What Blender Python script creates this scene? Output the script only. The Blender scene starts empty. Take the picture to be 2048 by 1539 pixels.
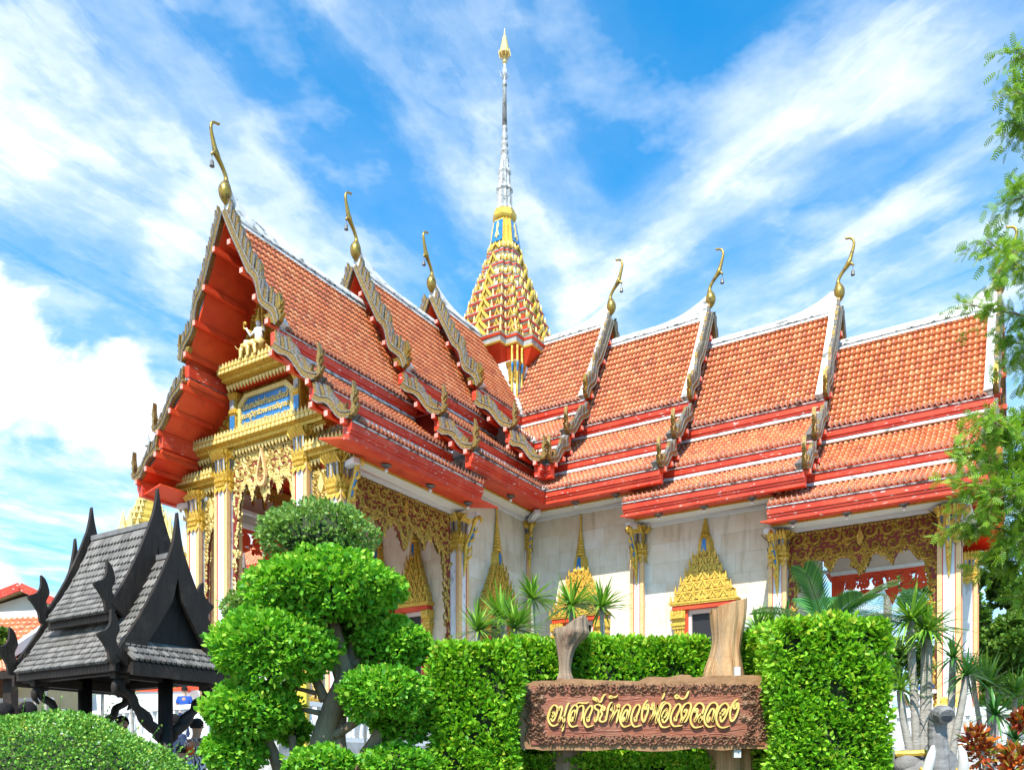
import bpy, bmesh, math, random
import numpy as np
from mathutils import Vector, Matrix
random.seed(7); RNG = np.random.default_rng(7)
R = math.radians
sc = bpy.context.scene
COL = sc.collection
# ------------------------------------------------------------------ camera (shift lens, level, eye close to the ground)
F = 1715.1                       # focal length in photo pixels (photo 2048 wide)
HOR = 1550.3                     # horizon row in photo pixels
CXP = 1047.7                     # column the lens axis falls on
cam_d = bpy.data.cameras.new('camera'); cam = bpy.data.objects.new('camera', cam_d); COL.objects.link(cam)
cam.location = (0, 0, 0); cam.rotation_euler = (R(90), 0, 0)
cam_d.sensor_width = 36; cam_d.lens = 36 * F / 2048; cam_d.shift_y = (HOR - 769.5) / 2048; cam_d.shift_x = -(CXP - 1024) / 2048
cam_d.clip_start = 0.1; cam_d.clip_end = 3000
sc.camera = cam
GROUND = -0.8                    # ground level below the lens
# ------------------------------------------------------------------ light
UDIR = (-0.5284, -0.8490)          # temple axes in the plan: porch of the left wing, and
VDIR = (0.8490, -0.5284)           # end of the right wing
SUN_EL = 52.0
az_vec = (UDIR[0] * 0.968 + VDIR[0] * 0.25, UDIR[1] * 0.968 + VDIR[1] * 0.25)     # horizontal direction towards the sun
sun_d = bpy.data.lights.new('sun', 'SUN'); sun = bpy.data.objects.new('sun', sun_d); COL.objects.link(sun)
sun_d.energy = 5.0; sun_d.angle = R(0.53); sun_d.color = (1.0, 0.955, 0.88)
tosun = Vector((az_vec[0] * math.cos(R(SUN_EL)), az_vec[1] * math.cos(R(SUN_EL)), math.sin(R(SUN_EL)))).normalized()
sun.rotation_euler = tosun.to_track_quat('Z', 'Y').to_euler(); sun.location = tosun * 60
sc.view_settings.view_transform = 'Standard'; sc.view_settings.look = 'None'
sc.view_settings.exposure = 0.68; sc.view_settings.gamma = 1.0; sc.view_settings.use_curve_mapping = False
sc.cycles.max_bounces = 6; sc.cycles.diffuse_bounces = 2; sc.cycles.glossy_bounces = 2; sc.cycles.transmission_bounces = 4
sc.cycles.transparent_max_bounces = 6; sc.cycles.caustics_reflective = False; sc.cycles.caustics_refractive = False
sc.cycles.use_denoising = True

def nn(nt, typ, **kw):
    n = nt.nodes.new(typ)
    for k, v in kw.items():
        if k.startswith('i_'):
            key = k[2:]; key = int(key) if key.isdigit() else key.replace('_', ' ')
            n.inputs[key].default_value = v
        else: setattr(n, k, v)
    return n
def mathn(nt, op, a, b=None, c=None, clamp=False):
    n = nt.nodes.new('ShaderNodeMath'); n.operation = op; n.use_clamp = clamp
    for i, x in enumerate((a, b, c)):
        if x is None: continue
        if isinstance(x, (int, float)): n.inputs[i].default_value = x
        else: nt.links.new(x, n.inputs[i])
    return n.outputs[0]
def ramp(nt, fac, pts, interp='LINEAR'):
    n = nt.nodes.new('ShaderNodeValToRGB'); cr = n.color_ramp; cr.interpolation = interp
    while len(cr.elements) < len(pts): cr.elements.new(0.5)
    for e, (p, c) in zip(cr.elements, pts):
        e.position = p; e.color = (c, c, c, 1) if isinstance(c, (int, float)) else (*c, 1)
    nt.links.new(fac, n.inputs[0]); return n.outputs[0]
def mixc(nt, fac, a, b, mode='MIX'):
    n = nt.nodes.new('ShaderNodeMix'); n.data_type = 'RGBA'; n.blend_type = mode
    for sock, x in ((n.inputs[0], fac), (n.inputs[6], a), (n.inputs[7], b)):
        if isinstance(x, (int, float)): sock.default_value = x
        elif isinstance(x, tuple): sock.default_value = (*x[:3], 1)
        else: nt.links.new(x, sock)
    return n.outputs[2]

def make_world():
    w = bpy.data.worlds.new('World'); sc.world = w; w.use_nodes = True
    nt = w.node_tree; nt.nodes.clear(); L = nt.links.new
    out = nn(nt, 'ShaderNodeOutputWorld'); bg = nn(nt, 'ShaderNodeBackground'); bg.inputs[1].default_value = 0.115
    L(bg.outputs[0], out.inputs[0])
    sky = nn(nt, 'ShaderNodeTexSky'); sky.sky_type = 'NISHITA'; sky.sun_disc = False
    sky.sun_elevation = R(SUN_EL); sky.sun_rotation = math.atan2(az_vec[0], az_vec[1])
    sky.air_density = 1.0; sky.dust_density = 0.5; sky.ozone_density = 2.2
    hs = nn(nt, 'ShaderNodeHueSaturation', i_Saturation=1.15, i_Value=1.0); L(mixc(nt, 1.0, sky.outputs[0], (.17, 1.34, 1.80), 'MULTIPLY'), hs.inputs['Color'])
    tc = nn(nt, 'ShaderNodeTexCoord'); sep = nn(nt, 'ShaderNodeSeparateXYZ'); L(tc.outputs['Generated'], sep.inputs[0])
    zz = mathn(nt, 'MAXIMUM', sep.outputs[2], 0.05)
    px = mathn(nt, 'DIVIDE', sep.outputs[0], zz); py = mathn(nt, 'DIVIDE', sep.outputs[1], zz)
    # thin cirrus: two layers of ice cloud, each combed along its own wind
    def cirrus(k, lo, hi, pts, seed, amp):
        c = mathn(nt, 'ADD', px, mathn(nt, 'MULTIPLY', py, k))
        cmb = nn(nt, 'ShaderNodeCombineXYZ'); L(c, cmb.inputs[0]); L(mathn(nt, 'MULTIPLY', py, .55), cmb.inputs[1]); cmb.inputs[2].default_value = seed
        warp = nn(nt, 'ShaderNodeTexNoise', i_Scale=2.2, i_Detail=8.0, i_Roughness=0.64); L(cmb.outputs[0], warp.inputs['Vector'])
        band = mathn(nt, 'ADD', c, mathn(nt, 'MULTIPLY', mathn(nt, 'SUBTRACT', warp.outputs[0], 0.5), amp))
        broad = ramp(nt, mathn(nt, 'DIVIDE', mathn(nt, 'SUBTRACT', band, lo), hi - lo), [((p - lo) / (hi - lo), v) for p, v in pts], 'EASE')
        cm2 = nn(nt, 'ShaderNodeCombineXYZ'); L(mathn(nt, 'MULTIPLY', band, 4.5), cm2.inputs[0]); L(mathn(nt, 'MULTIPLY', py, 1.5), cm2.inputs[1]); cm2.inputs[2].default_value = seed + 3
        fine = nn(nt, 'ShaderNodeTexNoise', i_Scale=1.5, i_Detail=8.0, i_Roughness=0.6); L(cm2.outputs[0], fine.inputs['Vector'])
        return mathn(nt, 'MULTIPLY', broad, ramp(nt, fine.outputs[0], [(.24, .05), (.42, .55), (.60, .95), (.75, 1.0)]))
    cA = cirrus(-.36, -2.2, .3, [(-2.1, .5), (-1.75, .25), (-1.53, .35), (-1.33, .95), (-1.10, .95), (-.96, .75), (-.86, .55), (-.79, .12), (-.70, .12), (-.62, .7), (-.55, .95), (-.47, .55), (-.36, .14), (-.15, .08), (.2, .1)], 1.3, .46)
    cB = cirrus(.65, .8, 2.6, [(.9, 0.0), (1.10, .03), (1.19, .35), (1.28, .95), (1.37, .75), (1.46, .32), (1.54, .35), (1.63, .85), (1.72, .5), (1.86, .62), (2.2, .6), (2.5, .5)], 7.7, .36)
    cA = mathn(nt, 'MULTIPLY', cA, ramp(nt, mathn(nt, 'ADD', px, .5), [(.5, 1.0), (.85, .1)], 'EASE'))
    cB = mathn(nt, 'MULTIPLY', cB, ramp(nt, mathn(nt, 'ADD', px, .5), [(.42, 0.0), (.72, 1.0)], 'EASE'))
    cmp_ = nn(nt, 'ShaderNodeCombineXYZ'); L(px, cmp_.inputs[0]); L(py, cmp_.inputs[1]); cmp_.inputs[2].default_value = 4.1
    patch = nn(nt, 'ShaderNodeTexNoise', i_Scale=3.4, i_Detail=5.0, i_Roughness=0.6); L(cmp_.outputs[0], patch.inputs['Vector'])
    cir = mathn(nt, 'ADD', cA, cB, clamp=True)
    cir = mathn(nt, 'ADD', mathn(nt, 'MULTIPLY', cir, ramp(nt, patch.outputs[0], [(.32, .35), (.55, 1.0)])), ramp(nt, patch.outputs[0], [(.50, 0.0), (.72, .45)]), clamp=True)
    haze = ramp(nt, sep.outputs[2], [(0.0, .75), (.12, .60), (.30, .34), (.45, .12), (.62, .02)])
    m1 = mathn(nt, 'ADD', mathn(nt, 'MULTIPLY', cir, 0.9), mathn(nt, 'MULTIPLY', haze, 0.6), clamp=True)
    # fair-weather cumulus low over the horizon
    cm3 = nn(nt, 'ShaderNodeCombineXYZ'); ax = mathn(nt, 'DIVIDE', sep.outputs[0], mathn(nt, 'MAXIMUM', mathn(nt, 'ABSOLUTE', sep.outputs[1]), .2))
    az = mathn(nt, 'DIVIDE', sep.outputs[2], mathn(nt, 'MAXIMUM', mathn(nt, 'ABSOLUTE', sep.outputs[1]), .2))
    L(ax, cm3.inputs[0]); L(mathn(nt, 'MULTIPLY', az, 1.25), cm3.inputs[1]); cm3.inputs[2].default_value = 0.62
    cu = nn(nt, 'ShaderNodeTexNoise', i_Scale=3.3, i_Detail=9.0, i_Roughness=0.55); L(cm3.outputs[0], cu.inputs['Vector'])
    lump = nn(nt, 'ShaderNodeTexNoise', i_Scale=1.2, i_Detail=1.0); L(cm3.outputs[0], lump.inputs['Vector'])
    bank = mathn(nt, 'SUBTRACT', mathn(nt, 'SUBTRACT', .17, mathn(nt, 'MULTIPLY', ax, .80)), az)       # the bank thickens towards one quarter of the sky
    low = mathn(nt, 'MAXIMUM', mathn(nt, 'MINIMUM', mathn(nt, 'MULTIPLY', bank, .9), .16), -.14)
    cul = mathn(nt, 'ADD', mathn(nt, 'ADD', mathn(nt, 'MULTIPLY', cu.outputs[0], 0.72), mathn(nt, 'MULTIPLY', lump.outputs[0], .28)), low)
    cum = ramp(nt, cul, [(.575, 0.0), (.615, .85), (.68, 1.0)], 'EASE')
    shade = ramp(nt, cu.outputs[0], [(.35, (.72, .84, .98)), (.62, (1.0, 1.0, 1.0))])
    c1 = mixc(nt, m1, hs.outputs[0], (6.3, 6.9, 7.3))
    cwh = mixc(nt, 1.0, shade, (7.0, 7.3, 7.5), 'MULTIPLY')
    c2 = mixc(nt, cum, c1, cwh)
    L(c2, bg.inputs[0])
make_world()

# ------------------------------------------------------------------ materials
MATS = {}
def mat(name, c1, c2=None, scale=6.0, rough=0.6, metal=0.0, bump=0.0, bscale=40.0, stretch=(1, 1, 1), lo=.35, hi=.65,
        c3=None, s3=2.0, lo3=.55, hi3=.7, st3=(1, 1, 1), tone=None, spec=0.5, trans=None, coat=0.0, detail=5.0, tonemix=.5):
    m = bpy.data.materials.new(name); m.use_nodes = True; nt = m.node_tree; nt.nodes.clear(); L = nt.links.new
    out = nn(nt, 'ShaderNodeOutputMaterial'); p = nn(nt, 'ShaderNodeBsdfPrincipled')
    p.inputs['Roughness'].default_value = rough; p.inputs['Metallic'].default_value = metal
    p.inputs['Specular IOR Level'].default_value = spec; p.inputs['Coat Weight'].default_value = coat; p.inputs['Coat Roughness'].default_value = .15
    tc = nn(nt, 'ShaderNodeTexCoord'); src = tc.outputs['Object']
    def noise(s, st, det=detail, r=.6):
        mp = nn(nt, 'ShaderNodeMapping'); mp.inputs['Scale'].default_value = st; L(src, mp.inputs[0])
        n = nn(nt, 'ShaderNodeTexNoise', i_Scale=s, i_Detail=det, i_Roughness=r); L(mp.outputs[0], n.inputs['Vector']); return n.outputs[0]
    col = None
    if c2 is not None:
        col = ramp(nt, noise(scale, stretch), [(lo, c1), (hi, c2)])
    if c3 is not None:
        f = ramp(nt, noise(s3, st3), [(lo3, 0.0), (hi3, 1.0)])
        col = mixc(nt, f, col if col is not None else c1, c3)
    if tone is not None:                 # tone: (dark colour, light colour) chosen by the piece's own random attribute
        at = nn(nt, 'ShaderNodeAttribute', attribute_name='tone')
        tcol = ramp(nt, at.outputs['Fac'], [(i / (len(tone) - 1), c) for i, c in enumerate(tone)])
        col = tcol if col is None else mixc(nt, tonemix, col, tcol)
    if col is None: p.inputs['Base Color'].default_value = (*c1, 1)
    else: L(col, p.inputs['Base Color'])
    if bump:
        b = nn(nt, 'ShaderNodeBump'); b.inputs['Strength'].default_value = bump; b.inputs['Distance'].default_value = .02
        L(noise(bscale, stretch, 3), b.inputs['Height']); L(b.outputs[0], p.inputs['Normal'])
    if trans:
        t = nn(nt, 'ShaderNodeBsdfTranslucent'); mx = nn(nt, 'ShaderNodeMixShader'); mx.inputs[0].default_value = trans
        if col is None: t.inputs[0].default_value = (*c1, 1)
        else: L(mixc(nt, 1.0, col, (1.25, 1.2, .7), 'MULTIPLY'), t.inputs[0])
        L(p.outputs[0], mx.inputs[1]); L(t.outputs[0], mx.inputs[2]); L(mx.outputs[0], out.inputs[0])
    else: L(p.outputs[0], out.inputs[0])
    MATS[name] = m; return m

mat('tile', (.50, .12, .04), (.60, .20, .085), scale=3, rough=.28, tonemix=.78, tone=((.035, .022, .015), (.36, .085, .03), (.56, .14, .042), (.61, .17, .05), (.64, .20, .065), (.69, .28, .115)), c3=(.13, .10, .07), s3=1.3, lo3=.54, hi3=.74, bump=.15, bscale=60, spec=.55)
mat('tile_edge', (.26, .075, .03), (.42, .12, .05), scale=9, rough=.6, c3=(.10, .07, .05), s3=5, lo3=.5, hi3=.7)
mat('red', (.56, .034, .012), (.74, .075, .028), scale=1.6, rough=.46, c3=(.76, .62, .56), s3=5.5, lo3=.63, hi3=.65, st3=(1, 1, 3.5), detail=8)
mat('red_clean', (.66, .045, .010), (.78, .085, .020), scale=1.0, rough=.5, c3=(.44, .03, .012), s3=1.7, lo3=.55, hi3=.8, bump=.15, bscale=9)
mat('red_pale', (.72, .22, .16), (.78, .40, .33), scale=8, rough=.6)
mat('plaster', (.78, .77, .74), (.70, .69, .66), scale=4, rough=.75, c3=(.15, .15, .13), s3=2.6, lo3=.50, hi3=.66, st3=(1, 1, 2), bump=.3, detail=9)
mat('flash', (.74, .73, .70), (.5, .5, .47), scale=9, rough=.8, c3=(.06, .06, .05), s3=5, lo3=.48, hi3=.62)
mat('white', (.80, .79, .77), (.74, .73, .71), scale=3, rough=.6)
mat('cream', (.76, .70, .58), (.80, .74, .64), scale=1.5, rough=.7)
mat('pinkwall', (.62, .50, .42), (.68, .56, .48), scale=1.5, rough=.7)
mat('gold', (.60, .36, .035), (.80, .53, .09), scale=14, rough=.36, metal=.35, bump=.5, bscale=55, lo=.3, hi=.6, c3=(.16, .09, .02), s3=22, lo3=.56, hi3=.68)
mat('gold_dark', (.40, .24, .035), (.66, .42, .07), scale=16, rough=.42, metal=.35, bump=.6, bscale=45, c3=(.08, .045, .015), s3=24, lo3=.52, hi3=.64)
mat('gold_pale', (.74, .54, .16), (.84, .66, .26), scale=12, rough=.42, metal=.15, bump=.4, bscale=50, c3=(.30, .19, .06), s3=24, lo3=.58, hi3=.70)
mat('gilt', (.32, .20, .03), (.50, .33, .065), scale=7, rough=.34, metal=.6, c3=(.10, .08, .04), s3=7, lo3=.46, hi3=.66, bump=.3)
mat('mosaic', (.36, .225, .045), (.15, .10, .04), scale=22, rough=.35, metal=.45, c3=(.30, .29, .26), s3=12, lo3=.60, hi3=.70, bump=.6, bscale=70, detail=7)
mat('mosaic_grey', (.21, .20, .175), (.075, .068, .055), scale=18, rough=.55, metal=.1, c3=(.34, .10, .07), s3=10, lo3=.58, hi3=.68, bump=.6, bscale=60, detail=7)
mat('bluemos', (.02, .13, .38), (.05, .30, .62), scale=30, rough=.25, metal=.2, c3=(.6, .7, .75), s3=40, lo3=.64, hi3=.68)
mat('darkmos', (.06, .07, .11), (.12, .14, .19), scale=30, rough=.35)
mat('marble', (.72, .58, .40), (.86, .78, .64), scale=2.2, rough=.34, c3=(.46, .36, .22), s3=2.4, lo3=.53, hi3=.69, st3=(1.6, 1.6, .35), tone=((.64, .51, .35), (.84, .75, .60), (.70, .56, .39), (.88, .82, .72)), detail=8)
mat('marble_col', (.70, .70, .70), (.78, .78, .78), scale=2, rough=.3, c3=(.45, .46, .48), s3=5, lo3=.60, hi3=.64, st3=(1, 1, .4))
mat('greystone', (.22, .23, .25), (.32, .33, .35), scale=5, rough=.45)
mat('peach', (.72, .42, .17), (.78, .52, .26), scale=10, rough=.5, metal=.1)
mat('maroon', (.16, .018, .012), (.24, .03, .015), scale=5, rough=.6)
mat('dark', (.012, .012, .014), rough=.5)
mat('silver', (.50, .50, .48), (.32, .32, .30), scale=8, rough=.4, metal=.1, c3=(.12, .11, .09), s3=7, lo3=.52, hi3=.66)
mat('lampglass', (.85, .84, .80), rough=.2)
mat('iron', (.10, .10, .10), (.18, .17, .15), rough=.5, metal=.5)
mat('stone', (.38, .37, .35), (.52, .51, .48), scale=5, rough=.8, c3=(.22, .22, .20), s3=3, lo3=.56, hi3=.72, bump=.2)
mat('paving', (.17, .16, .14), (.22, .21, .19), scale=2, rough=.9, bump=.2)

# ------------------------------------------------------------------ mesh helpers
class MB:
    """Collects shapes; build() links them as one mesh object."""
    def __init__(s, xf=None): s.v = []; s.f = []; s.m = []; s.xf = xf
    def add(s, vs, fs, mi=0):
        o = len(s.v)
        s.v.extend([tuple(s.xf(*p)) for p in vs] if s.xf else [tuple(p) for p in vs])
        s.f.extend([tuple(i + o for i in f) for f in fs]); s.m.extend([mi] * len(fs)); return s
    def box(s, a, b, mi=0):
        x0, y0, z0 = a; x1, y1, z1 = b
        return s.add([(x0, y0, z0), (x1, y0, z0), (x1, y1, z0), (x0, y1, z0), (x0, y0, z1), (x1, y0, z1), (x1, y1, z1), (x0, y1, z1)],
                     [(0, 3, 2, 1), (4, 5, 6, 7), (0, 1, 5, 4), (1, 2, 6, 5), (2, 3, 7, 6), (3, 0, 4, 7)], mi)
    def bar(s, p, q, w, h, mi=0):
        p = Vector(p); q = Vector(q); d = (q - p).normalized(); up = Vector((0, 0, 1)) if abs(d.z) < .95 else Vector((1, 0, 0))
        x = d.cross(up).normalized() * w / 2; y = x.cross(d).normalized() * h / 2
        vs = [p - x - y, p + x - y, p + x + y, p - x + y, q - x - y, q + x - y, q + x + y, q - x + y]
        return s.add(vs, [(0, 1, 2, 3), (7, 6, 5, 4), (0, 4, 5, 1), (1, 5, 6, 2), (2, 6, 7, 3), (3, 7, 4, 0)], mi)
    def prism(s, poly, fn, w0, w1, mi=0):
        n = len(poly)
        vs = [fn(a, b, w0) for a, b in poly] + [fn(a, b, w1) for a, b in poly]
        fs = [tuple(range(n))[::-1], tuple(range(n, 2 * n))] + [(i, (i + 1) % n, n + (i + 1) % n, n + i) for i in range(n)]
        return s.add(vs, fs, mi)
    def strip(s, up, lo, fn, w0, w1, mi=0):
        """slab between two polylines up[i], lo[i] (quads only), from w0 to w1"""
        n = len(up); vs = []
        for (a, b), (c, d) in zip(up, lo): vs += [fn(a, b, w0), fn(c, d, w0), fn(a, b, w1), fn(c, d, w1)]
        fs = []
        for i in range(n - 1):
            j = 4 * i; k = j + 4
            fs += [(j, j + 1, k + 1, k), (j + 2, k + 2, k + 3, j + 3), (j, k, k + 2, j + 2), (j + 1, j + 3, k + 3, k + 1)]
        fs += [(0, 2, 3, 1), (4 * n - 4, 4 * n - 3, 4 * n - 1, 4 * n - 2)]
        return s.add(vs, fs, mi)
    def tube(s, pts, radii, n=7, mi=0, cap=True, flat=1.0):
        pts = [Vector(p) for p in pts]; rings = []; vs = []
        if isinstance(radii, (int, float)): radii = [radii] * len(pts)
        ref = None
        for i, p in enumerate(pts):
            d = (pts[min(i + 1, len(pts) - 1)] - pts[max(i - 1, 0)]).normalized()
            if ref is None: ref = d.orthogonal().normalized()
            x = (ref - d * ref.dot(d))
            x = x.normalized() if x.length > 1e-5 else d.orthogonal().normalized()
            ref = x; y = d.cross(x)
            for k in range(n):
                a = 2 * math.pi * k / n; vs.append(p + (x * math.cos(a) * flat + y * math.sin(a)) * radii[i])
        fs = []
        for i in range(len(pts) - 1):
            for k in range(n): fs.append((i * n + k, i * n + (k + 1) % n, (i + 1) * n + (k + 1) % n, (i + 1) * n + k))
        if cap: fs += [tuple(range(n))[::-1], tuple(range((len(pts) - 1) * n, len(pts) * n))]
        return s.add(vs, fs, mi)
    def lathe(s, prof, c=(0, 0, 0), n=12, mi=0, a0=0.0):
        vs = []; fs = []
        for r, z in prof:
            for k in range(n):
                a = a0 + 2 * math.pi * k / n; vs.append((c[0] + r * math.cos(a), c[1] + r * math.sin(a), c[2] + z))
        for i in range(len(prof) - 1):
            for k in range(n): fs.append((i * n + k, i * n + (k + 1) % n, (i + 1) * n + (k + 1) % n, (i + 1) * n + k))
        fs += [tuple(range(n))[::-1], tuple(range((len(prof) - 1) * n, len(prof) * n))]
        return s.add(vs, fs, mi)
    def stack(s, shape, prof, c=(0, 0, 0), mi=0):
        """outline (list of xy, unit size) scaled by r at height z for every (r, z) in prof"""
        n = len(shape); vs = []; fs = []
        for r, z in prof: vs += [(c[0] + r * x, c[1] + r * y, c[2] + z) for x, y in shape]
        for i in range(len(prof) - 1):
            for k in range(n): fs.append((i * n + k, i * n + (k + 1) % n, (i + 1) * n + (k + 1) % n, (i + 1) * n + k))
        fs += [tuple(range(n))[::-1], tuple(range((len(prof) - 1) * n, len(prof) * n))]
        return s.add(vs, fs, mi)
    def ico(s, c, r, mi=0, n=10, m=6, sq=(1, 1, 1)):
        prof = [(math.sin(math.pi * i / m), -math.cos(math.pi * i / m)) for i in range(m + 1)]
        prof[0] = (.02, -1); prof[-1] = (.02, 1); vs = []; fs = []
        for rr, z in prof:
            for k in range(n):
                a = 2 * math.pi * k / n; vs.append((c[0] + r * sq[0] * rr * math.cos(a), c[1] + r * sq[1] * rr * math.sin(a), c[2] + r * sq[2] * z))
        for i in range(m):
            for k in range(n): fs.append((i * n + k, i * n + (k + 1) % n, (i + 1) * n + (k + 1) % n, (i + 1) * n + k))
        return s.add(vs, fs, mi)
    def build(s, name, mats, parent=None, smooth=False, **props):
        me = bpy.data.meshes.new(name); me.from_pydata(s.v, [], s.f)
        return finish(me, name, mats, parent, smooth, s.m, **props)

def finish(me, name, mats, parent=None, smooth=False, mi=None, **props):
    if isinstance(mats, str): mats = [mats]
    for m in mats: me.materials.append(MATS[m])
    if mi is not None and len(mats) > 1: me.polygons.foreach_set('material_index', np.array(mi, dtype=np.int32))
    if smooth: me.polygons.foreach_set('use_smooth', np.ones(len(me.polygons), dtype=bool))
    me.update()
    o = bpy.data.objects.new(name, me); COL.objects.link(o); o.parent = parent
    for k, v in props.items(): o[k] = v
    return o
def empty(name, loc=(0, 0, 0), rz=0.0, parent=None, **props):
    o = bpy.data.objects.new(name, None); COL.objects.link(o); o.location = loc; o.rotation_euler = (0, 0, rz); o.parent = parent
    o.empty_display_size = .2
    for k, v in props.items(): o[k] = v
    return o
def tag(o, label, cat, group=None):
    o['label'] = label; o['category'] = cat
    if group: o['group'] = group
    return o
def np_mesh(name, V, FQ, mats, parent=None, tone=None, smooth=False, **props):
    """V (n,3) vertices, FQ (m,k) faces of k corners; tone = value per vertex"""
    me = bpy.data.meshes.new(name); m, k = FQ.shape
    me.vertices.add(len(V)); me.vertices.foreach_set('co', V.astype(np.float32).ravel())
    me.loops.add(m * k); me.loops.foreach_set('vertex_index', FQ.astype(np.int32).ravel())
    me.polygons.add(m); me.polygons.foreach_set('loop_start', np.arange(0, m * k, k, dtype=np.int32))
    me.polygons.foreach_set('loop_total', np.full(m, k, dtype=np.int32))
    me.update(calc_edges=True)
    if tone is not None:
        a = me.attributes.new('tone', 'FLOAT', 'POINT'); a.data.foreach_set('value', tone.astype(np.float32))
    return finish(me, name, mats, parent, smooth, **props)
def instance_np(tv, tf, P, A, B, C):
    """template verts tv (k,3), faces tf; P origins (n,3); A,B,C axes (n,3) -> joined arrays"""
    n = len(P); k = len(tv)
    V = P[:, None, :] + tv[None, :, 0:1] * A[:, None, :] + tv[None, :, 1:2] * B[:, None, :] + tv[None, :, 2:3] * C[:, None, :]
    FF = tf[None, :, :] + (np.arange(n) * k)[:, None, None]
    return V.reshape(-1, 3), FF.reshape(-1, tf.shape[1])
def unit(a): return a / np.maximum(np.linalg.norm(a, axis=-1, keepdims=True), 1e-9)
def at(px, py, Z):
    """a point of the place, at depth Z, where a photo pixel looks"""
    return Vector(((px - CXP) / F * Z, Z, (HOR - py) / F * Z))
def cr_spline(pts, n=6):
    """Catmull-Rom through 2-D/3-D points"""
    P = [np.array(p, float) for p in pts]; P = [2 * P[0] - P[1]] + P + [2 * P[-1] - P[-2]]; out = []
    for i in range(1, len(P) - 2):
        for k in range(n):
            t = k / n; a, b, c, d = P[i - 1:i + 3]
            out.append(.5 * ((2 * b) + (c - a) * t + (2 * a - 5 * b + 4 * c - d) * t * t + (3 * b - a - 3 * c + d) * t ** 3))
    out.append(P[-2]); return [tuple(p) for p in out]
# ------------------------------------------------------------------ the temple (local axes: x = u, y = v, see UDIR / VDIR)
TU = empty('temple_hall', (-.7855, 35.0, 0), math.atan2(UDIR[1], UDIR[0]))
tag(TU, 'large Thai temple hall with tiered orange tile roofs and a tall gold spire', 'temple')
FL = lambda t, s, z: (t, s, z)
FR = lambda t, s, z: (s, t, z)
FL0 = lambda t, s, z: (t, s if s > 0 else s * .84, z)      # the porch gable is a little narrower on its far side
TIERS = []
RIDGE_STEP = {2: 1.92, 1: 1.06, 0: 0.0, -1: -1.18}
def set_lev(lev):
    TIERS[:] = [((0.0, 15.22 + RIDGE_STEP[lev]), (2.05, 11.60 + .95 * lev)), ((1.84, 11.15 + .95 * lev), (3.45, 9.86 + .95 * lev)), ((3.3, 9.44 + .95 * lev), (4.60, 8.66 + .88 * lev))]
set_lev(0)
SAG = (.13, .05, .03)
STEP = .88
def slope_pt(k, f, side=1):
    (s0, z0), (s1, z1) = TIERS[k]
    return (side * (s0 + (s1 - s0) * f), z0 + (z1 - z0) * f - SAG[k] * 4 * f * (1 - f))
def slope_frame(k, f):
    a = np.array(slope_pt(k, max(f - .02, 0))); b = np.array(slope_pt(k, min(f + .02, 1))); d = (b - a) / np.linalg.norm(b - a)
    return d, np.array([-d[1], d[0]])        # down-slope, outward normal (s, z)
# (wing frame, outer end, height step, inner end, eave inner end)
SECTIONS = [('L', 4.80, 2, 0.0), ('L', 8.73, 1, 3.0), ('L', 13.82, 0, 7.3),
            ('R', 4.80, 2, 0.0), ('R', 8.70, 1, 3.0), ('R', 13.07, 0, 7.35), ('R', 17.65, -1, 11.83)]
TW, TR = .155, .272
xs = np.array([-.5, -.36, -.2, 0, .2, .36, .5]); hs_ = np.array([0, .016, .05, .064, .05, .016, 0])
tv = np.array([(x * TW, 0, h) for x, h in zip(xs, hs_)] + [(x * TW, TR * 1.06, h + .05) for x, h in zip(xs, hs_)] + [(x * TW, TR * 1.06, h * .25 - .004) for x, h in zip(xs, hs_)])
tf = np.array([(i, i + 1, i + 8, i + 7) for i in range(6)] + [(i + 7, i + 8, i + 15, i + 14) for i in range(6)])
pv = np.array([(-.46 * TW, 0, -.03), (-.46 * TW, 0, .06), (-.22 * TW, 0, .115), (0, 0, .20), (.22 * TW, 0, .115), (.46 * TW, 0, .06), (.46 * TW, 0, -.03), (0, .045, .05)])
pf = np.array([(7, i, i + 1) for i in range(6)])

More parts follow.
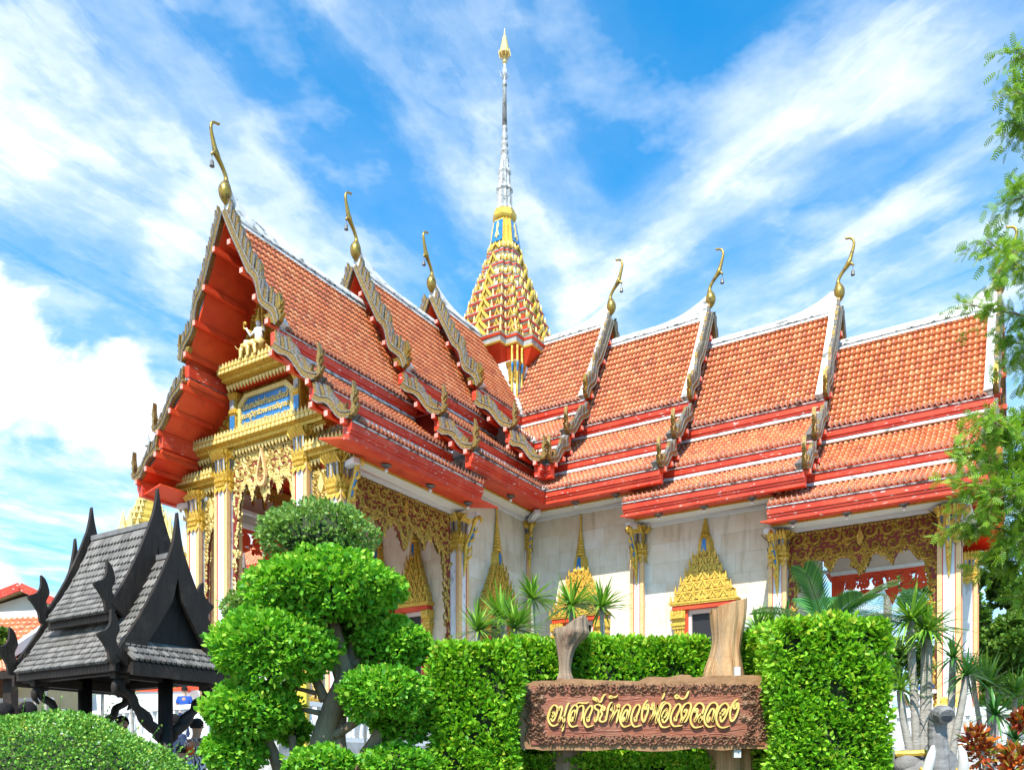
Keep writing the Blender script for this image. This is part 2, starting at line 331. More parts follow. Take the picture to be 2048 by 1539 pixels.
def tile_tone(t):
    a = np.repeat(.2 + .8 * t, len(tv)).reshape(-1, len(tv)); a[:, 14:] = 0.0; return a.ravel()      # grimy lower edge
FIN_COUNT = [0]
def section(wing, t1, lev, t0, idx):
    fr = FL if wing == 'L' else FR
    if wing == 'L' and lev == 0: fr = FL0
    set_lev(lev); dz = 0.0; rz = RIDGE_STEP[lev]
    for k in range(3):
        lo_t = t0
        if k == 2 and lev == 2: lo_t = 3.2
        t_start = max(lo_t, t1 - 5.6 if lev < 2 else 0)
        if lev == 1: t_start = {0: 3.6, 1: 3.0, 2: 3.2}[k]
        # deck: red boards under the tiles, both sides
        for side in (1, -1):
            mb = MB(lambda a, b, w: fr(w, a, b + dz))
            N = 6; up = [slope_pt(k, i / N, side) for i in range(N + 1)]; dn = [(a - side * .045, b - .07) for a, b in up]
            if side == 1 and lev >= 1:
                # clip the inner end along the valley plane t = s
                vs = []; n = N + 1
                for (a, b), (c, d) in zip(up, dn):
                    ts = max(t_start, a if (lev == 2 or k == 2) else t_start)
                    vs += [(a, b, ts), (c, d, ts), (a, b, t1), (c, d, t1)]
                fs = []
                for i in range(n - 1):
                    j = 4 * i; q = j + 4
                    fs += [(j, j + 1, q + 1, q), (j + 2, q + 2, q + 3, j + 3), (j, q, q + 2, j + 2), (j + 1, j + 3, q + 3, q + 1)]
                mb.add(vs, fs)
            else: mb.strip(up, dn, lambda a, b, w: (a, b, w), t_start, t1)
            mb.build('roof_deck', 'red_clean', TU)
        # tiles on the slope that faces the lens
        (s0, z0), (s1, z1) = TIERS[k]; length = math.hypot(s1 - s0, z1 - z0); rows = int(length / TR)
        cols = int((t1 - .16 - t_start) / TW); P = []; A = []; B = []; C = []; last = []
        off = t1 - .16 - cols * TW
        for r in range(rows):
            f = (r + .18) / rows * (1 - .5 * TR / length); s, z = slope_pt(k, f); d, nrm = slope_frame(k, f + .5 / rows)
            for c in range(cols):
                t = off + (c + .5) * TW
                if lev >= 1 and (lev == 2 or k == 2) and t < s + TR * .6 + .10: continue
                P.append(fr(t, s + nrm[0] * .005, z + dz + nrm[1] * .005)); A.append(fr(1, 0, 0)); B.append(fr(0, d[0], d[1])); C.append(fr(0, nrm[0], nrm[1]))
        P, A, B, C = map(np.array, (P, A, B, C))
        n = len(P); tone = RNG.random(n)
        panel = empty('roof_slope', parent=TU)
        if wing == 'R' and lev == -1 and k == 0:     # nearest slope: single tiles
            zc = 35 - .832 * P[:, 0] - .555 * P[:, 1]
            order = np.argsort(zc); single = order[:300]; rest = order[300:]
            variants = []
            for q in range(5):
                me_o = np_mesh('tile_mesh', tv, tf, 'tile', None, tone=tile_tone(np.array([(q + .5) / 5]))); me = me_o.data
                bpy.data.objects.remove(me_o); variants.append(me)
            for q in single:
                o = bpy.data.objects.new('roof_tile', variants[int(tone[q] * 5)]); COL.objects.link(o); o.parent = panel
                M_ = Matrix.Identity(4)
                for row in range(3): M_[row][0], M_[row][1], M_[row][2], M_[row][3] = A[q][row], B[q][row], C[q][row], P[q][row]
                o.matrix_local = M_
            P, A, B, C, tone = P[rest], A[rest], B[rest], C[rest], tone[rest]; n = len(P)
        V, FF = instance_np(tv, tf, P, A, B, C)
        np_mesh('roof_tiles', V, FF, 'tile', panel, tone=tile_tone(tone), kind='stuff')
        # antefix petals along the eave
        s, z = slope_pt(k, 1.0); Pp = []
        for c in range(cols):
            t = off + (c + .5) * TW
            if lev >= 1 and (lev == 2 or k == 2) and t < s + .05: continue
            Pp.append(fr(t, s + .085, z + dz - .025))
        Pp = np.array(Pp); n = len(Pp)
        if n:
            V, FF = instance_np(pv, pf, Pp, np.tile(fr(1, 0, 0), (n, 1)), np.tile(fr(0, 1, 0), (n, 1)), np.tile((0, 0, 1), (n, 1)))
            np_mesh('eave_petals', V, FF, 'tile_edge', panel, tone=np.repeat(RNG.random(n) * .6, len(pv)), kind='stuff')
        # fascia mouldings
        clip = lev >= 1 and (lev == 2 or k == 2)
        for side in ((1, -1) if lev < 1 else (1,)):
            def run(poly, name, m):
                mb = MB(); n = len(poly); vs = []
                for a, b in poly: vs.append(fr(max(t_start, a) if clip else t_start, side * a, b + dz))
                for a, b in poly: vs.append(fr(t1 + (0.0 if name != 'fascia' else .03), side * a, b + dz))
                mb.add(vs, [tuple(range(n))[::-1], tuple(range(n, 2 * n))] + [(i, (i + 1) % n, n + (i + 1) % n, n + i) for i in range(n)])
                return mb.build(name, m, TU)
            h = .42 if k < 2 else .46
            run([(s1 + .07, z1 - .05), (s1 + .07, z1 - .085), (s1 - .10, z1 - .085), (s1 - .10, z1 - .05)], 'drip_edge', 'flash')
            run([(s1 + .035, z1 - .087), (s1 + .02, z1 - .26), (s1 - .015, z1 - .262), (s1 - .02, z1 - .33), (s1 - .055, z1 - .332), (s1 - .06, z1 - h), (s1 - .26, z1 - h), (s1 - .26, z1 - .087)], 'fascia', 'red')
            if k < 2:
                a0, b0 = TIERS[k + 1][0]
                run([(a0 + .02, b0 - .03), (a0 + .02, b0 + .10), (a0 + .16, b0 + .10), (a0 + .20, b0 + .0)], 'roof_flashing', 'flash' if wing == 'L' else 'plaster')
    # ridge of white plaster sweeping up to the finial
    a0 = {2: .6, 1: 3.6, 0: t1 - 5.4, -1: t1 - 5.4}[lev]
    N = 16; up = []; lo = []
    for i in range(N + 1):
        t = a0 + (t1 - .02 - a0) * i / N; q = max(0, 1 - (t1 - t) / 2.3)
        up.append((t, 15.40 + .62 * q ** 2.6 + rz)); lo.append((t, 15.04 + rz))
    mb = MB(lambda a, b, w: fr(a, w, b)); vs = []
    n = N + 1
    for (a, b), (c, d) in zip(up, lo): vs += [(a, b, -.06), (c, d, -.19), (a, b, .06), (c, d, .19)]
    fs = []
    for i in range(N):
        j = 4 * i; k2 = j + 4
        fs += [(j, j + 1, k2 + 1, k2), (j + 2, k2 + 2, k2 + 3, j + 3), (j, k2, k2 + 2, j + 2)]
    fs += [(0, 2, 3, 1), (4 * n - 4, 4 * n - 3, 4 * n - 1, 4 * n - 2)]
    mb.add(vs, fs)
    o = mb.build('ridge', 'plaster', TU)
    mb = MB(lambda a, b, w: fr(a, w, b)); mb.box((a0, 15.16 + rz, -.185), (t1 - .25, 15.20 + rz, .185)); mb.build('ridge_moulding', 'flash', TU)
    # verge, bargeboards, fins and naga ends
    for k in range(3):
        for side in (1, -1):
            if side == -1 and k > 0 and not (wing == 'L' and lev == 0): continue
            if k > 0 and lev == 2 and side == 1 and k == 2: pass
            N = 26; L_ = math.hypot(TIERS[k][1][0] - TIERS[k][0][0], TIERS[k][1][1] - TIERS[k][0][1])
            f0 = 0.0 if k == 0 else .06; wst = .5 if k == 0 else .22
            up = []; lo = []; vup = []; vlo = []
            for i in range(N + 1):
                f = f0 + (1.0 - f0) * i / N; s, z = slope_pt(k, f); d, nr = slope_frame(k, f)
                wv = 0.0
                if f > wst: wv = .085 * math.sin((f - wst) / (1 - wst) * math.pi * (3.0 if k == 0 else 2.0))
                wid = .135 + .03 * abs(math.sin(f * 9))
                c = .07 + wv
                up.append((side * (s + nr[0] * (c + wid / 2)), z + nr[1] * (c + wid / 2))); lo.append((side * (s + nr[0] * (c - wid / 2)), z + nr[1] * (c - wid / 2)))
                vup.append((side * (s + nr[0] * .17), z + nr[1] * .17)); vlo.append((side * (s - nr[0] * .02), z - nr[1] * .02))
            g = lambda a, b, w: fr(w, a, b + dz)
            MB().strip(vup, vlo, g, t1 - .24, t1 - .02).build('verge', 'plaster' if k == 0 else 'mosaic_grey', TU)
            bb = MB().strip(up, lo, g, t1, t1 + .13).build('bargeboard', 'mosaic', TU)
            mb = MB(); em = MB()
            for i in range(0, N): # outline bead along both edges
                pass
            em.tube([g(a, b, t1 + .13) for a, b in up], .022, 5); em.tube([g(a, b, t1 + .13) for a, b in lo], .022, 5); em.build('edge_bead', 'mosaic_grey', bb)
            nf = int(L_ / .165); single = (wing == 'L' and lev < 2 and FIN_COUNT[0] + nf <= 300)
            if single: FIN_COUNT[0] += nf
            for i in range(nf):
                f = f0 + .05 + (.90 - f0) * i / nf; s, z = slope_pt(k, f); d, nr = slope_frame(k, f)
                ax = np.array([nr[0] * .55 - d[0] * .72, nr[1] * .55 - d[1] * .72]); ax /= np.linalg.norm(ax); px = np.array([ax[1], -ax[0]])
                wv = .085 * math.sin((f - wst) / (1 - wst) * math.pi * (3.0 if k == 0 else 2.0)) if f > wst else 0
                b0 = np.array([s, z]) + nr * (.13 + wv); ln = .43 + .05 * math.sin(i * 2.1)
                pts = [(-.035, -.05), (.035, -.05), (.052, ln * .35), (.040, ln * .7), (-.008, ln), (-.036, ln * .75), (-.046, ln * .3)]
                tgt = MB() if single else mb
                tgt.prism([((b0 + px * x + ax * y)[0] * side, (b0 + px * x + ax * y)[1]) for x, y in pts], g, t1 - .0 + .01 * (i % 2), t1 + .10 + .015 * (i % 2), 0 if single else i % 2)
                if single: tgt.build('fin', 'mosaic_grey' if i % 2 else 'mosaic', bb)
            if mb.v: mb.build('bargeboard_fins', ['mosaic', 'mosaic_grey'], bb, kind='stuff')
            # naga end
            s, z = slope_pt(k, 1.0); hh = {0: .72, 1: .80, 2: .78}[k]
            base = (s + .02, z + .10)
            pts = cr_spline([(-.46, .36), (-.30, .10), (-.12, -.03), (.06, -.07), (.18, .0), (.20, .16), (.14, .36), (.19, .58), (.11, 1.0), (.095, .70), (.05, .46), (.085, .24), (.02, .10), (-.10, .13), (-.17, .26), (-.30, .46)], 3)[:-1]
            mb = MB(); mb.prism([(side * (base[0] + x * .95), base[1] + y * hh) for x, y in pts], g, t1 + .0, t1 + .12)
            for (ax_, ay_, bx_, by_) in ((.16, .10, .30, .22), (.13, .32, .25, .44), (.17, .55, .25, .66), (-.2, .16, -.10, .38)):
                mb.prism([(side * (base[0] + ax_ - .03), base[1] + ay_ * hh), (side * (base[0] + ax_ + .04), base[1] + (ay_ - .03) * hh), (side * (base[0] + bx_), base[1] + by_ * hh)], g, t1 + .02, t1 + .10)
            mb.build('naga_finial', 'mosaic' if k else 'gilt', TU, smooth=False)
            # red purlin ends under the board
            for f in ((.22, .46, .70, .93) if k == 0 else (.12, .52, .93)):
                s, z = slope_pt(k, f); d, nr = slope_frame(k, f); c = (side * (s - nr[0] * .13), z - nr[1] * .13 + dz)
                t_in = t1 - 1.25 if (wing == 'L' and lev == 0) else t1 - .5
                MB().box(fr(t_in, c[0] - .065, c[1] - .07), fr(t1 + .17, c[0] + .065, c[1] + .07)).build('purlin', 'red_clean', TU)
                MB().box(fr(t1 + .171, c[0] - .06, c[1] - .065), fr(t1 + .185, c[0] + .06, c[1] + .065)).build('purlin_cap', 'red_pale', TU)
    # small red gable panel set back behind the boards
    if not (wing == 'L' and lev == 0):
        pts = [slope_pt(0, f, -1) for f in (1, .5, 0)] + [slope_pt(0, f, 1) for f in (.5, 1)]
        MB().prism([(a * .97, b - .12 + dz) for a, b in pts], lambda a, b, w: fr(w, a, b), t1 - .62, t1 - .52).build('gable_panel', 'red_clean', TU)
    # chofa finial with its bell
    cz = 15.60 + rz
    P = [(-.06, -.10, .07), (-.03, .0, .13), (-.01, .14, .185), (-.01, .30, .19), (-.03, .44, .14), (-.05, .58, .075), (-.02, .72, .06), (.09, .90, .062), (.22, 1.05, .075), (.31, 1.17, .095), (.36, 1.30, .075), (.42, 1.50, .062), (.47, 1.68, .052), (.49, 1.84, .046), (.44, 1.98, .042), (.33, 2.05, .036), (.24, 2.06, .034), (.20, 2.11, .03)]
    S = .92
    sp = cr_spline(P, 3)
    mb = MB(); mb.tube([fr(t1 + .03 + a * S, 0, cz + b * S) for a, b, r in sp], [r * S for a, b, r in sp], 10)
    mb.tube([fr(t1 + .03 + a * S, 0, cz + b * S) for a, b in ((.30, 1.17), (.40, 1.13), (.47, 1.06), (.45, 1.01))], [.07 * S, .055 * S, .03 * S, .015], 8)
    ch = mb.build('roof_finial', 'gilt', TU, smooth=True)
    bx_, bz_ = t1 + .03 + .45 * S, cz + 1.0 * S
    mb = MB(); c = fr(bx_, 0, bz_); mb.tube([c, (c[0], c[1], c[2] - .10)], .008, 5)
    mb.lathe([(.02, -.10), (.045, -.12), (.055, -.20), (.068, -.27), (.05, -.27)], c, 10); mb.build('bell', 'iron', ch)
for i, a in enumerate(SECTIONS): section(*a[:4], i)

# valley gutters between the wings (white mortar)
for k, lev in ((0, 2), (1, 2), (2, 1)):
    mb = MB(); N = 8; vs = []
    f0 = .45 if k == 0 else 0.0
    for i in range(N + 1):
        set_lev(lev); f = f0 + (1 - f0) * i / N; s, z = slope_pt(k, f); w = .10 + .06 * f
        vs += [(s + w, s, z - .02), (s + w * .9, s + .02, z + .10), (s + .02, s + w * .9, z + .10), (s, s + w, z - .02)]
    fs = []
    for i in range(N):
        j = 4 * i
        fs += [(j, j + 1, j + 5, j + 4), (j + 1, j + 2, j + 6, j + 5), (j + 2, j + 3, j + 7, j + 6)]
    fs += [(0, 3, 2, 1), (4 * N, 4 * N + 1, 4 * N + 2, 4 * N + 3)]
    mb.add(vs, fs).build('valley', 'plaster', TU)

# ---- soffits and coves under the eaves
for wing, ta, tb, lev in (('L', 3.3, 7.35, 1), ('L', 7.3, 13.78, 0), ('R', 3.3, 7.38, 1), ('R', 7.35, 11.9, 0), ('R', 11.83, 17.6, -1)):
    fr = FL if wing == 'L' else FR; dz = lev * STEP
    if wing == 'L' and lev == 0: fr = FL0
    for side in ((1, -1) if lev < 1 else (1,)):
        mb = MB(); ev = 4.54
        a1 = max(ta, ev) if lev == 1 else ta; a2 = max(ta, 3.45) if lev == 1 else ta
        # sloping red soffit
        mb.add([fr(a1, side * ev, 8.22 + dz), fr(tb, side * ev, 8.22 + dz), fr(tb, side * 3.45, 8.42 + dz), fr(a2, side * 3.45, 8.42 + dz),
                fr(a1, side * ev, 8.26 + dz), fr(tb, side * ev, 8.26 + dz), fr(tb, side * 3.45, 8.46 + dz), fr(a2, side * 3.45, 8.46 + dz)],
               [(0, 1, 2, 3), (7, 6, 5, 4), (0, 4, 5, 1), (1, 5, 6, 2), (2, 6, 7, 3), (3, 7, 4, 0)])
        mb.build('soffit', 'red_clean', TU)
        tb2 = tb if not (wing == 'L' and lev == 0) else 12.55
        if wing == 'R' and lev == -1: tb2 = 17.1
        b0 = [max(ta, x) if lev == 1 else ta for x in (3.45, 3.0)]
        c1 = MB().add([fr(b0[0], side * 3.45, 8.415 + dz), fr(tb2, side * 3.45, 8.415 + dz), fr(tb2, side * 3.10, 8.33 + dz), fr(b0[1], side * 3.0, 8.33 + dz)], [(0, 1, 2, 3)]).build('eave_cove', 'cream', TU)
        MB().box(fr(b0[0], side * 3.40, 8.37 + dz), fr(tb2, side * 3.48, 8.412 + dz)).build('gold_line', 'gold', c1)
        MB().box(fr(b0[1] + .002, side * 2.90, 8.22 + dz), fr(tb2 - .002, side * 3.04, 8.335 + dz)).build('cornice', 'white', c1)
# soffit fill where the two wings meet is the mitre itself; white corner rafters
for (u, v, lev, sg) in ((3.2, 3.2, 1, (1, 1)), (12.42, 2.9, 0, (.25, 1)), (7.3, 2.9, 0, (-.25, 1)), (2.9, 7.4, 0, (1, -.25)), (2.9, 11.95, -1, (1, -.25)), (12.42, -2.9, 0, (.25, -1))):
    z = 8.22 + lev * STEP
    MB().bar((u, v, z), (u + sg[0] * .75, v + sg[1] * .75, z + .0), .20, .14).build('rafter', 'white', TU)

# ---- eave lamps
def lamp(u, v, z):
    mb = MB(); mb.lathe([(.03, .0), (.13, -.02), (.15, -.05), (.06, -.09), (.05, -.12)], (u, v, z), 14); o = mb.build('eave_lamp', 'iron', TU)
    MB().ico((u, v, z - .17), .055, n=10, m=6).build('bulb', 'lampglass', o, smooth=True)
for u in (8.0, 9.85, 11.75): lamp(u, 3.9, 8.34)
lamp(5.6, 3.9, 8.34 + STEP)
for v in (5.4, 6.9): lamp(3.9, v, 8.34 + STEP)
for v in (8.4, 9.9, 11.4): lamp(3.9, v, 8.34)
for v in (12.6, 14.1, 15.6): lamp(3.9, v, 8.34 - STEP)

# ---- walls faced with marble slabs
FLOOR = 1.8
def slab_wall(p0, p1, z0, z1, nrm, name='wall', skip=None, seed=0):
    """wall core plus slabs on its outer face; p0,p1 are plan points (u,v) of that face"""
    rnd = random.Random(seed); p0 = Vector(p0); p1 = Vector(p1); L_ = (p1 - p0).length; d = (p1 - p0) / L_; n = Vector(nrm)
    core = MB(lambda a, b, w: ((p0 + d * a + n * w).x, (p0 + d * a + n * w).y, b))
    core.box((0, z0, -.30), (L_, z1, -.026)); w = core.build(name, 'marble', TU)
    nz = max(1, round((z1 - z0) / .66)); hz = (z1 - z0) / nz
    nx = max(1, round(L_ / .92)); wx = L_ / nx
    for j in range(nz):
        offx = (j % 2) * .5 * wx; xs_ = sorted({0.0, L_, *[offx + i * wx for i in range(nx + 1) if 0.05 < offx + i * wx < L_ - .05]})
        for a, b in zip(xs_[:-1], xs_[1:]):
            za, zb = z0 + j * hz, z0 + (j + 1) * hz
            if skip and skip(.5 * (a + b), .5 * (za + zb)): continue
            mb = MB(lambda x, y, w_: ((p0 + d * x + n * w_).x, (p0 + d * x + n * w_).y, y)); pr = rnd.uniform(0, .004)
            mb.box((a + .002, za + .002, -.025), (b - .002, zb - .002, pr))
            o = mb.build('marble_slab', 'marble', w)
            at_ = o.data.attributes.new('tone', 'FLOAT', 'POINT'); val = rnd.random(); at_.data.foreach_set('value', [val] * 8)
    return w
W = 2.885
slab_wall((W, W), (7.3, W), FLOOR, 8.30 + STEP, (0, 1), seed=1)            # left wing, towards the inner corner
slab_wall((W, W), (W, 7.3), FLOOR, 8.30 + STEP, (1, 0), seed=2)           # right wing
slab_wall((W, 7.3), (W, 11.95), FLOOR, 8.30, (1, 0), seed=3, skip=lambda a, b: abs(a - 2.28) < .5 and b < 5.0)
slab_wall((7.3, -W), (7.3, W), FLOOR, 9.6, (1, 0), seed=4)                 # back of the porch
for a, b in (((W, -W), (7.26, -W + .3)), ((-W, 7.0), (-W + .3, 11.92))):
    MB().box((a[0], a[1], FLOOR), (b[0], b[1], 8.3)).build('wall', 'marble', TU)
MB().box((-W + .3, 11.65, FLOOR), (W - .31, 11.93, 8.2)).build('wall', 'pinkwall', TU)
MB().box((-2.8, -2.8, FLOOR), (2.3, 2.3, 12.3)).build('hall_core', 'plaster', TU)
# porch ceilings
MB().box((7.32, -2.9, 9.62), (12.14, 2.9, 9.68)).build('porch_ceiling', 'red_clean', TU)
MB().box((-2.9, 11.96, 7.95), (2.9, 17.0, 8.0)).build('porch_ceiling', 'cream', TU)

# ---- platform, floor
mb = MB()
mb.box((-4.2, -4.2, GROUND), (13.3, 4.2, FLOOR - .35)); mb.build('plinth', 'stone', TU)
MB().box((-4.0, -4.0, FLOOR - .345), (13.1, 4.0, FLOOR)).build('porch_floor', 'white', TU)
MB().box((-4.2, 4.2, GROUND), (4.2, 18.2, FLOOR - .35)).build('plinth', 'stone', TU)
MB().box((-4.0, 4.0, FLOOR - .345), (4.0, 18.0, FLOOR)).build('porch_floor', 'white', TU)

# ---- columns and pilasters
def redent(k=.62):
    q = [(1, k), (.86, k), (.86, .86), (k, .86), (k, 1)]
    out = []
    for i in range(4):
        c, s = math.cos(i * math.pi / 2), math.sin(i * math.pi / 2)
        out += [(x * c - y * s, x * s + y * c) for x, y in q]
    return out
RED = redent()
def petal_ring(mb, hw, z, h, out, n=5, down=False, mi=0):
    """row of pointed leaves round a square of half width hw"""
    sg = -1 if down else 1
    for side in range(4):
        c, s = math.cos(side * math.pi / 2), math.sin(side * math.pi / 2)
        for i in range(n):
            y0 = -hw + 2 * hw * i / n; y1 = y0 + 2 * hw / n; ym = (y0 + y1) / 2
            loc = [(hw, y0, z), (hw, y1, z), (hw + out * .7, y1 - .01, z + sg * h * .55), (hw + out, ym, z + sg * h), (hw + out * .7, y0 + .01, z + sg * h * .55), (hw + out * .3 + .025, ym, z + sg * h * .4)]
            mb.add([(x * c - y * s, x * s + y * c, zz) for x, y, zz in loc], [(0, 1, 5), (1, 2, 5), (2, 3, 5), (3, 4, 5), (4, 0, 5)], mi)
def column(u, v, z0, z1, hw=.26, cap=1.05):
    root = empty('column', (u, v, 0), parent=TU)
    zc = z1 - cap
    mb = MB(); mb.box((-hw, -hw, z0), (hw, hw, zc + .1)); mb.build('shaft', 'marble_col', root)
    for sx in (1, -1):
        for sy in (1, -1):
            mb = MB()
            for q in range(3):
                d = .03 * q; mb.box((sx * (hw - .10 + d) if sx > 0 else sx * (hw + .022 - .012 * q), sy * (hw - .10 + d) if sy > 0 else sy * (hw + .022 - .012 * q), z0),
                                    (sx * (hw + .022 - .012 * q) if sx > 0 else sx * (hw - .10 + d), sy * (hw + .022 - .012 * q) if sy > 0 else sy * (hw - .10 + d), zc + .05 + .01 * q))
            mb.build('corner_strip', 'peach', root)
            for (ax, ay, bx, by) in ((sx * (hw + .012), sy * (hw - .105), sx * (hw - .01), sy * (hw - .125)), (sx * (hw - .105), sy * (hw + .012), sx * (hw - .125), sy * (hw - .01))):
                MB().box((min(ax, bx), min(ay, by), z0), (max(ax, bx), max(ay, by), zc + .02)).build('red_line', 'red_clean', root)
    k = hw / .26
    mb = MB(); mb.stack(RED, [(hw * 1.06, zc), (hw * 1.22, zc + .03), (hw * 1.28, zc + .10), (hw * 1.12, zc + .13), (hw * 1.30, zc + .17), (hw * 1.32, zc + .24), (hw * 1.08, zc + .27), (hw * 1.02, zc + .34),
                              (hw * 1.05, z1 - .40), (hw * 1.16, z1 - .22), (hw * 1.45, z1 - .10), (hw * 1.55, z1 - .02)])
    petal_ring(mb, hw * 1.05, zc + .02, .22, .06, 3, down=True); petal_ring(mb, hw * 1.1, zc + .26, .24, .05, 4)
    petal_ring(mb, hw * 1.12, z1 - .28, .30, .24, 6)
    c = mb.build('capital', 'gold', root)
    mb = MB()
    for side in range(4):
        cc, ss = math.cos(side * math.pi / 2), math.sin(side * math.pi / 2)
        for i in range(4):
            y = (-.66 + .44 * i) * hw
            loc = [(hw * 1.06 + .008, y - .03, zc + .44), (hw * 1.06 + .008, y + .03, zc + .44), (hw * 1.19 + .012, y + .035, z1 - .22), (hw * 1.19 + .012, y - .035, z1 - .22)]
            mb.add([(x * cc - yy * ss, x * ss + yy * cc, zz) for x, yy, zz in loc], [(0, 1, 2, 3)], i % 2)
    mb.build('mosaic_inlay', ['darkmos', 'silver'], c)
    mb = MB(); mb.stack(RED, [(hw * 1.35, z0), (hw * 1.35, z0 + .12), (hw * 1.2, z0 + .18), (hw * 1.25, z0 + .3), (hw * 1.05, z0 + .36)]); mb.build('column_base', 'gold', root)
    return root
CF = 12.42
column(CF, -1.62, FLOOR, 9.48); column(CF, 1.62, FLOOR, 9.48)
column(CF, -2.88, FLOOR, 8.52); column(CF, 2.88, FLOOR, 8.52)
column(7.2, 2.92, FLOOR, 8.28, .24); column(7.4, -2.92, FLOOR, 8.28, .24)
column(2.92, 7.3, FLOOR, 8.28, .22); column(2.92, 11.95, FLOOR, 8.28 - STEP, .25, .9); column(2.9, 16.63, FLOOR, 8.28 - STEP, .27, .9)
column(-2.9, 16.63, FLOOR, 8.28 - STEP, .27, .9); column(2.9, 2.9, FLOOR, 8.26 + STEP, .16, .9)

# ---- naga brackets
def bracket(u, v, z, du, dv, s=1.0):
    pts = [(.02, -1.75), (.05, -1.45), (.10, -1.15), (.10, -.85), (.18, -.60), (.30, -.38), (.36, -.18), (.42, .0), (.54, .08), (.64, .0), (.60, -.10)]
    rad = [.02, .05, .075, .085, .08, .07, .065, .075, .07, .05, .025]
    sp = cr_spline([(a, b, r) for (a, b), r in zip(pts, rad)], 3)
    mb = MB(); mb.tube([(u + du * a * s, v + dv * a * s, z + b * s) for a, b, r in sp], [r * s for a, b, r in sp], 7)
    for (a, b) in ((.12, -1.2), (.14, -.95), (.22, -.65), (.33, -.40)):   # leaf crests
        mb.tube([(u + du * a * s, v + dv * a * s, z + b * s), (u + du * (a + .14) * s, v + dv * (a + .14) * s, z + (b + .05) * s), (u + du * (a + .17) * s, v + dv * (a + .17) * s, z + (b + .2) * s)], [.05 * s, .045 * s, .006], 6)
    o = mb.build('naga_bracket', 'gold', TU, smooth=True)
    mb = MB(); mb.tube([(u + du * a * s, v + dv * a * s, z + b * s) for a, b in ((.155, -.83), (.245, -.60), (.35, -.40), (.41, -.20))], [.03 * s, .05 * s, .05 * s, .02], 6); mb.build('blue_scales', 'bluemos', o)
bracket(CF, 3.12, 8.20, .1, 1.0); bracket(CF, -3.12, 8.20, .1, -1.0); bracket(7.2, 3.14, 8.05, -.15, 1.0)
bracket(3.12, 7.3, 8.05, 1.0, -.1); bracket(3.14, 11.95, 7.18, 1.0, -.1); bracket(3.16, 16.63, 7.18, 1.0, 0); bracket(3.02, 3.02, 8.85, .7, .7, .9)
# ------------------------------------------------------------------ carved ornament
def leaf_relief(mb, fn, a, b, ang, ln, wd, w, mi=0):
    """one raised leaf in the (a, b) plane, pointing along ang; fn(a, b, w) maps to space, w = height"""
    c, s = math.cos(ang), math.sin(ang)
    pts = [(0, -.3 * wd), (0, .3 * wd), (ln * .45, wd * .5), (ln, 0), (ln * .45, -wd * .5)]
    vs = [fn(a + x * c - y * s, b + x * s + y * c, 0) for x, y in pts] + [fn(a + ln * .35 * c, b + ln * .35 * s, w)]
    mb.add(vs, [(5, 0, 1), (5, 1, 2), (5, 2, 3), (5, 3, 4), (5, 4, 0)], mi)
def scroll(mb, fn, a, b, r, turn, a0, w, mi=0, leaves=True, wid=.035):
    """spiral tendril with leaves"""
    N = 15; up = []; lo = []
    for i in range(N + 1):
        q = i / N; ang = a0 + turn * q * 3.6 * math.pi / 1.5; rr = r * (1 - q * .86); k = wid * (1 - .5 * q)
        up.append((a + math.cos(ang) * (rr + k / 2), b + math.sin(ang) * (rr + k / 2))); lo.append((a + math.cos(ang) * (rr - k / 2), b + math.sin(ang) * (rr - k / 2)))
    vs = []
    for (p, q), (c, d) in zip(up, lo): vs += [fn(p, q, 0), fn((p + c) / 2, (q + d) / 2, w), fn(c, d, 0)]
    fs = []
    for i in range(N): j = 3 * i; fs += [(j, j + 1, j + 4, j + 3), (j + 1, j + 2, j + 5, j + 4)]
    mb.add(vs, fs, mi)
    if leaves:
        for i in range(0, 9):
            ang = a0 + turn * i / 9 * 2 * math.pi
            leaf_relief(mb, fn, a + math.cos(ang) * r * .95, b + math.sin(ang) * r * .95, ang + turn * .9, r * .55, r * .30, w * .9, mi)
def carve(mb, fn, inside, box, cell, w, rnd, mi=0):
    """fill a flat region with a grid of big leafy scrolls, smaller leaves between them"""
    a0, b0, a1, b1 = box; nx = max(1, round((a1 - a0) / cell)); ny = max(1, round((b1 - b0) / (cell * .85))); cx_ = (a1 - a0) / nx
    done = []
    for j in range(ny + 1):
        for i in range(nx):
            a = a0 + (i + .5 + .25 * (j % 2)) * cx_; b = b1 - cell * .48 - j * cell * .85
            r = cell * .42
            if all(inside(a + r * .8 * math.cos(q), b + r * .8 * math.sin(q)) for q in (0, 1.57, 3.14, 4.71)):
                done.append((a, b)); sgn = 1 if (i + j) % 2 else -1
                scroll(mb, fn, a, b, r, sgn, 1.57 + sgn * 1.2, w * 1.2, mi, True, cell * .20)
                leaf_relief(mb, fn, a, b, rnd.uniform(0, 6.3), r * .5, r * .4, w * 1.3, mi)
    for _ in range(int((a1 - a0) * (b1 - b0) / (cell * cell) * 22)):
        a = rnd.uniform(a0, a1); b = rnd.uniform(b0, b1)
        if not inside(a, b) or any((a - p) ** 2 + (b - q) ** 2 < (cell * .46) ** 2 for p, q in done): continue
        leaf_relief(mb, fn, a, b, rnd.choice((1.2, 1.9, -1.2, -1.9, .4, 2.7)) + rnd.uniform(-.3, .3), cell * rnd.uniform(.28, .46), cell * .20, w * rnd.uniform(.6, 1.1), mi)

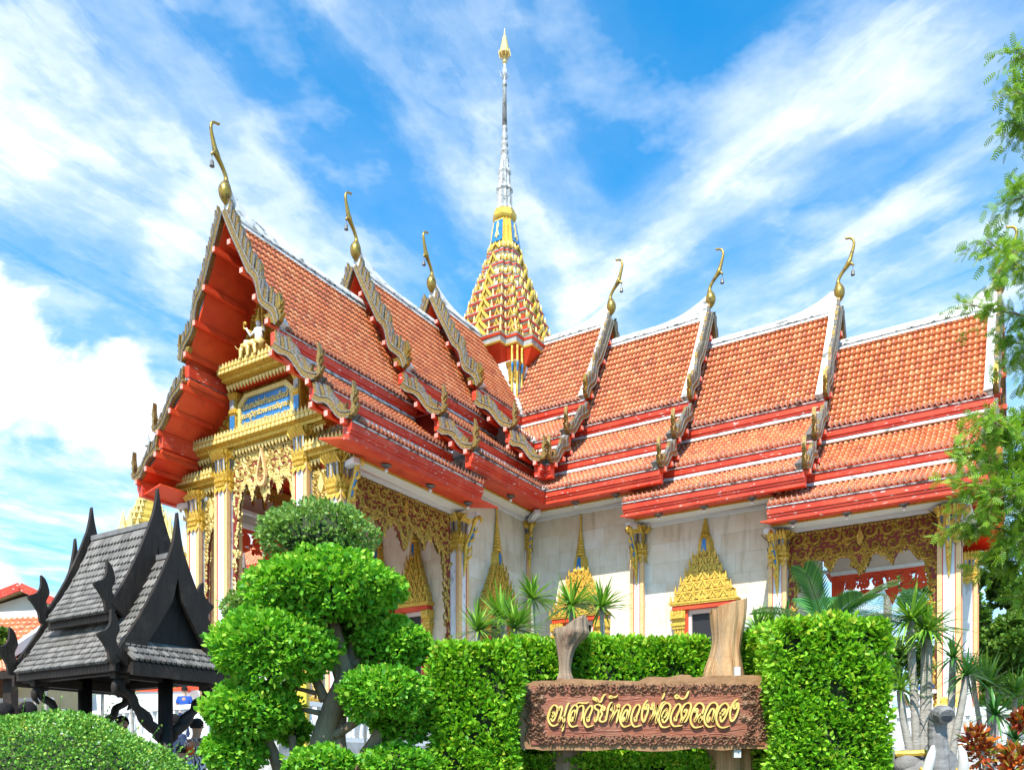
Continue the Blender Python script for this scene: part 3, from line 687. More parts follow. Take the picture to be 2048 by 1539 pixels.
def in_poly(poly):
    def f(x, y):
        c = False; j = len(poly) - 1
        for i in range(len(poly)):
            if (poly[i][1] > y) != (poly[j][1] > y) and x < (poly[j][0] - poly[i][0]) * (y - poly[i][1]) / (poly[j][1] - poly[i][1]) + poly[i][0]: c = not c
            j = i
        return c
    return f
def arch_panel(fn, half, ztop, drops, name='arch_panel', gold='gold', thick=.08, cell=.50, seed=0, both=True, legz=None, border=True):
    """hanging carved valance between two columns. drops: (fraction 0..1 of the half width from the centre, depth)"""
    rnd = random.Random(seed)
    right = [(x * half, ztop - d) for x, d in drops]
    poly = [(-half, ztop), *[(-x, y) for x, y in reversed(right)], *[p for p in right if p[0] > 1e-6], (half, ztop)]
    o = MB().prism(poly, fn, -thick / 2, thick / 2).build(name, 'maroon', TU)
    ins = in_poly([(x * .985, y + .02) for x, y in poly]); lowest = min(p[1] for p in poly)
    for sg in ((1, -1) if both else (1,)):
        mb = MB(); f2 = lambda a, b, w: fn(a, b, sg * (thick / 2 + .003 + w))
        carve(mb, f2, ins, (-half, lowest, half, ztop), cell, .05, rnd)
        for x, y in poly[1:-1]:      # leaves follow the scalloped edge
            for q in range(3): leaf_relief(mb, f2, x * (.97 - q * .02), y + .10 + q * .07, -math.pi / 2 + rnd.uniform(-.5, .5), .14, .08, .05)
        if border:
            n = int(half * 2 / .11)
            for i in range(n): leaf_relief(mb, f2, -half + (i + .5) * .11, ztop - .015, -math.pi / 2, .11, .10, .035)
            mb.box if False else None
        # pendant flame in the middle
        mb.prism([(0, ztop - .10), (.11, ztop - .42), (.06, ztop - .58), (0, ztop - .66), (-.06, ztop - .58), (-.11, ztop - .42)], f2, 0, .06)
        mb.build('carving', gold, o, kind='stuff')
    return o
DROP = cr_spline([(0, 1.62), (.04, 1.50), (.10, 1.22), (.17, 1.02), (.26, 1.0), (.34, 1.06), (.40, 1.22), (.435, 1.40), (.47, 1.16), (.55, .98), (.66, 1.0), (.74, 1.18), (.775, 1.32), (.81, 1.20), (.86, 1.32), (.91, 1.75), (.935, 2.1), (.95, 2.7), (.96, 3.4), (.965, 6.2), (1.0, 6.2)], 2)
arch_panel(lambda a, b, w: (9.8 + a, 2.88 + w, b), 2.2, 8.22, DROP, seed=1, gold='gold_dark')
arch_panel(lambda a, b, w: (2.88 + w, 14.28 + a, b), 2.05, 7.34, [(x, d * .92 if d < 5 else 5.4) for x, d in DROP], seed=2, gold='gold_dark')
DROP2 = cr_spline([(0, 1.55), (.07, 1.35), (.16, 1.0), (.26, .98), (.36, 1.15), (.42, 1.42), (.47, 1.15), (.56, .92), (.68, 1.0), (.77, 1.25), (.84, 1.6), (.89, 2.2), (.92, 3.0), (.93, 7.4), (1.0, 7.4)], 2)
arch_panel(lambda a, b, w: (12.42 + w, a, b), 1.36, 9.36, DROP2, seed=3, gold='gold_pale', cell=.42)
DROP3 = [(0, .9), (.25, 1.0), (.5, 1.3), (.7, 1.9), (.8, 2.8), (.84, 6.2), (1.0, 6.2)]
for s in (-1, 1): arch_panel(lambda a, b, w: (12.42 + w, s * 2.25 + a, b), .38, 8.30, DROP3, seed=4, gold='gold_pale', cell=.22)
# upper little panels over the side bays
for s in (-1, 1):
    fn = lambda a, b, w: (12.32 + w, a, b); pl = [(s * 1.9, 9.06), (s * 3.3, 9.06), (s * 3.05, 9.38), (s * 2.1, 9.46), (s * 1.9, 9.46)]
    o = MB().prism(pl, fn, 0, .06).build('side_panel', 'darkmos', TU); mb = MB()
    carve(mb, lambda a, b, w: fn(a, b, .065 + w), in_poly(pl), (min(p[0] for p in pl), 9.06, max(p[0] for p in pl), 9.46), .2, .05, random.Random(9)); mb.build('carving', 'gold_pale', o, kind='stuff')

# hanging fretwork screens on the far sides of both porches, cream beam above
def fret(fn, half, ztop, seed, bh=.75):
    rnd = random.Random(seed); beam = MB().box(fn(-half, ztop + .0, -.14), fn(half, ztop + bh, .14)).build('porch_beam', 'pinkwall', TU)
    MB().box(fn(-half, ztop - .02, -.17), fn(half, ztop + .10, .17)).build('beam_moulding', 'white', beam)
    o = empty('fret_screen', parent=TU); mb = MB()
    mb.box(fn(-half, ztop - .14, -.02), fn(half, ztop - .022, .02))
    n = 9
    for i in range(n):
        a = -half + (i + .5) * 2 * half / n; r = half / n * .98; d = .46 + .14 * abs(2 * (i + .5) / n - 1) ** 2
        for q, (rr, tn, st) in enumerate(((r, 1, .6), (r * .6, -1, 2.4))):
            N = 20; up = []; lo = []
            for j in range(N + 1):
                t = j / N; ang = st + tn * t * 3.3 * math.pi; R_ = rr * (1 - t * .85); k = .085
                up.append((a + math.cos(ang) * (R_ + k / 2), ztop - .14 - d / 2 + math.sin(ang) * (R_ + k / 2))); lo.append((a + math.cos(ang) * (R_ - k / 2), ztop - .14 - d / 2 + math.sin(ang) * (R_ - k / 2)))
            mb.strip(up, lo, fn, -.02 + q * .004, .02 - q * .004)
        for _ in range(16):
            x = a + rnd.uniform(-r, r); y = ztop - .16 - rnd.uniform(0, d + .1); an = rnd.uniform(0, 6.3); l_ = .16
            mb.prism([(x, y), (x + l_ * .5 * math.cos(an) - .05 * math.sin(an), y + l_ * .5 * math.sin(an) + .05 * math.cos(an)), (x + l_ * math.cos(an), y + l_ * math.sin(an)), (x + l_ * .5 * math.cos(an) + .05 * math.sin(an), y + l_ * .5 * math.sin(an) - .05 * math.cos(an))], fn, -.012, .012)
        mb.prism([(a - r, ztop - .16 - d), (a, ztop - .30 - d), (a + r, ztop - .16 - d), (a, ztop - .10 - d)], fn, -.015, .015)
    for s in (-1, 1): mb.prism([(s * half, ztop - .1), (s * (half - .5), ztop - .1), (s * (half - .38), ztop - .8), (s * (half - .16), ztop - 1.5), (s * half, ztop - 1.9)], fn, -.016, .016)
    mb.prism([(-.22, ztop - .75), (0, ztop - 1.25), (.22, ztop - .75), (0, ztop - .5)], fn, -.017, .017)
    mb.build('fretwork', 'red_clean', o, kind='stuff')
    return beam
bL = fret(lambda a, b, w: (9.8 + a, -2.88 + w, b), 2.15, 7.9, 5, 1.3)
bR = fret(lambda a, b, w: (-2.88 + w, 14.28 + a, b), 2.05, 7.2, 6)
# gold drapery along the left porch beam
for i in range(9):
    mb = MB(); a = 7.8 + i * .46; N = 6
    up = [(a + .46 * j / N, 9.16) for j in range(N + 1)]; lo = [(a + .46 * j / N, 9.08 - .16 * math.sin(math.pi * j / N)) for j in range(N + 1)]
    mb.strip(up, lo, lambda x, y, w: (x, -2.73 + w, y), 0, .03); mb.build('swag', 'gold_dark', bL); mb = MB()
    mb.prism([(a - .05, 9.04), (a + .05, 9.04), (a + .075, 8.82), (a, 8.60), (a - .075, 8.82)], lambda x, y, w: (x, -2.73 + w, y), 0, .05); mb.build('tassel', 'gold_dark', bL)
MB().box((7.5, -2.73, 9.165), (12.1, -2.62, 9.36)).build('drapery_rail', 'gold_dark', bL)
MB().box((7.4, -3.0, 9.21), (12.1, -2.75, 9.61)).build('upper_beam', 'gold_dark', bL)

# ------------------------------------------------------------------ windows with tiered gold crowns
def gable_leaf(mb, fn, a, b, wd, h, w0, w1, mi=0, mj=None):
    """pointed arch antefix: frame and tympanum"""
    out = [(-.5, 0), (-.44, .25), (-.28, .52), (-.10, .80), (0, 1.15), (.10, .80), (.28, .52), (.44, .25), (.5, 0)]
    inn = [(x * .62, y * .68) for x, y in out]
    mb.strip([(a + x * wd, b + y * h) for x, y in out], [(a + x * wd, b + y * h) for x, y in inn], fn, w0, w1, mi)
    mb.prism([(a + x * wd, b + y * h) for x, y in inn], fn, w0, w0 + (w1 - w0) * .45, mi if mj is None else mj)
def window(fn, tip, name='window', col_z=True, opening=True):
    """fn(a, b, w): along the wall, height, out of the wall"""
    root = empty(name, parent=TU)
    tiers = [(1.15, 5.48, .36), (.98, 5.80, .33), (.80, 6.10, .30), (.64, 6.38, .27), (.50, 6.64, .24), (.40, 6.86, .22)]
    for i, (hw, z, dp) in enumerate(tiers):
        nz = tiers[i + 1][1] if i + 1 < len(tiers) else 7.08
        mb = MB(lambda a, b, w: fn(a, b, w))
        mb.box((-hw * .86, z, 0), (hw * .86, nz, dp * .8), 0)
        for (b0, b1, k) in ((.0, .05, .94), (.05, .09, 1.0), (.09, .115, .96)): mb.box((-hw * k, z + b0, 0), (hw * k, z + b1, dp * k), 0)
        mb.box((-hw * .90, z + .117, 0), (hw * .90, z + .14, dp * .86), 1)
        n = 5 if i < 2 else (3 if i < 5 else 1)
        f2 = lambda a, b, w: (a, b, w)
        for j in range(n):
            a = (j - (n - 1) / 2) * hw * 1.5 / max(n, 1); big = 1.15 if j == n // 2 else .85
            gable_leaf(mb, f2, a, z + .14, hw * .34 * big * (1 if n > 3 else 1.25), (nz - z) * .95 * big, dp * .84, dp * .84 + .07, 0, 0)
        m = max(4, int(hw * 10))
        for j in range(m + 1):
            a = -hw * .93 + 2 * hw * .93 * j / m
            mb.prism([(a - .035, z + .10), (a + .035, z + .10), (a + .028, z + .20), (a, z + .34), (a - .028, z + .20)], f2, dp * .86 + .01, dp * .86 + .05, 0)
        mb.build('crown_tier', ['gold', 'red_clean'], root)
    # bell
    rz = [(7.08, .30), (7.16, .27), (7.3, .27), (7.5, .24), (7.63, .17)]
    mb = MB()
    for (za, ra), (zb, rb) in zip(rz[:-1], rz[1:]):
        mb.add([fn(-ra, za, 0), fn(-ra * .7, za, ra * .8), fn(ra * .7, za, ra * .8), fn(ra, za, 0), fn(-rb, zb, 0), fn(-rb * .7, zb, rb * .8), fn(rb * .7, zb, rb * .8), fn(rb, zb, 0)], [(0, 1, 5, 4), (1, 2, 6, 5), (2, 3, 7, 6)])
    mb.add([fn(-.17, 7.63, 0), fn(-.12, 7.63, .14), fn(.12, 7.63, .14), fn(.17, 7.63, 0)], [(0, 1, 2, 3)])
    for a in (-.20, -.13, .13, .20): mb.tube([fn(a, 7.08, .22), fn(a * .65, 7.62, .14)], .022, 5)
    bell = mb.build('crown_bell', 'gold', root)
    MB().prism([(-.085, 7.14), (.085, 7.14), (.07, 7.50), (0, 7.58), (-.07, 7.50)], lambda a, b, w: fn(a, b, w - (b - 7.14) * .10), .235, .243).build('blue_inlay', 'bluemos', bell)
    # ringed spike
    mb = MB(); n = 9; z0 = 7.63; z1 = z0 + (tip - z0) * .62
    for i in range(n):
        q = i / n; r = .145 * (1 - q) + .035; za = z0 + (z1 - z0) * q; zb = z0 + (z1 - z0) * (i + 1) / n
        c = fn(0, 0, .07)
        mb.lathe([(r * .75, za), (r, za + (zb - za) * .35), (r * .9, za + (zb - za) * .75), (r * .7, zb)], (c[0], c[1], 0), 9)
    c = fn(0, 0, .07); mb.lathe([(.04, z1), (.028, z1 + (tip - z1) * .5), (.045, z1 + (tip - z1) * .62), (.012, tip)], (c[0], c[1], 0), 8)
    mb.build('crown_spike', 'gold', root)
    # lintel, jambs, fluted pilasters, shutter
    MB(fn and (lambda a, b, w: fn(a, b, w))).box((-1.02, 5.34, 0), (1.02, 5.478, .30)).build('lintel', 'red_clean', root)
    for s in (-1, 1):
        mb = MB(lambda a, b, w: fn(s * a, b, w)); mb.box((.66, FLOOR + .3, 0), (1.02, 5.338, .16))
        for q in range(4): mb.box((.69 + q * .085, FLOOR + .4, .16), (.74 + q * .085, 4.75, .19))
        for (b0, b1, k) in ((4.75, 4.85, .05), (4.85, 4.95, .09), (4.97, 5.06, .04), (5.06, 5.33, .10)): mb.box((.66 - k * .5, b0, 0), (1.02 + k, b1, .17 + k))
        for q in range(4): mb.prism([(.66 + q * .1, 5.08), (.76 + q * .1, 5.08), (.78 + q * .1, 5.25), (.71 + q * .1, 5.34), (.64 + q * .1, 5.25)], lambda a, b, w: (a, b, w), .27, .32)
        mb.build('pilaster', 'gold', root)
        MB(lambda a, b, w: fn(s * a, b, w)).box((.545, FLOOR + .3, 0), (.655, 5.338, .20)).build('frame', 'red_clean', root)
        MB(lambda a, b, w: fn(s * a, b, w)).box((.44, FLOOR + .3, 0), (.543, 5.20, .13)).build('inner_frame', 'pinkwall', root)
    MB(lambda a, b, w: fn(a, b, w)).box((-.543, 5.202, 0), (.543, 5.335, .13)).build('inner_frame', 'pinkwall', root)
    MB(lambda a, b, w: fn(a, b, w)).box((-.438, FLOOR + .3, .004), (.438, 5.20, .03)).build('shutter', 'dark', root)
    return root
window(lambda a, b, w: (W + w, 9.6 + a, b), 8.5)
window(lambda a, b, w: (W + w, 5.09 + a, b), 9.14)
window(lambda a, b, w: (5.0 + a, W + w, b), 9.30)
window(lambda a, b, w: (7.3 + w, 1.33 + a * .66, b), 8.5)
window(lambda a, b, w: (7.3 + w, -.25 + a * .66, b), 8.7)

# ------------------------------------------------------------------ front gable of the left wing
def entab(s0, s1, z0, z1, u0, u1, name='entablature'):
    """gilded cornice band facing +u with lotus spikes above and a drip fringe below"""
    h = z1 - z0; o = empty(name, parent=TU)
    mb = MB()
    for (a, b, k) in ((0, .16, .55), (.16, .24, .62), (.24, .52, .80), (.52, .60, .9), (.60, .93, 1.0), (.93, 1.0, 1.04)):
        mb.box((u0, s0 - .04 * k, z0 + h * a), (u0 + (u1 - u0) * k, s1 + .04 * k, z0 + h * b))
    mb.build('moulding', 'gold', o)
    mb = MB(); uu = u0 + (u1 - u0); n = int((s1 - s0) / .16)
    for i in range(n):
        a = s0 + (i + .5) * (s1 - s0) / n; d = .065
        mb.prism([(a - d, z0 + h * .66), (a, z0 + h * .60), (a + d, z0 + h * .66), (a + d, z0 + h * .86), (a, z0 + h * .92), (a - d, z0 + h * .86)], lambda x, y, w: (w, x, y), uu + .002, uu + .022)
    mb.build('band_rosettes', 'gold_pale', o, kind='stuff')
    mb = MB(); f = lambda x, y, w: (w, x, y)
    n = int((s1 - s0) / .135)
    for i in range(n):
        a = s0 + (i + .5) * (s1 - s0) / n
        MB().prism([(a - .055, z1), (a + .055, z1), (a + .048, z1 + .05), (a + .004, z1 + .17), (a - .004, z1 + .17), (a - .048, z1 + .05)], f, uu - .05, uu).build('lotus_spike', 'gold_pale', o)
        MB().prism([(a - .06, z0), (a + .06, z0), (a + .045, z0 - .06), (a, z0 - .16), (a - .045, z0 - .06)], lambda x, y, w: (w + (y - z0) * .25, x, y), u0 + (u1 - u0) * .60, u0 + (u1 - u0) * .60 + .04).build('drip_leaf', 'gold_pale', o)
    MB().box((u0 - .02, s0, z0 - .02), (u0 + (u1 - u0) * .5, s1, z0 - .001)).build('red_underside', 'red_clean', o)
    return o
entab(-2.75, 2.45, 9.42, 9.80, 12.25, 12.82)
entab(1.9, 3.85, 8.54, 8.88, 12.25, 12.80); entab(-3.85, -1.9, 8.54, 8.88, 12.25, 12.80)
entab(-1.3, 1.3, 11.26, 11.6, 12.25, 13.05)
# wall of the pediment following the roof tiers
poly = [(-4.35, 8.7), (4.35, 8.7), (3.35, 9.36), (3.3, 9.72), (1.92, 10.95), (1.88, 11.6), (.95, 13.1), (.05, 14.8), (-.05, 14.8), (-.95, 13.1), (-1.88, 11.6), (-1.92, 10.95), (-3.3, 9.72), (-3.35, 9.36)]
ped = MB().prism(poly, lambda a, b, w: (w, a, b), 12.15, 12.25).build('pediment', 'red_clean', TU)
mb = MB(); ins = in_poly([(x * .95, y - .05) for x, y in poly])
carve(mb, lambda a, b, w: (12.252 + w, a, b), lambda a, b: ins(a, b) and b > 9.9 and not (abs(a) < 1.15 and 9.95 < b < 11.1), (-3, 9.9, 3, 14.5), .30, .07, random.Random(21))
mb.build('carving', 'gold', ped, kind='stuff')
for s in (-1, 1):
    mb = MB(); mb.bar((12.32, s * 3.35, 9.8), (12.32, s * 1.78, 11.15), .10, .12); mb.bar((12.32, s * 2.0, 11.6), (12.32, s * .06, 14.8), .10, .12); mb.build('raking_moulding', 'gold', ped)
    column_m = MB(); column_m.stack(RED, [(.13, 9.92), (.13, 10.52), (.17, 10.57), (.17, 10.65), (.14, 10.69), (.14, 10.97), (.2, 11.12), (.2, 11.17)], (12.4, s * 1.32, 0)); column_m.build('small_column', 'gold', ped)
    MB().box((12.41, s * 1.32 - .10, 9.94), (12.535, s * 1.32 + .10, 10.5)).build('blue_inlay', 'bluemos', ped)
    MB().box((12.41, s * 1.32 - .09, 10.7), (12.545, s * 1.32 + .09, 10.95)).build('silver_inlay', 'silver', ped)
# inscription plaque
cut = .30
def octo(hw, hh, c): return [(-hw + c, -hh), (hw - c, -hh), (hw, -hh + c * .9), (hw, hh - c * .9), (hw - c, hh), (-hw + c, hh), (-hw, hh - c * .9), (-hw, -hh + c * .9)]
PZ = 10.47
pq = MB().prism([(a, b + PZ) for a, b in octo(1.06, .50, .26)], lambda a, b, w: (w, a, b), 12.30, 12.40).build('plaque', 'bluemos', ped)
o1, o2 = octo(1.15, .59, .29), octo(1.03, .47, .255)
MB().strip([(a, b + PZ) for a, b in o1 + o1[:1]], [(a, b + PZ) for a, b in o2 + o2[:1]], lambda a, b, w: (w, a, b), 12.32, 12.47).build('plaque_frame', 'gold_pale', ped)
def text_mesh(body, size, extrude, name, m, parent, M_, squeeze=1.0, shear=0.0):
    c = bpy.data.curves.new('inscription', 'FONT'); c.body = body; c.size = size; c.align_x = 'CENTER'; c.align_y = 'CENTER'; c.extrude = extrude; c.resolution_u = 2; c.shear = shear; c.offset = size * .02
    tmp = bpy.data.objects.new('inscription', c); COL.objects.link(tmp); bpy.context.view_layer.update()
    me = bpy.data.meshes.new_from_object(tmp.evaluated_get(bpy.context.evaluated_depsgraph_get())); bpy.data.objects.remove(tmp)
    me.transform(M_ @ Matrix.Diagonal((squeeze, 1, 1, 1))); return finish(me, name, m, parent)
FRONT = lambda z: Matrix(((0, 0, 1, 12.415), (1, 0, 0, 0), (0, 1, 0, z), (0, 0, 0, 1)))
for body, z, sq, sz in (('มณฑปพ่อท่านสมเด็จเจ้า', PZ + .23, .88, .235), ('พระครูวิสุทธิวงษาจารย์ญาณมุนี', PZ - .03, .80, .22), ('จัดกลุ่มวงษญาติทุกระ พ.ศ. ๒๕๓๖', PZ - .28, .78, .185)):
    text_mesh(body, sz, .012, 'inscription', 'gold_pale', pq, FRONT(z), sq)
# guardian group above the plaque: a rider seated on an elephant with three heads
mb = MB(); cu, cz0 = 12.72, 11.68
mb.ico((cu - .1, 0, cz0 + .30), .30, 0, 12, 8, (1, 1.1, .85))
for s in (-1, 0, 1):
    mb.ico((cu + .16, s * .24, cz0 + .38), .17, 0, 10, 7)
    mb.tube([(cu + .30, s * .26, cz0 + .38), (cu + .36, s * .28, cz0 + .20), (cu + .35, s * .30, cz0 + .05), (cu + .40, s * .30, cz0 - .02)], [.07, .06, .045, .03], 8)
    for e in (-1, 1):
        mb.tube([(cu + .28, s * .26 + e * .07, cz0 + .30), (cu + .42, s * .27 + e * .10, cz0 + .27), (cu + .48, s * .27 + e * .11, cz0 + .33)], [.025, .02, .006], 6)
for a, b in ((.05, .16), (.05, -.16), (-.22, .16), (-.22, -.16)): mb.tube([(cu + a, b, cz0 + .2), (cu + a + .01, b, cz0 - .07)], [.085, .075], 8)
st = mb.build('elephant_figure', 'gold_pale', ped, smooth=True)
mb = MB()
mb.tube([(cu - .05, 0, cz0 + .5), (cu - .05, 0, cz0 + .72), (cu - .04, 0, cz0 + .92), (cu - .03, 0, cz0 + 1.0)], [.15, .12, .14, .05], 10)
mb.ico((cu - .03, 0, cz0 + 1.08), .085, 0, 10, 7, (1, .9, 1.15))
for s in (-1, 1):
    mb.tube([(cu, s * .12, cz0 + .55), (cu + .20, s * .26, cz0 + .52), (cu + .17, s * .20, cz0 + .28)], [.08, .075, .05], 8)
    mb.tube([(cu - .04, s * .14, cz0 + .92), (cu + .02, s * .30, cz0 + .80), (cu + .13, s * .34, cz0 + .98)], [.05, .042, .03], 8)
mb.build('rider_figure', 'white', ped, smooth=True)
mb = MB(); mb.lathe([(.09, 0), (.10, .03), (.06, .08), (.05, .16), (.012, .38)], (cu - .03, 0, cz0 + 1.14), 10); mb.ico((cu + .15, -.35, cz0 + 1.1), .05); mb.tube([(cu + .15, .36, cz0 + .8), (cu + .17, .36, cz0 + 1.35)], [.02, .012], 6)
mb.tube([(cu - .06, -.34, cz0 + .95), (cu + .05, -.52, cz0 + 1.05), (cu + .1, -.50, cz0 + 1.22)], [.02, .03, .006], 6); mb.build('crown', 'gold', ped)
# teardrop crest on the front arch
mb = MB(); f = lambda a, b, w: (12.55 + w, a, b)
mb.strip([(x, y) for x, y in cr_spline([(0, 9.3), (.14, 8.8), (.2, 8.47), (.12, 8.25), (0, 8.21), (-.12, 8.25), (-.2, 8.47), (-.14, 8.8), (0, 9.3)], 2)], [(x * .72, (y - 8.55) * .72 + 8.55) for x, y in cr_spline([(0, 9.3), (.14, 8.8), (.2, 8.47), (.12, 8.25), (0, 8.21), (-.12, 8.25), (-.2, 8.47), (-.14, 8.8), (0, 9.3)], 2)], f, 0, .08)
scroll(mb, lambda a, b, w: f(a, b, w + .02), 0, 8.45, .12, 1, 0, .06, 0, False, .05); mb.build('arch_crest', 'peach', TU)

# ------------------------------------------------------------------ spire over the crossing
SP = empty('spire', (0, 0, -.13), parent=TU)
def red3(k=.55, m=.8):
    q = [(1, k), (m, k), (m, m), (k, m), (k, 1)]; out = []
    for i in range(4):
        c, s = math.cos(i * math.pi / 2), math.sin(i * math.pi / 2); out += [(x * c - y * s, x * s + y * c) for x, y in q]
    return out
R3 = red3()
# white drum standing in the valley with gold brackets
MB().stack(red3(.86, .97), [(1.56, 12.9), (1.56, 16.1)]).build('drum', 'white', SP)
for (u, v) in ((1.56, 1.34), (1.51, 1.55), (1.2, 1.56)):
    du, dv = .71, .71
    mb = MB(); pts = [(.02, 14.4, .03), (.05, 14.9, .05), (.04, 15.3, .045), (.07, 15.65, .05), (.11, 15.95, .055), (.08, 16.3, .05), (.10, 16.6, .045)]
    sp = cr_spline(pts, 3); mb.tube([(u + du * a, v + dv * a, z) for a, z, r in sp], [r for a, z, r in sp], 7)
    bk = mb.build('spire_bracket', 'gold', SP, smooth=True)
    mb = MB(); mb.tube([(u + du * (a + .02), v + dv * (a + .02), z) for a, z in ((.07, 15.6), (.11, 15.85), (.09, 16.15))], [.03, .052, .03], 6); mb.build('blue_scales', 'bluemos', bk)
    mb = MB(); mb.stack(RED, [(.07, 15.2), (.10, 15.3), (.08, 15.35), (.12, 15.8), (.19, 16.0)], (u - .05, v - .05, 0)); petal_ring_c = None; mb.build('bracket_capital', 'gold_dark', SP)
tiersS = [(2.02, 16.68, .60), (1.88, 17.26, .44), (1.73, 17.74, .46), (1.56, 18.24, .48), (1.40, 18.76, .48), (1.23, 19.28, .50), (1.04, 19.82, .58), (.83, 20.44, .60), (.64, 21.08, .42)]
for i, (w, z, h) in enumerate(tiersS):
    wn = tiersS[i + 1][0] if i + 1 < len(tiersS) else .52
    tier = empty('spire_tier', (0, 0, -.13), parent=TU)
    k = 1.0 if i else 1.0
    MB().stack(R3, [(w * (.80 if i else .78), z - (.10 if i else .52)), (w * .92, z - (.05 if i else .14)), (w * .97, z)]).build('tier_soffit', 'red_clean' if i == 0 else 'gold_pale', tier)
    if i == 0:
        MB().stack(R3, [(w * .98, z + .002), (w * .995, z + .06), (w * .97, z + .10)]).build('tier_edge', 'gold', tier)
        MB().stack(R3, [(w * .95, z + .103), (w * .97, z + .30)]).build('tier_wall', 'stone', tier)
        MB().stack(R3, [(w * .985, z + .303), (w * 1.0, z + .38)]).build('tier_band', 'red_clean', tier)
        zt = z + .384
    else:
        MB().stack(R3, [(w * .96, z + .003), (w * .99, z + .06)]).build('tier_wall', 'silver', tier)
        MB().stack(R3, [(w * 1.0, z + .063), (w * 1.02, z + .12)]).build('tier_band', 'red_clean', tier)
        zt = z + .123
    MB().stack(R3, [(w * .985, zt), (w * .995, zt + .06), (w * .93, zt + .065)]).build('tier_lip', 'silver', tier)
    zt += .066; ztop = z + h + .12
    wb = wn * .93
    MB().stack(R3, [(wb, zt), (wb * .99, max(ztop - .0, zt + .1))]).build('tier_body', 'white' if i >= 5 else 'red_clean', tier)
    mb = MB(); gs = max(.55, w / 1.86) ; gh = .44 * (1.0 if i < 6 else (.8 if i < 8 else .5))
    for side in range(4):
        c, s = math.cos(side * math.pi / 2), math.sin(side * math.pi / 2)
        rot = lambda x, y, z_: (x * c - y * s, x * s + y * c, z_)
        # large gable at mid face, smaller ones beside it
        f = lambda a, b, q: rot(w * .90 + q, a, b)
        ax_ = lambda *q: (lambda m_: (gable_leaf(m_, *q), m_.build('antefix', ['gold', 'gold_dark'], tier)))(MB())
        ax_(f, 0, zt, .78 * gs, gh * 1.15, 0, .12, 0, 1)
        f2 = lambda a, b, q: rot(w * .74 + q, a, b)
        for sg in (-1, 1):
            ax_(f, sg * w * .40, zt, .30 * gs, gh * .72, -.02, .06, 0, 1)
            ax_(f2, sg * w * .66, zt, .30 * gs, gh * .78, -.02, .06, 0, 1)
    for (x, y) in R3:
        q = .93 * w; conv = abs(abs(x) - abs(y)) > .3 or (abs(abs(x) - .8) < .01 and abs(abs(y) - .8) < .01)
        hh = (.36 if conv else .28) * (1 if i < 6 else (.75 if i < 8 else .5))
        MB().lathe([(.06, 0), (.085, .03), (.05, .07), (.075, .11), (.04, .16), (.05, .19), (.022, .26), (.004, max(hh, .28))], (x * q, y * q, zt), 7).build('corner_spike', 'gold_pale', tier)
    for side in range(4):
        c, s = math.cos(side * math.pi / 2), math.sin(side * math.pi / 2)
        for a in (-.22, .22):
            x, y = w * .93, a * w; MB().lathe([(.05, 0), (.07, .03), (.04, .10), (.045, .14), (.004, .34)], (x * c - y * s, x * s + y * c, zt), 7).build('corner_spike', 'gold_pale', tier)
# bell-shaped body with blue mosaic panels
MB().stack(R3, [(.60, 21.45), (.56, 21.60), (.52, 21.8), (.47, 22.3), (.40, 22.62)]).build('spire_bell', 'gold', SP)
for side in range(4):
    c, s = math.cos(side * math.pi / 2), math.sin(side * math.pi / 2); rot = lambda x, y, z_: (x * c - y * s, x * s + y * c, z_)
    o = MB().add([rot(.60, -.27, 21.62), rot(.60, .27, 21.62), rot(.45, .20, 22.54), rot(.45, -.20, 22.54), rot(.50, -.22, 21.65), rot(.50, .22, 21.65), rot(.38, .17, 22.52), rot(.38, -.17, 22.52)], [(0, 1, 2, 3), (0, 4, 5, 1), (1, 5, 6, 2), (2, 6, 7, 3), (3, 7, 4, 0)]).build('blue_panel', 'bluemos', SP)
    mb = MB(); fb = lambda a, b, q: rot(.605 - (b - 21.62) * .163 + q, a, b)
    mb.prism([(0, 22.5), (.06, 22.3), (.03, 22.1), (.07, 21.95), (.10, 21.85), (.03, 21.8), (0, 21.72), (-.03, 21.8), (-.10, 21.85), (-.07, 21.95), (-.03, 22.1), (-.06, 22.3)], fb, -.005, .03); mb.build('ornament', 'gold_pale', o)
MB().stack([(math.cos(math.pi * (2 * k + 1) / 8), math.sin(math.pi * (2 * k + 1) / 8)) for k in range(8)], [(.36, 22.60), (.46, 22.72), (.50, 22.80), (.50, 22.95), (.44, 23.0), (.44, 23.08)]).build('gold_collar', 'gold', SP)
fl = [(1 if k % 2 else .86) for k in range(24)]
FLUTE = [(fl[k] * math.cos(2 * math.pi * k / 24), fl[k] * math.sin(2 * math.pi * k / 24)) for k in range(24)]
mb = MB(); mb.stack(FLUTE, [(.38, 23.08), (.40, 23.14), (.32, 23.3), (.315, 23.9), (.36, 23.98), (.34, 24.05), (.27, 24.15), (.25, 24.62), (.285, 24.72), (.26, 24.78), (.20, 24.85), (.17, 25.25)])
mb.build('fluted_tiers', 'silver', SP)
mb = MB(); prof = [(.17, 25.1)]
zz = 25.12; r = .185
for i in range(5):
    prof += [(r * .75, zz), (r, zz + .10), (r * .95, zz + .2), (r * .72, zz + .25)]; zz += .31; r *= .90
mb.lathe(prof, n=14); mb.build('ring_stack', 'silver', SP, smooth=True)
mb = MB(); mb.lathe([(.105, zz - .05), (.075, 28.2), (.10, 28.25), (.10, 28.32), (.072, 28.36), (.06, 29.3)], n=12)
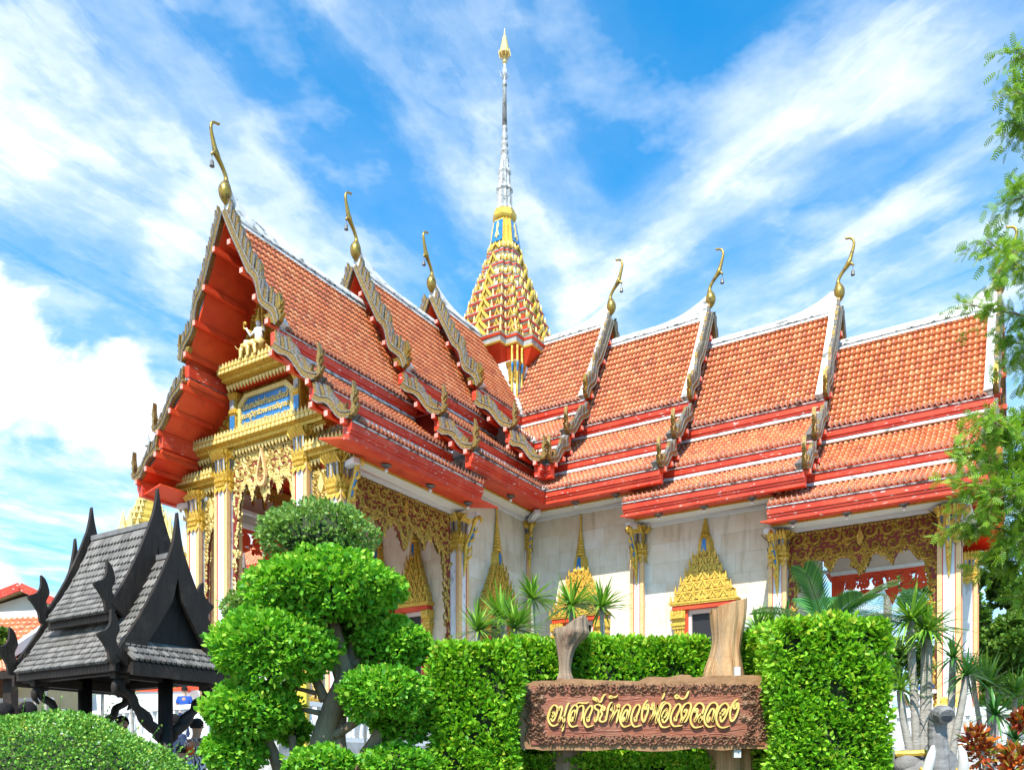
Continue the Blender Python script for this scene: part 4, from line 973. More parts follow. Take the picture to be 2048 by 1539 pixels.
for k in range(6):
    a = k * math.pi / 3; mb.tube([(.07 * math.cos(a), .07 * math.sin(a), 28.5), (.14 * math.cos(a), .14 * math.sin(a), 28.66), (.20 * math.cos(a), .20 * math.sin(a), 28.9)], [.015, .012, .006], 5)
    mb.tube([(.13 * math.cos(a), .13 * math.sin(a), 28.6), (.18 * math.cos(a), .18 * math.sin(a), 28.74)], [.01, .005], 5)
mb.build('spire_pole', 'silver', SP, smooth=True)
mb = MB(); mb.lathe([(.06, 29.15), (.10, 29.2), (.05, 29.3), (.07, 29.36), (.03, 29.5)], n=12)
mb.lathe([(.14, 29.52), (.225, 29.54), (.225, 29.60), (.19, 29.64), (.195, 29.74), (.155, 29.78), (.16, 29.9), (.12, 29.94), (.125, 30.06), (.09, 30.1), (.092, 30.2), (.06, 30.26), (.03, 30.34), (.03, 30.42), (.006, 30.62)], n=14)
for k in range(8):
    a = k * math.pi / 4; mb.tube([(.06 * math.cos(a), .06 * math.sin(a), 29.34), (.20 * math.cos(a), .20 * math.sin(a), 29.40), (.25 * math.cos(a), .25 * math.sin(a), 29.55), (.23 * math.cos(a), .23 * math.sin(a), 29.68)], .014, 5)
mb.build('spire_crown', 'gold_pale', SP, smooth=False)
# ------------------------------------------------------------------ foliage tools
mat('leaf_hedge', (.1, .3, .02), rough=.46, tone=((.06, .20, .012), (.13, .36, .016), (.22, .51, .022), (.37, .64, .04), (.52, .52, .06)), trans=.35, spec=.32)
mat('leaf_top', (.1, .3, .02), rough=.46, tone=((.040, .17, .012), (.090, .33, .018), (.17, .47, .025), (.32, .62, .05), (.50, .58, .07)), trans=.33, spec=.32)
mat('leaf_grey', (.1, .3, .02), rough=.45, tone=((.07, .15, .03), (.15, .29, .05), (.24, .40, .08), (.36, .52, .13)), trans=.25, spec=.5)
mat('leaf_bush', (.1, .3, .02), rough=.46, tone=((.045, .15, .02), (.10, .28, .035), (.18, .40, .05), (.32, .54, .09), (.55, .50, .06)), trans=.22, spec=.3)
mat('leaf_far', (.1, .3, .02), rough=.5, tone=((.03, .085, .012), (.07, .17, .02), (.13, .26, .03), (.25, .37, .05)), trans=.25, spec=.3)
mat('leaf_tam', (.1, .3, .02), rough=.45, tone=((.07, .17, .015), (.15, .32, .022), (.25, .44, .035), (.38, .52, .06)), trans=.35, spec=.35)
mat('leaf_sword', (.1, .3, .02), rough=.38, tone=((.05, .15, .02), (.12, .29, .025), (.22, .42, .04), (.34, .50, .08)), trans=.25, spec=.45)
mat('leaf_palm', (.1, .3, .02), rough=.3, tone=((.02, .09, .02), (.04, .16, .03), (.08, .24, .04), (.2, .36, .06)), trans=.2, spec=.5)
mat('leaf_croton', (.5, .1, .02), rough=.35, tone=((.10, .015, .01), (.38, .05, .012), (.60, .16, .02), (.16, .28, .03)), trans=.2, spec=.5)
mat('shade_core', (.02, .035, .01), (.035, .05, .015), scale=9, rough=.9)  # near-black colour stands in for the shade inside the foliage
mat('bark', (.17, .11, .065), (.32, .225, .145), scale=9, rough=.9, bump=.7, bscale=26, stretch=(1, 1, .35))
mat('bark_pale', (.28, .25, .21), (.42, .39, .34), scale=7, rough=.85, bump=.5, bscale=24, stretch=(1, 1, 2.2))

LEAF_V = np.array([(0, 0, 0), (.30, .22, .06), (.34, .58, .07), (0, 1, -.04), (-.34, .58, .07), (-.30, .22, .06)]); LEAF_F = np.array([(0, 1, 2, 3), (0, 3, 4, 5)])
POINT_V = np.array([(0, 0, 0), (.20, .30, .06), (.20, .62, .05), (0, 1, -.06), (-.20, .62, .05), (-.20, .30, .06)])
def leaves(name, P, D, size, m, parent, tone=None, rng=RNG, shape=LEAF_V, spread=.75, **props):
    """one mesh of many leaf-sized faces; P bases, D preferred directions"""
    n = len(P); D = unit(D + rng.normal(0, spread, (n, 3))); U = unit(np.cross(D, rng.normal(0, 1, (n, 3)) + np.array([0, 0, 1.2]))); N = np.cross(U, D)
    flip = np.where(N[:, 2:3] < 0, -1, 1); N = N * flip; U = U * flip
    S = size * rng.uniform(.65, 1.25, (n, 1))
    V, FF = instance_np(shape, LEAF_F, P, U * S, D * S, N * S)
    if tone is None: tone = rng.beta(2.2, 2.2, n)
    return np_mesh(name, V, FF, m, parent, tone=np.repeat(np.clip(tone, 0, 1), len(shape)), **props)
def box_points(lo, hi, dens, rng=RNG, faces='xXyYZ', lump=.03):
    lo = np.array(lo, float); hi = np.array(hi, float); P = []; N = []
    for ch in faces:
        ax = 'xyz'.index(ch.lower()); oth = [i for i in range(3) if i != ax]; area = np.prod((hi - lo)[oth]); n = int(area * dens)
        q = rng.random((n, 3)) * (hi - lo) + lo; sg = 1 if ch.isupper() else -1
        face = hi[ax] if sg > 0 else lo[ax]
        a, b = q[:, oth[0]], q[:, oth[1]]
        bulge = lump * (np.sin(a * 7.3 + ax) * np.cos(b * 6.1 + 1.3) + .6 * np.sin(a * 15 + b * 11))
        q[:, ax] = face + sg * (bulge - rng.exponential(.07, n)); nv = np.zeros((n, 3)); nv[:, ax] = sg
        nv[:, 2] += .35; P.append(q); N.append(nv)
    return np.concatenate(P), np.concatenate(N)
def ball_points(c, r, n, rng=RNG, flat=-.9, lump=.06):
    d = unit(rng.normal(0, 1, (int(n * 1.4), 3))); d = d[d[:, 2] > flat][:n]
    k = 1 + lump * (np.sin(d[:, 0] * 5 + c[0] * 3) * np.cos(d[:, 2] * 6 + c[2]) + .6 * np.sin(d[:, 1] * 9 + d[:, 0] * 7) + .45 * np.sin(d[:, 0] * 15 + c[2] * 9) * np.sin(d[:, 2] * 13 + c[0] * 5)) - np.minimum(rng.exponential(.07, len(d)), .4)
    return np.array(c) + d * np.array(r) * k[:, None], d + np.array([0, 0, .25])
def limb(mb, pts, r0, r1, n=8, mi=0, wob=.0, rnd=random):
    sp = cr_spline([tuple(p) for p in pts], 5); N = len(sp)
    mb.tube(sp, [r0 + (r1 - r0) * i / (N - 1) * 1.0 + wob * rnd.uniform(-1, 1) for i in range(N)], n, mi)

# ------------------------------------------------------------------ ground
mb = MB(); mb.add([(-900, -60, GROUND), (900, -60, GROUND), (900, 1800, GROUND), (-900, 1800, GROUND)], [(0, 1, 2, 3)])
mb.build('ground', 'paving', None, kind='structure')

# ------------------------------------------------------------------ clipped hedge with the sign in its recess
def pxbox(x0, x1, ytop, Z, depth, zbot=GROUND):
    a = at(x0, ytop, Z); b = at(x1, ytop, Z); return (a.x, Z, zbot), (b.x, Z + depth, a.z)
def hedge(name, label, lo, hi, dens, faces, size=.057, rng=None):
    r_ = empty(name, ((lo[0] + hi[0]) / 2, (lo[1] + hi[1]) / 2, GROUND)); tag(r_, label, 'hedge', 'clipped hedge round the carved sign'); o = np.array(r_.location)
    P, N = box_points(lo, hi, dens, faces=faces); vis = P[:, 2] > -.35
    hol = np.sin(P[:, 0] * 9.1 + P[:, 2] * 4.3) * np.sin(P[:, 2] * 8.3 - P[:, 1] * 5.1) + .5 * np.sin(P[:, 0] * 21 + P[:, 2] * 17); vis &= ~((hol > .55) & (RNG.random(len(P)) < .72))
    P, N = P[vis], N[vis]
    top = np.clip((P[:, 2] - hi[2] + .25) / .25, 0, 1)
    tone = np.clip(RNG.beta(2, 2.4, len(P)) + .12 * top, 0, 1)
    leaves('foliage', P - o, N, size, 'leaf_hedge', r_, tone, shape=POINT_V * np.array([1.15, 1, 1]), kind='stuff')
    i_ = .10; MB().box((lo[0] + i_ - o[0], lo[1] + i_ - o[1], 0), (hi[0] - i_ - o[0], hi[1] - i_ - o[1], hi[2] - i_ - o[2])).build('dark_core', 'shade_core', r_)  # solid inner block, coloured as the shade behind the leaf gaps
    return r_
hedge('hedge_block', 'tall clipped green hedge block left of the carved wooden sign', *pxbox(862, 1034, 1284, 7.05, .95), 6400, 'xXyZ')
hedge('hedge_block', 'taller clipped hedge block at the right end of the carved wooden sign', *pxbox(1556, 1782, 1236, 6.9, 1.1), 6400, 'xXyZ')
hedge('hedge_strip', 'low clipped hedge running behind the carved sign between the two stumps', *pxbox(1028, 1420, 1276, 7.85, .6), 6000, 'yZX')
hedge('hedge_strip', 'short clipped hedge piece between the thick stump and the right hedge block', *pxbox(1484, 1566, 1262, 7.85, .6), 6000, 'xyZ')
lo, hi = pxbox(1028, 1566, 1512, 7.6, .2); hedge('low_hedge', 'bushy hedge foot below the carved wooden sign', lo, (hi[0], hi[1], hi[2]), 6500, 'yZ')

# ------------------------------------------------------------------ stumps and carved sign
mat('stump_wood', (.34, .17, .065), (.50, .31, .15), scale=5, rough=.8, bump=.6, bscale=14, stretch=(4, 4, .35), c3=(.24, .17, .11), s3=2.5, lo3=.52, hi3=.72, st3=(2, 2, .4))
mat('stump_grey', (.20, .14, .095), (.36, .25, .165), scale=5, rough=.85, bump=.7, bscale=14, stretch=(4, 4, .35), c3=(.30, .14, .09), s3=3, lo3=.5, hi3=.7)
mat('sign_wood', (.21, .048, .018), (.30, .095, .04), scale=4, rough=.5, bump=.55, bscale=20, stretch=(.5, 3, 3), c3=(.24, .12, .07), s3=2.2, lo3=.5, hi3=.7, st3=(.5, 1, 2))
mat('sign_edge', (.24, .115, .045), (.36, .19, .08), scale=6, rough=.6, bump=.5, bscale=18)
mat('sign_carve', (.20, .105, .06), (.30, .17, .10), scale=12, rough=.55, bump=.3)
mat('letter_gold', (.62, .42, .09), (.74, .54, .15), scale=9, rough=.4)
mat('grey_box', (.52, .53, .52), rough=.5)
def trunk_post(name, label, m, profile, Z, tilt=.045, seed=0):
    """profile: (y px, left px, right px) rows from top to bottom"""
    rnd = random.Random(seed); n = 26; rows = []; top = profile[0]
    base = at((profile[-1][1] + profile[-1][2]) / 2, HOR, Z); root = empty(name, (base.x, Z, GROUND)); V = []
    prof = list(profile) + [(HOR - GROUND * F / Z * -1, profile[-1][1] - 6, profile[-1][2] + 6)]
    prof[-1] = (HOR + (-GROUND) * F / Z, profile[-1][1] - 4, profile[-1][2] + 4)
    sp = cr_spline(prof, 4); wob = [rnd.uniform(.78, 1.12) for _ in range(n)]
    for (y, l, r) in sp:
        c = at((l + r) / 2, y, Z); rr = (r - l) / 2 / F * Z
        for k in range(n):
            a = 2 * math.pi * k / n; q = rr * (wob[k] * .5 + .5 + .03 * math.sin(5 * a + y * .02)); V.append((c.x + q * math.cos(a) - base.x, q * math.sin(a) * .9, c.z - GROUND + (tilt * math.cos(a * 1 + .3) + .02 * rnd.uniform(-1, 1) if y == sp[0][0] else 0)))
    mb = MB(); R_ = len(sp); fs = [(i * n + k, i * n + (k + 1) % n, (i + 1) * n + (k + 1) % n, (i + 1) * n + k) for i in range(R_ - 1) for k in range(n)]
    mb.add(V, fs + [tuple(range(n))]); o = mb.build('trunk', m, root); tag(root, label, 'tree stump'); return root
trunk_post('stump_post', 'thick pale brown tree stump post behind the right part of the sign', 'stump_wood', [(1212, 1421, 1497), (1240, 1423, 1494), (1280, 1426, 1486), (1310, 1420, 1484), (1345, 1408, 1490), (1400, 1405, 1500), (1480, 1415, 1510)], 7.66, seed=3)
st = trunk_post('stump_post', 'short weathered stump with a slanting cut top behind the left part of the sign', 'stump_grey', [(1252, 1106, 1176), (1268, 1107, 1178), (1285, 1110, 1160), (1305, 1114, 1148), (1340, 1117, 1142), (1370, 1110, 1150), (1480, 1095, 1165)], 7.72, tilt=.09, seed=5)

SZ = 7.30
S0 = at(1291, 1425, SZ)
sg = empty('carved_sign', (S0.x, SZ, GROUND)); tag(sg, 'carved reddish brown wooden sign board with raised gold Thai lettering', 'sign')
KS = SZ / F
def sp_(px, py): return ((px - 1291) * KS, S0.z - GROUND - (py - 1425) * KS)
top = [(1040, 1368), (1060, 1366), (1066, 1362), (1085, 1361), (1110, 1361), (1118, 1356), (1135, 1359), (1150, 1357), (1190, 1360), (1240, 1361), (1276, 1362), (1292, 1354), (1310, 1353), (1332, 1355), (1360, 1349), (1378, 1350), (1384, 1355), (1420, 1351), (1470, 1351), (1500, 1350), (1543, 1353)]
bot = [(1541, 1489), (1530, 1497), (1490, 1496), (1440, 1500), (1405, 1496), (1392, 1495), (1340, 1501), (1300, 1502), (1270, 1500), (1240, 1496), (1190, 1501), (1140, 1499), (1085, 1500), (1068, 1497), (1042, 1497)]
lft = [(1041, 1480), (1037, 1460), (1036, 1440), (1040, 1425), (1035, 1410), (1036, 1390)]
rgt = [(1546, 1380), (1549, 1400), (1545, 1420), (1548, 1440), (1543, 1465)]
board = [sp_(*p) for p in top + rgt + bot + lft]
fS = lambda a, b, w: (a, -w, b)
MB().prism(board, fS, -.045, .040).build('board', 'sign_edge', sg)
def wob_rect(x0, x1, y0, y1, n=20):
    up = [sp_(x0 + (x1 - x0) * i / n, y0 + 1.5 * math.sin(i * 1.7)) for i in range(n + 1)]; lo = [sp_(x0 + (x1 - x0) * i / n, y1 + 1.5 * math.sin(i * 1.3 + 1)) for i in range(n + 1)]; return up, lo
up, lo = wob_rect(1062, 1526, 1372, 1488); MB().strip(up, lo, fS, .0402, .052).build('panel', 'sign_wood', sg)
rnd = random.Random(4); mb = MB()
for i in range(30):      # adzed grain ridges
    y = rnd.choice([rnd.uniform(1383, 1400), rnd.uniform(1448, 1475), rnd.uniform(1383, 1478)]); x = rnd.uniform(1090, 1430); l_ = rnd.uniform(40, 110); p1 = rnd.uniform(0, 6)
    pts = [sp_(x + l_ * q / 8, y + 2.2 * math.sin(p1 + q * .7) - q * .4) for q in range(9)]
    mb.tube([(a, -.052, b) for a, b in pts], [.0015 + .0045 * math.sin(math.pi * (q + .4) / 9) for q in range(9)], 5)
mb.build('grain_ridges', 'sign_wood', sg, kind='stuff')
# border of scrolls, leaves and flowers
mb = MB(); fC = lambda a, b, w: (a, -(.053 + w), b)
def vine(xa, xb, y, n, amp, flip):
    for i in range(n):
        x = xa + (xb - xa) * (i + .5) / n; a, b = sp_(x, y + (amp if i % 2 else -amp) * .25); r = (xb - xa) / n * KS * .46
        scroll(mb, fC, a, b, r, (1 if i % 2 else -1) * flip, rnd.uniform(0, 6), .022, 0, True, r * .36)
        for _ in range(6):
            leaf_relief(mb, fC, *sp_(x + rnd.uniform(-11, 11), y + rnd.uniform(-7, 7)), rnd.uniform(0, 6.3), rnd.uniform(.03, .055), .02, .02)
vine(1074, 1514, 1378, 22, 4, 1); vine(1074, 1514, 1480, 22, 4, -1)
for xx in (1060, 1076, 1500, 1520, 1534):
    for k in range(6):
        a, b = sp_(xx + rnd.uniform(-4, 4), 1390 + k * 16); scroll(mb, fC, a, b, .034, rnd.choice((-1, 1)), rnd.uniform(0, 6), .024, 0, True, .014)
        for _ in range(3): leaf_relief(mb, fC, a + rnd.uniform(-.03, .03), b + rnd.uniform(-.03, .03), rnd.uniform(0, 6.3), .05, .022, .024)
mb.build('border_carving', 'sign_carve', sg, kind='stuff')
for fx, fy, fr_ in ((1083, 1397, 9), (1072, 1412, 8), (1085, 1432, 7), (1082, 1452, 7), (1487, 1408, 9), (1500, 1407, 8), (1483, 1435, 8), (1494, 1440, 8), (1486, 1392, 8)):
    mb = MB(); a, b = sp_(fx, fy); r = fr_ * KS
    for k in range(8): leaf_relief(mb, fC, a, b, k * math.pi / 4 + .2, r * 1.25, r * .85, .026)
    mb.ico((a, -.078, b), r * .42, 0, 9, 6, (1, .6, 1)); mb.build('carved_flower', 'sign_carve', sg)
# lettering, traced as brush strokes; coordinates in photo pixels via two enlargements
def zA(p): return (1030 + p[0] / 7.585, 1330 + p[1] / 7.585)
def zB(p): return (1280 + p[0] / 7.314, 1330 + p[1] / 7.314)
GLYPHS = [
 (zA, [[(585, 745), (560, 760), (575, 715), (595, 740), (575, 770), (545, 800), (530, 760), (548, 720), (540, 800), (570, 850), (610, 780), (640, 670), (620, 620), (575, 615), (530, 680), (495, 780), (520, 880), (570, 920), (620, 910), (655, 890)]]),
 (zA, [[(668, 690), (655, 670), (690, 625), (705, 660), (690, 740), (665, 820), (655, 860), (700, 800), (735, 790), (745, 840), (730, 860), (725, 820), (750, 740), (775, 650), (800, 590), (825, 580)], [(700, 920), (705, 945), (722, 920), (735, 880), (722, 960), (705, 1010)]]),
 (zA, [[(850, 790), (870, 800), (860, 840), (840, 850), (830, 790), (850, 730), (880, 690), (905, 700), (900, 780), (885, 860), (920, 740), (940, 650), (905, 610), (860, 640), (820, 720), (800, 810), (820, 900), (860, 935), (910, 925), (950, 915)], [(920, 600), (960, 575), (1020, 580), (1075, 580), (1112, 560)]]),
 (zA, [[(955, 650), (985, 620), (1015, 620), (1030, 650), (1020, 740), (995, 850)]]),
 (zA, [[(1105, 820), (1085, 800), (1090, 850), (1110, 840), (1115, 790), (1150, 700), (1160, 640), (1130, 620), (1080, 680), (1040, 780), (1040, 870), (1080, 935), (1140, 925), (1190, 905)]]),
 (zA, [[(1215, 820), (1205, 795), (1195, 840), (1215, 855), (1245, 780), (1255, 700), (1235, 680), (1205, 660), (1200, 620), (1250, 600), (1300, 625), (1325, 600)], [(1160, 520), (1190, 495), (1230, 520), (1250, 555), (1200, 530), (1160, 520)], [(1250, 560), (1290, 560), (1315, 500), (1345, 455), (1370, 455)]]),
 (zA, [[(1325, 660), (1318, 690), (1340, 680), (1345, 640), (1310, 640), (1290, 700), (1310, 740), (1280, 800), (1270, 840), (1310, 860), (1360, 840), (1380, 760), (1405, 640), (1440, 575), (1470, 570)], [(1440, 505), (1420, 500), (1425, 475), (1450, 480), (1445, 505), (1480, 490), (1510, 490), (1545, 460)]]),
 (zA, [[(1450, 650), (1440, 680), (1465, 690), (1470, 640), (1440, 660)], [(1470, 650), (1485, 600), (1475, 720), (1440, 820), (1425, 860), (1470, 780), (1520, 700), (1560, 650), (1565, 600), (1535, 610), (1545, 650), (1560, 690), (1540, 800), (1520, 880)]]),
 (zA, [[(1620, 790), (1640, 800), (1630, 840), (1615, 850), (1610, 790), (1640, 720), (1670, 680), (1690, 700), (1685, 780), (1670, 860), (1710, 740), (1730, 640), (1690, 600), (1640, 630), (1600, 710), (1575, 810), (1600, 900), (1640, 935), (1690, 925), (1745, 905)]]),
 (zA, [[(1815, 820), (1795, 800), (1800, 850), (1820, 840), (1825, 790), (1860, 700), (1875, 630), (1840, 600), (1790, 660), (1750, 770), (1750, 870), (1790, 930), (1850, 925), (1910, 905)]]),
 (zB, [[(70, 600), (50, 625), (60, 650), (85, 620), (75, 590), (100, 580), (95, 680), (60, 780), (35, 830), (10, 780), (10, 700), (35, 600), (80, 530), (100, 520)]]),
 (zB, [[(150, 610), (135, 630), (150, 650), (165, 620), (155, 590), (180, 560), (175, 700), (140, 790), (110, 840), (180, 740), (220, 660), (235, 580), (225, 720), (210, 850), (250, 720), (280, 600), (320, 545), (360, 545)], [(340, 405), (325, 450), (300, 510)]]),
 (zB, [[(340, 740), (320, 745), (345, 690), (375, 690), (365, 730), (330, 770), (300, 760), (320, 690), (370, 640), (345, 700), (305, 790), (330, 840), (380, 780), (410, 680), (420, 600), (380, 560), (320, 590), (270, 700), (255, 800), (285, 890), (340, 910), (420, 890)]]),
 (zB, [[(505, 780), (485, 770), (485, 810), (505, 805), (510, 760), (550, 670), (565, 600), (530, 570), (475, 640), (430, 740), (430, 830), (470, 890), (530, 890), (600, 880)], [(530, 460), (510, 440), (490, 465), (515, 490), (545, 470), (530, 445)], [(545, 480), (600, 500), (650, 470), (675, 410), (690, 385)]]),
 (zB, [[(640, 690), (620, 680), (640, 650), (660, 670), (640, 740), (600, 800), (575, 840), (585, 770), (580, 700), (590, 640), (640, 570), (700, 560), (720, 610), (690, 720), (650, 810), (620, 840)]]),
 (zB, [[(800, 670), (770, 690), (790, 640), (815, 660), (800, 740), (770, 830), (830, 740), (870, 720), (890, 770), (860, 810), (845, 780), (840, 840), (880, 720), (905, 620), (870, 565), (810, 570), (750, 660), (715, 760), (720, 850), (770, 910), (840, 905), (900, 885)]]),
 (zB, [[(960, 760), (990, 770), (975, 820), (960, 830), (955, 770), (990, 690), (1025, 640), (1050, 660), (1045, 740), (1030, 830), (1070, 710), (1105, 610), (1070, 555), (1000, 570), (940, 670), (910, 780), (935, 870), (990, 905), (1060, 885)]]),
 (zB, [[(1190, 690), (1170, 700), (1185, 650), (1215, 650), (1205, 700), (1165, 740), (1145, 710), (1170, 690), (1145, 760), (1160, 830), (1210, 770), (1250, 670), (1265, 610), (1220, 560), (1150, 600), (1100, 700), (1085, 800), (1120, 890), (1190, 915), (1290, 885)]]),
 (zB, [[(1370, 590), (1345, 590), (1335, 630), (1360, 640), (1380, 600), (1370, 570), (1400, 560), (1405, 640), (1370, 750), (1320, 820), (1290, 790), (1285, 690), (1310, 600), (1360, 530), (1400, 500)]]),
]
for zf, strokes in GLYPHS:
    mb = MB()
    for st_ in strokes:
        pts = cr_spline([zf(p) for p in st_], 4); N = len(pts); up = []; lo = []
        for i, p in enumerate(pts):
            a = np.array(sp_(*pts[max(i - 1, 0)])); b = np.array(sp_(*pts[min(i + 1, N - 1)])); d = (b - a) / max(np.linalg.norm(b - a), 1e-6); nr = np.array([-d[1], d[0]])
            e = min(1, .35 + min(i, N - 1 - i) / 4.0); w = (.0050 + .0040 * abs(nr[0] * .75 + nr[1] * .25)) * e
            c = np.array(sp_(*p)); up.append(tuple(c + nr * w)); lo.append(tuple(c - nr * w))
        vs = []; fs = []
        for (a, b), (c, d) in zip(up, lo): vs += [(a, -.0525, b), (a, -.082, b), (c, -.082, d), (c, -.0525, d)]
        for i in range(len(up) - 1): j = 4 * i; fs += [(j, j + 1, j + 5, j + 4), (j + 1, j + 2, j + 6, j + 5), (j + 2, j + 3, j + 7, j + 6)]
        fs += [(0, 3, 2, 1), (4 * len(up) - 4, 4 * len(up) - 3, 4 * len(up) - 2, 4 * len(up) - 1)]
        mb.add(vs, fs)
    mb.build('letter', 'letter_gold', sg)
for (x, y, w, h) in ((1478, 1340, 12, 18), (1474, 1506, 14, 16)):
    a = sp_(x, y); MB().box((a[0] - w / 2 * KS, .05 if y < 1400 else -.02, a[1] - h / 2 * KS), (a[0] + w / 2 * KS, .09 if y < 1400 else .03, a[1] + h / 2 * KS)).build('junction_box', 'grey_box', sg)

# ------------------------------------------------------------------ cloud-pruned tree
TZ = 7.1
tb_ = at(665, HOR, TZ); tree = empty('topiary_tree', (tb_.x, TZ, GROUND)); tag(tree, 'tree pruned into rounded green leaf clouds on a forked trunk', 'tree'); TB = np.array(tree.location)
def tp(px, py, dz=0.0): p = at(px, py, TZ + dz); return np.array(p) - TB
PADS = [((636, 1072), 112, 66, .10, 'leaf_grey', .036, 5200), ((652, 1182), 142, 80, -.05, 'leaf_top', .048, 10500), ((548, 1298), 108, 78, -.22, 'leaf_top', .048, 8000), ((782, 1288), 74, 54, .12, 'leaf_top', .046, 4500),
        ((503, 1422), 88, 56, -.15, 'leaf_top', .045, 6500), ((768, 1390), 82, 52, -.18, 'leaf_top', .043, 6000), ((800, 1444), 60, 40, .10, 'leaf_top', .045, 3200), ((470, 1506), 58, 44, -.1, 'leaf_top', .043, 3200),
        ((640, 1528), 62, 34, -.25, 'leaf_top', .048, 1800), ((792, 1526), 66, 36, -.1, 'leaf_top', .048, 1900), ((488, 1218), 44, 34, .25, 'leaf_grey', .038, 1300), ((705, 1285), 56, 46, .32, 'leaf_top', .055, 1400), ((588, 1465), 30, 30, .25, 'leaf_top', .05, 700)]
for (c, rx, ry, dz, m, sz, n) in PADS:
    cc = tp(*c, dz); r = np.array([rx, (rx * .8), ry]) * TZ / F
    P, N = ball_points(cc, r, int(n * .62), lump=.10)
    for q_ in range(11):                                  # uneven clumps break the clipped outline
        dd = unit(RNG.normal(0, 1, 3)); dd[2] = dd[2] * .7 + .12; c2_ = cc + dd * r * RNG.uniform(.62, .80); P2, N2 = ball_points(c2_, r * RNG.uniform(.30, .46), int(n * .055), lump=.16); P = np.concatenate([P, P2]); N = np.concatenate([N, N2])
    MB().ico(tuple(cc), 1.0, 0, 12, 8, tuple(r * .70)).build('dark_core', 'shade_core', tree)  # solid dark filling, so gaps between the leaves read as shade
    leaves('crown', P, N, sz, m, tree, np.clip(RNG.beta(2.2, 2.2, len(P)) * .9 + .05, 0, 1), kind='stuff')
    n2 = int(n * .03)                                   # loose shoots
    d = unit(RNG.normal(0, 1, (n2, 3))); d[:, 2] = np.abs(d[:, 2]) * .7; Pq = cc + d * r * RNG.uniform(1.0, 1.16, (n2, 1)); Pq = np.repeat(Pq, 3, 0) + RNG.normal(0, .015, (n2 * 3, 3))
    leaves('shoots', Pq, np.repeat(d, 3, 0) + np.array([0, 0, .5]), sz, m, tree, np.clip(RNG.beta(3, 2, n2 * 3), 0, 1), kind='stuff')
mb = MB(); rt = random.Random(2)
limb(mb, [tp(645, 1660), tp(640, 1540), tp(648, 1470), tp(668, 1410), tp(688, 1350), tp(676, 1290), tp(655, 1200)], .12, .05, 12, wob=.006, rnd=rt)
limb(mb, [tp(690, 1640, .05), tp(683, 1540, .05), tp(676, 1470, .05), tp(684, 1400, .08), tp(700, 1330, .1), tp(712, 1270, .1)], .075, .04, 10, wob=.004, rnd=rt)
limb(mb, [tp(684, 1362), tp(668, 1305), tp(664, 1250), tp(645, 1110)], .06, .03, 9)
limb(mb, [tp(650, 1400), tp(632, 1360), tp(610, 1325), tp(570, 1300)], .045, .025, 8)
limb(mb, [tp(632, 1385), tp(590, 1376), tp(545, 1380)], .022, .012, 7); limb(mb, [tp(640, 1425), tp(600, 1418), tp(570, 1425)], .026, .014, 7)
limb(mb, [tp(668, 1470), tp(700, 1450), tp(740, 1425), tp(775, 1405)], .045, .024, 8); limb(mb, [tp(700, 1580, .1), tp(722, 1525), tp(745, 1490), tp(760, 1460)], .08, .05, 9)
limb(mb, [tp(580, 1640), tp(560, 1545), tp(540, 1490), tp(520, 1450)], .065, .035, 9); limb(mb, [tp(588, 1600), tp(588, 1520), tp(584, 1470)], .04, .03, 8)
limb(mb, [tp(700, 1330, .1), tp(735, 1310, .1), tp(775, 1295, .1)], .04, .02, 8)
mb.build('trunk', 'bark', tree, smooth=True)

# ------------------------------------------------------------------ rounded bush in the near left corner
bz = 4.6; c0 = at(60, 1640, bz); bush = empty('rounded_bush', (c0.x, bz, GROUND)); tag(bush, 'wide rounded green bush with tiny leaves at the near left corner', 'bush'); o = np.array(bush.location)
r = np.array([345, 300, 215]) * bz / F; r[1] = .6
P, N = ball_points(np.array(c0) - o, r, 52000, lump=.03, flat=-.1); leaves('foliage', P, N, .0185, 'leaf_bush', bush, RNG.beta(2, 2.3, len(P)), shape=POINT_V * np.array([1.5, 1, 1]), kind='stuff')
cc = np.array(c0) - o
MB().ico(tuple(cc), 1.0, 0, 16, 10, tuple(r * .82)).build('dark_core', 'shade_core', bush)  # solid inner filling with the shade put into its colour
n2 = 90; d = unit(RNG.normal(0, 1, (n2, 3))); d[:, 2] = np.abs(d[:, 2]); d[:45, 0] = np.abs(d[:45, 0]) + .5; d = unit(d); mb = MB(); PP = []; DD = []
for q in d:
    a = cc + q * r * .97; L_ = random.uniform(.04, .13); b = a + (q * .6 + np.array([.2, 0, .5])) * L_; mb.tube([a, (a + b) / 2 + RNG.normal(0, .005, 3), b], [.0018, .0015, .001], 4)
    for t in np.linspace(.3, 1, 5): PP.append(a + (b - a) * t); DD.append(q + RNG.normal(0, .6, 3))
mb.build('shoot_stems', 'leaf_bush', bush, kind='stuff'); leaves('shoots', np.array(PP), np.array(DD), .016, 'leaf_bush', bush, RNG.beta(3, 2, len(PP)), kind='stuff')
# ------------------------------------------------------------------ dark wooden gate roof on two posts
mat('dark_wood', (.016, .011, .008), (.030, .021, .016), scale=5, rough=.6, spec=.3, bump=.35, bscale=18, stretch=(3, 3, .4), c3=(.055, .038, .028), s3=3, lo3=.55, hi3=.75)
mat('shingle', (.2, .18, .15), rough=.62, tone=((.09, .08, .07), (.15, .135, .118), (.24, .215, .19)), bump=.3, bscale=40)
mat('edge_wood', (.14, .13, .125), (.20, .19, .18), scale=6, rough=.5)
PA = at(331, HOR, 10.0)                                        # near post
ang = math.atan2(VDIR[1], VDIR[0])                             # local x runs along the ridge towards the near gable, local y = away from the slope in view
GP = empty('wooden_gate_pavilion', (PA.x, 10.0, GROUND), ang); tag(GP, 'dark wooden gate pavilion with shingled tiered roof and horned gable boards', 'pavilion')
HZ = -GROUND
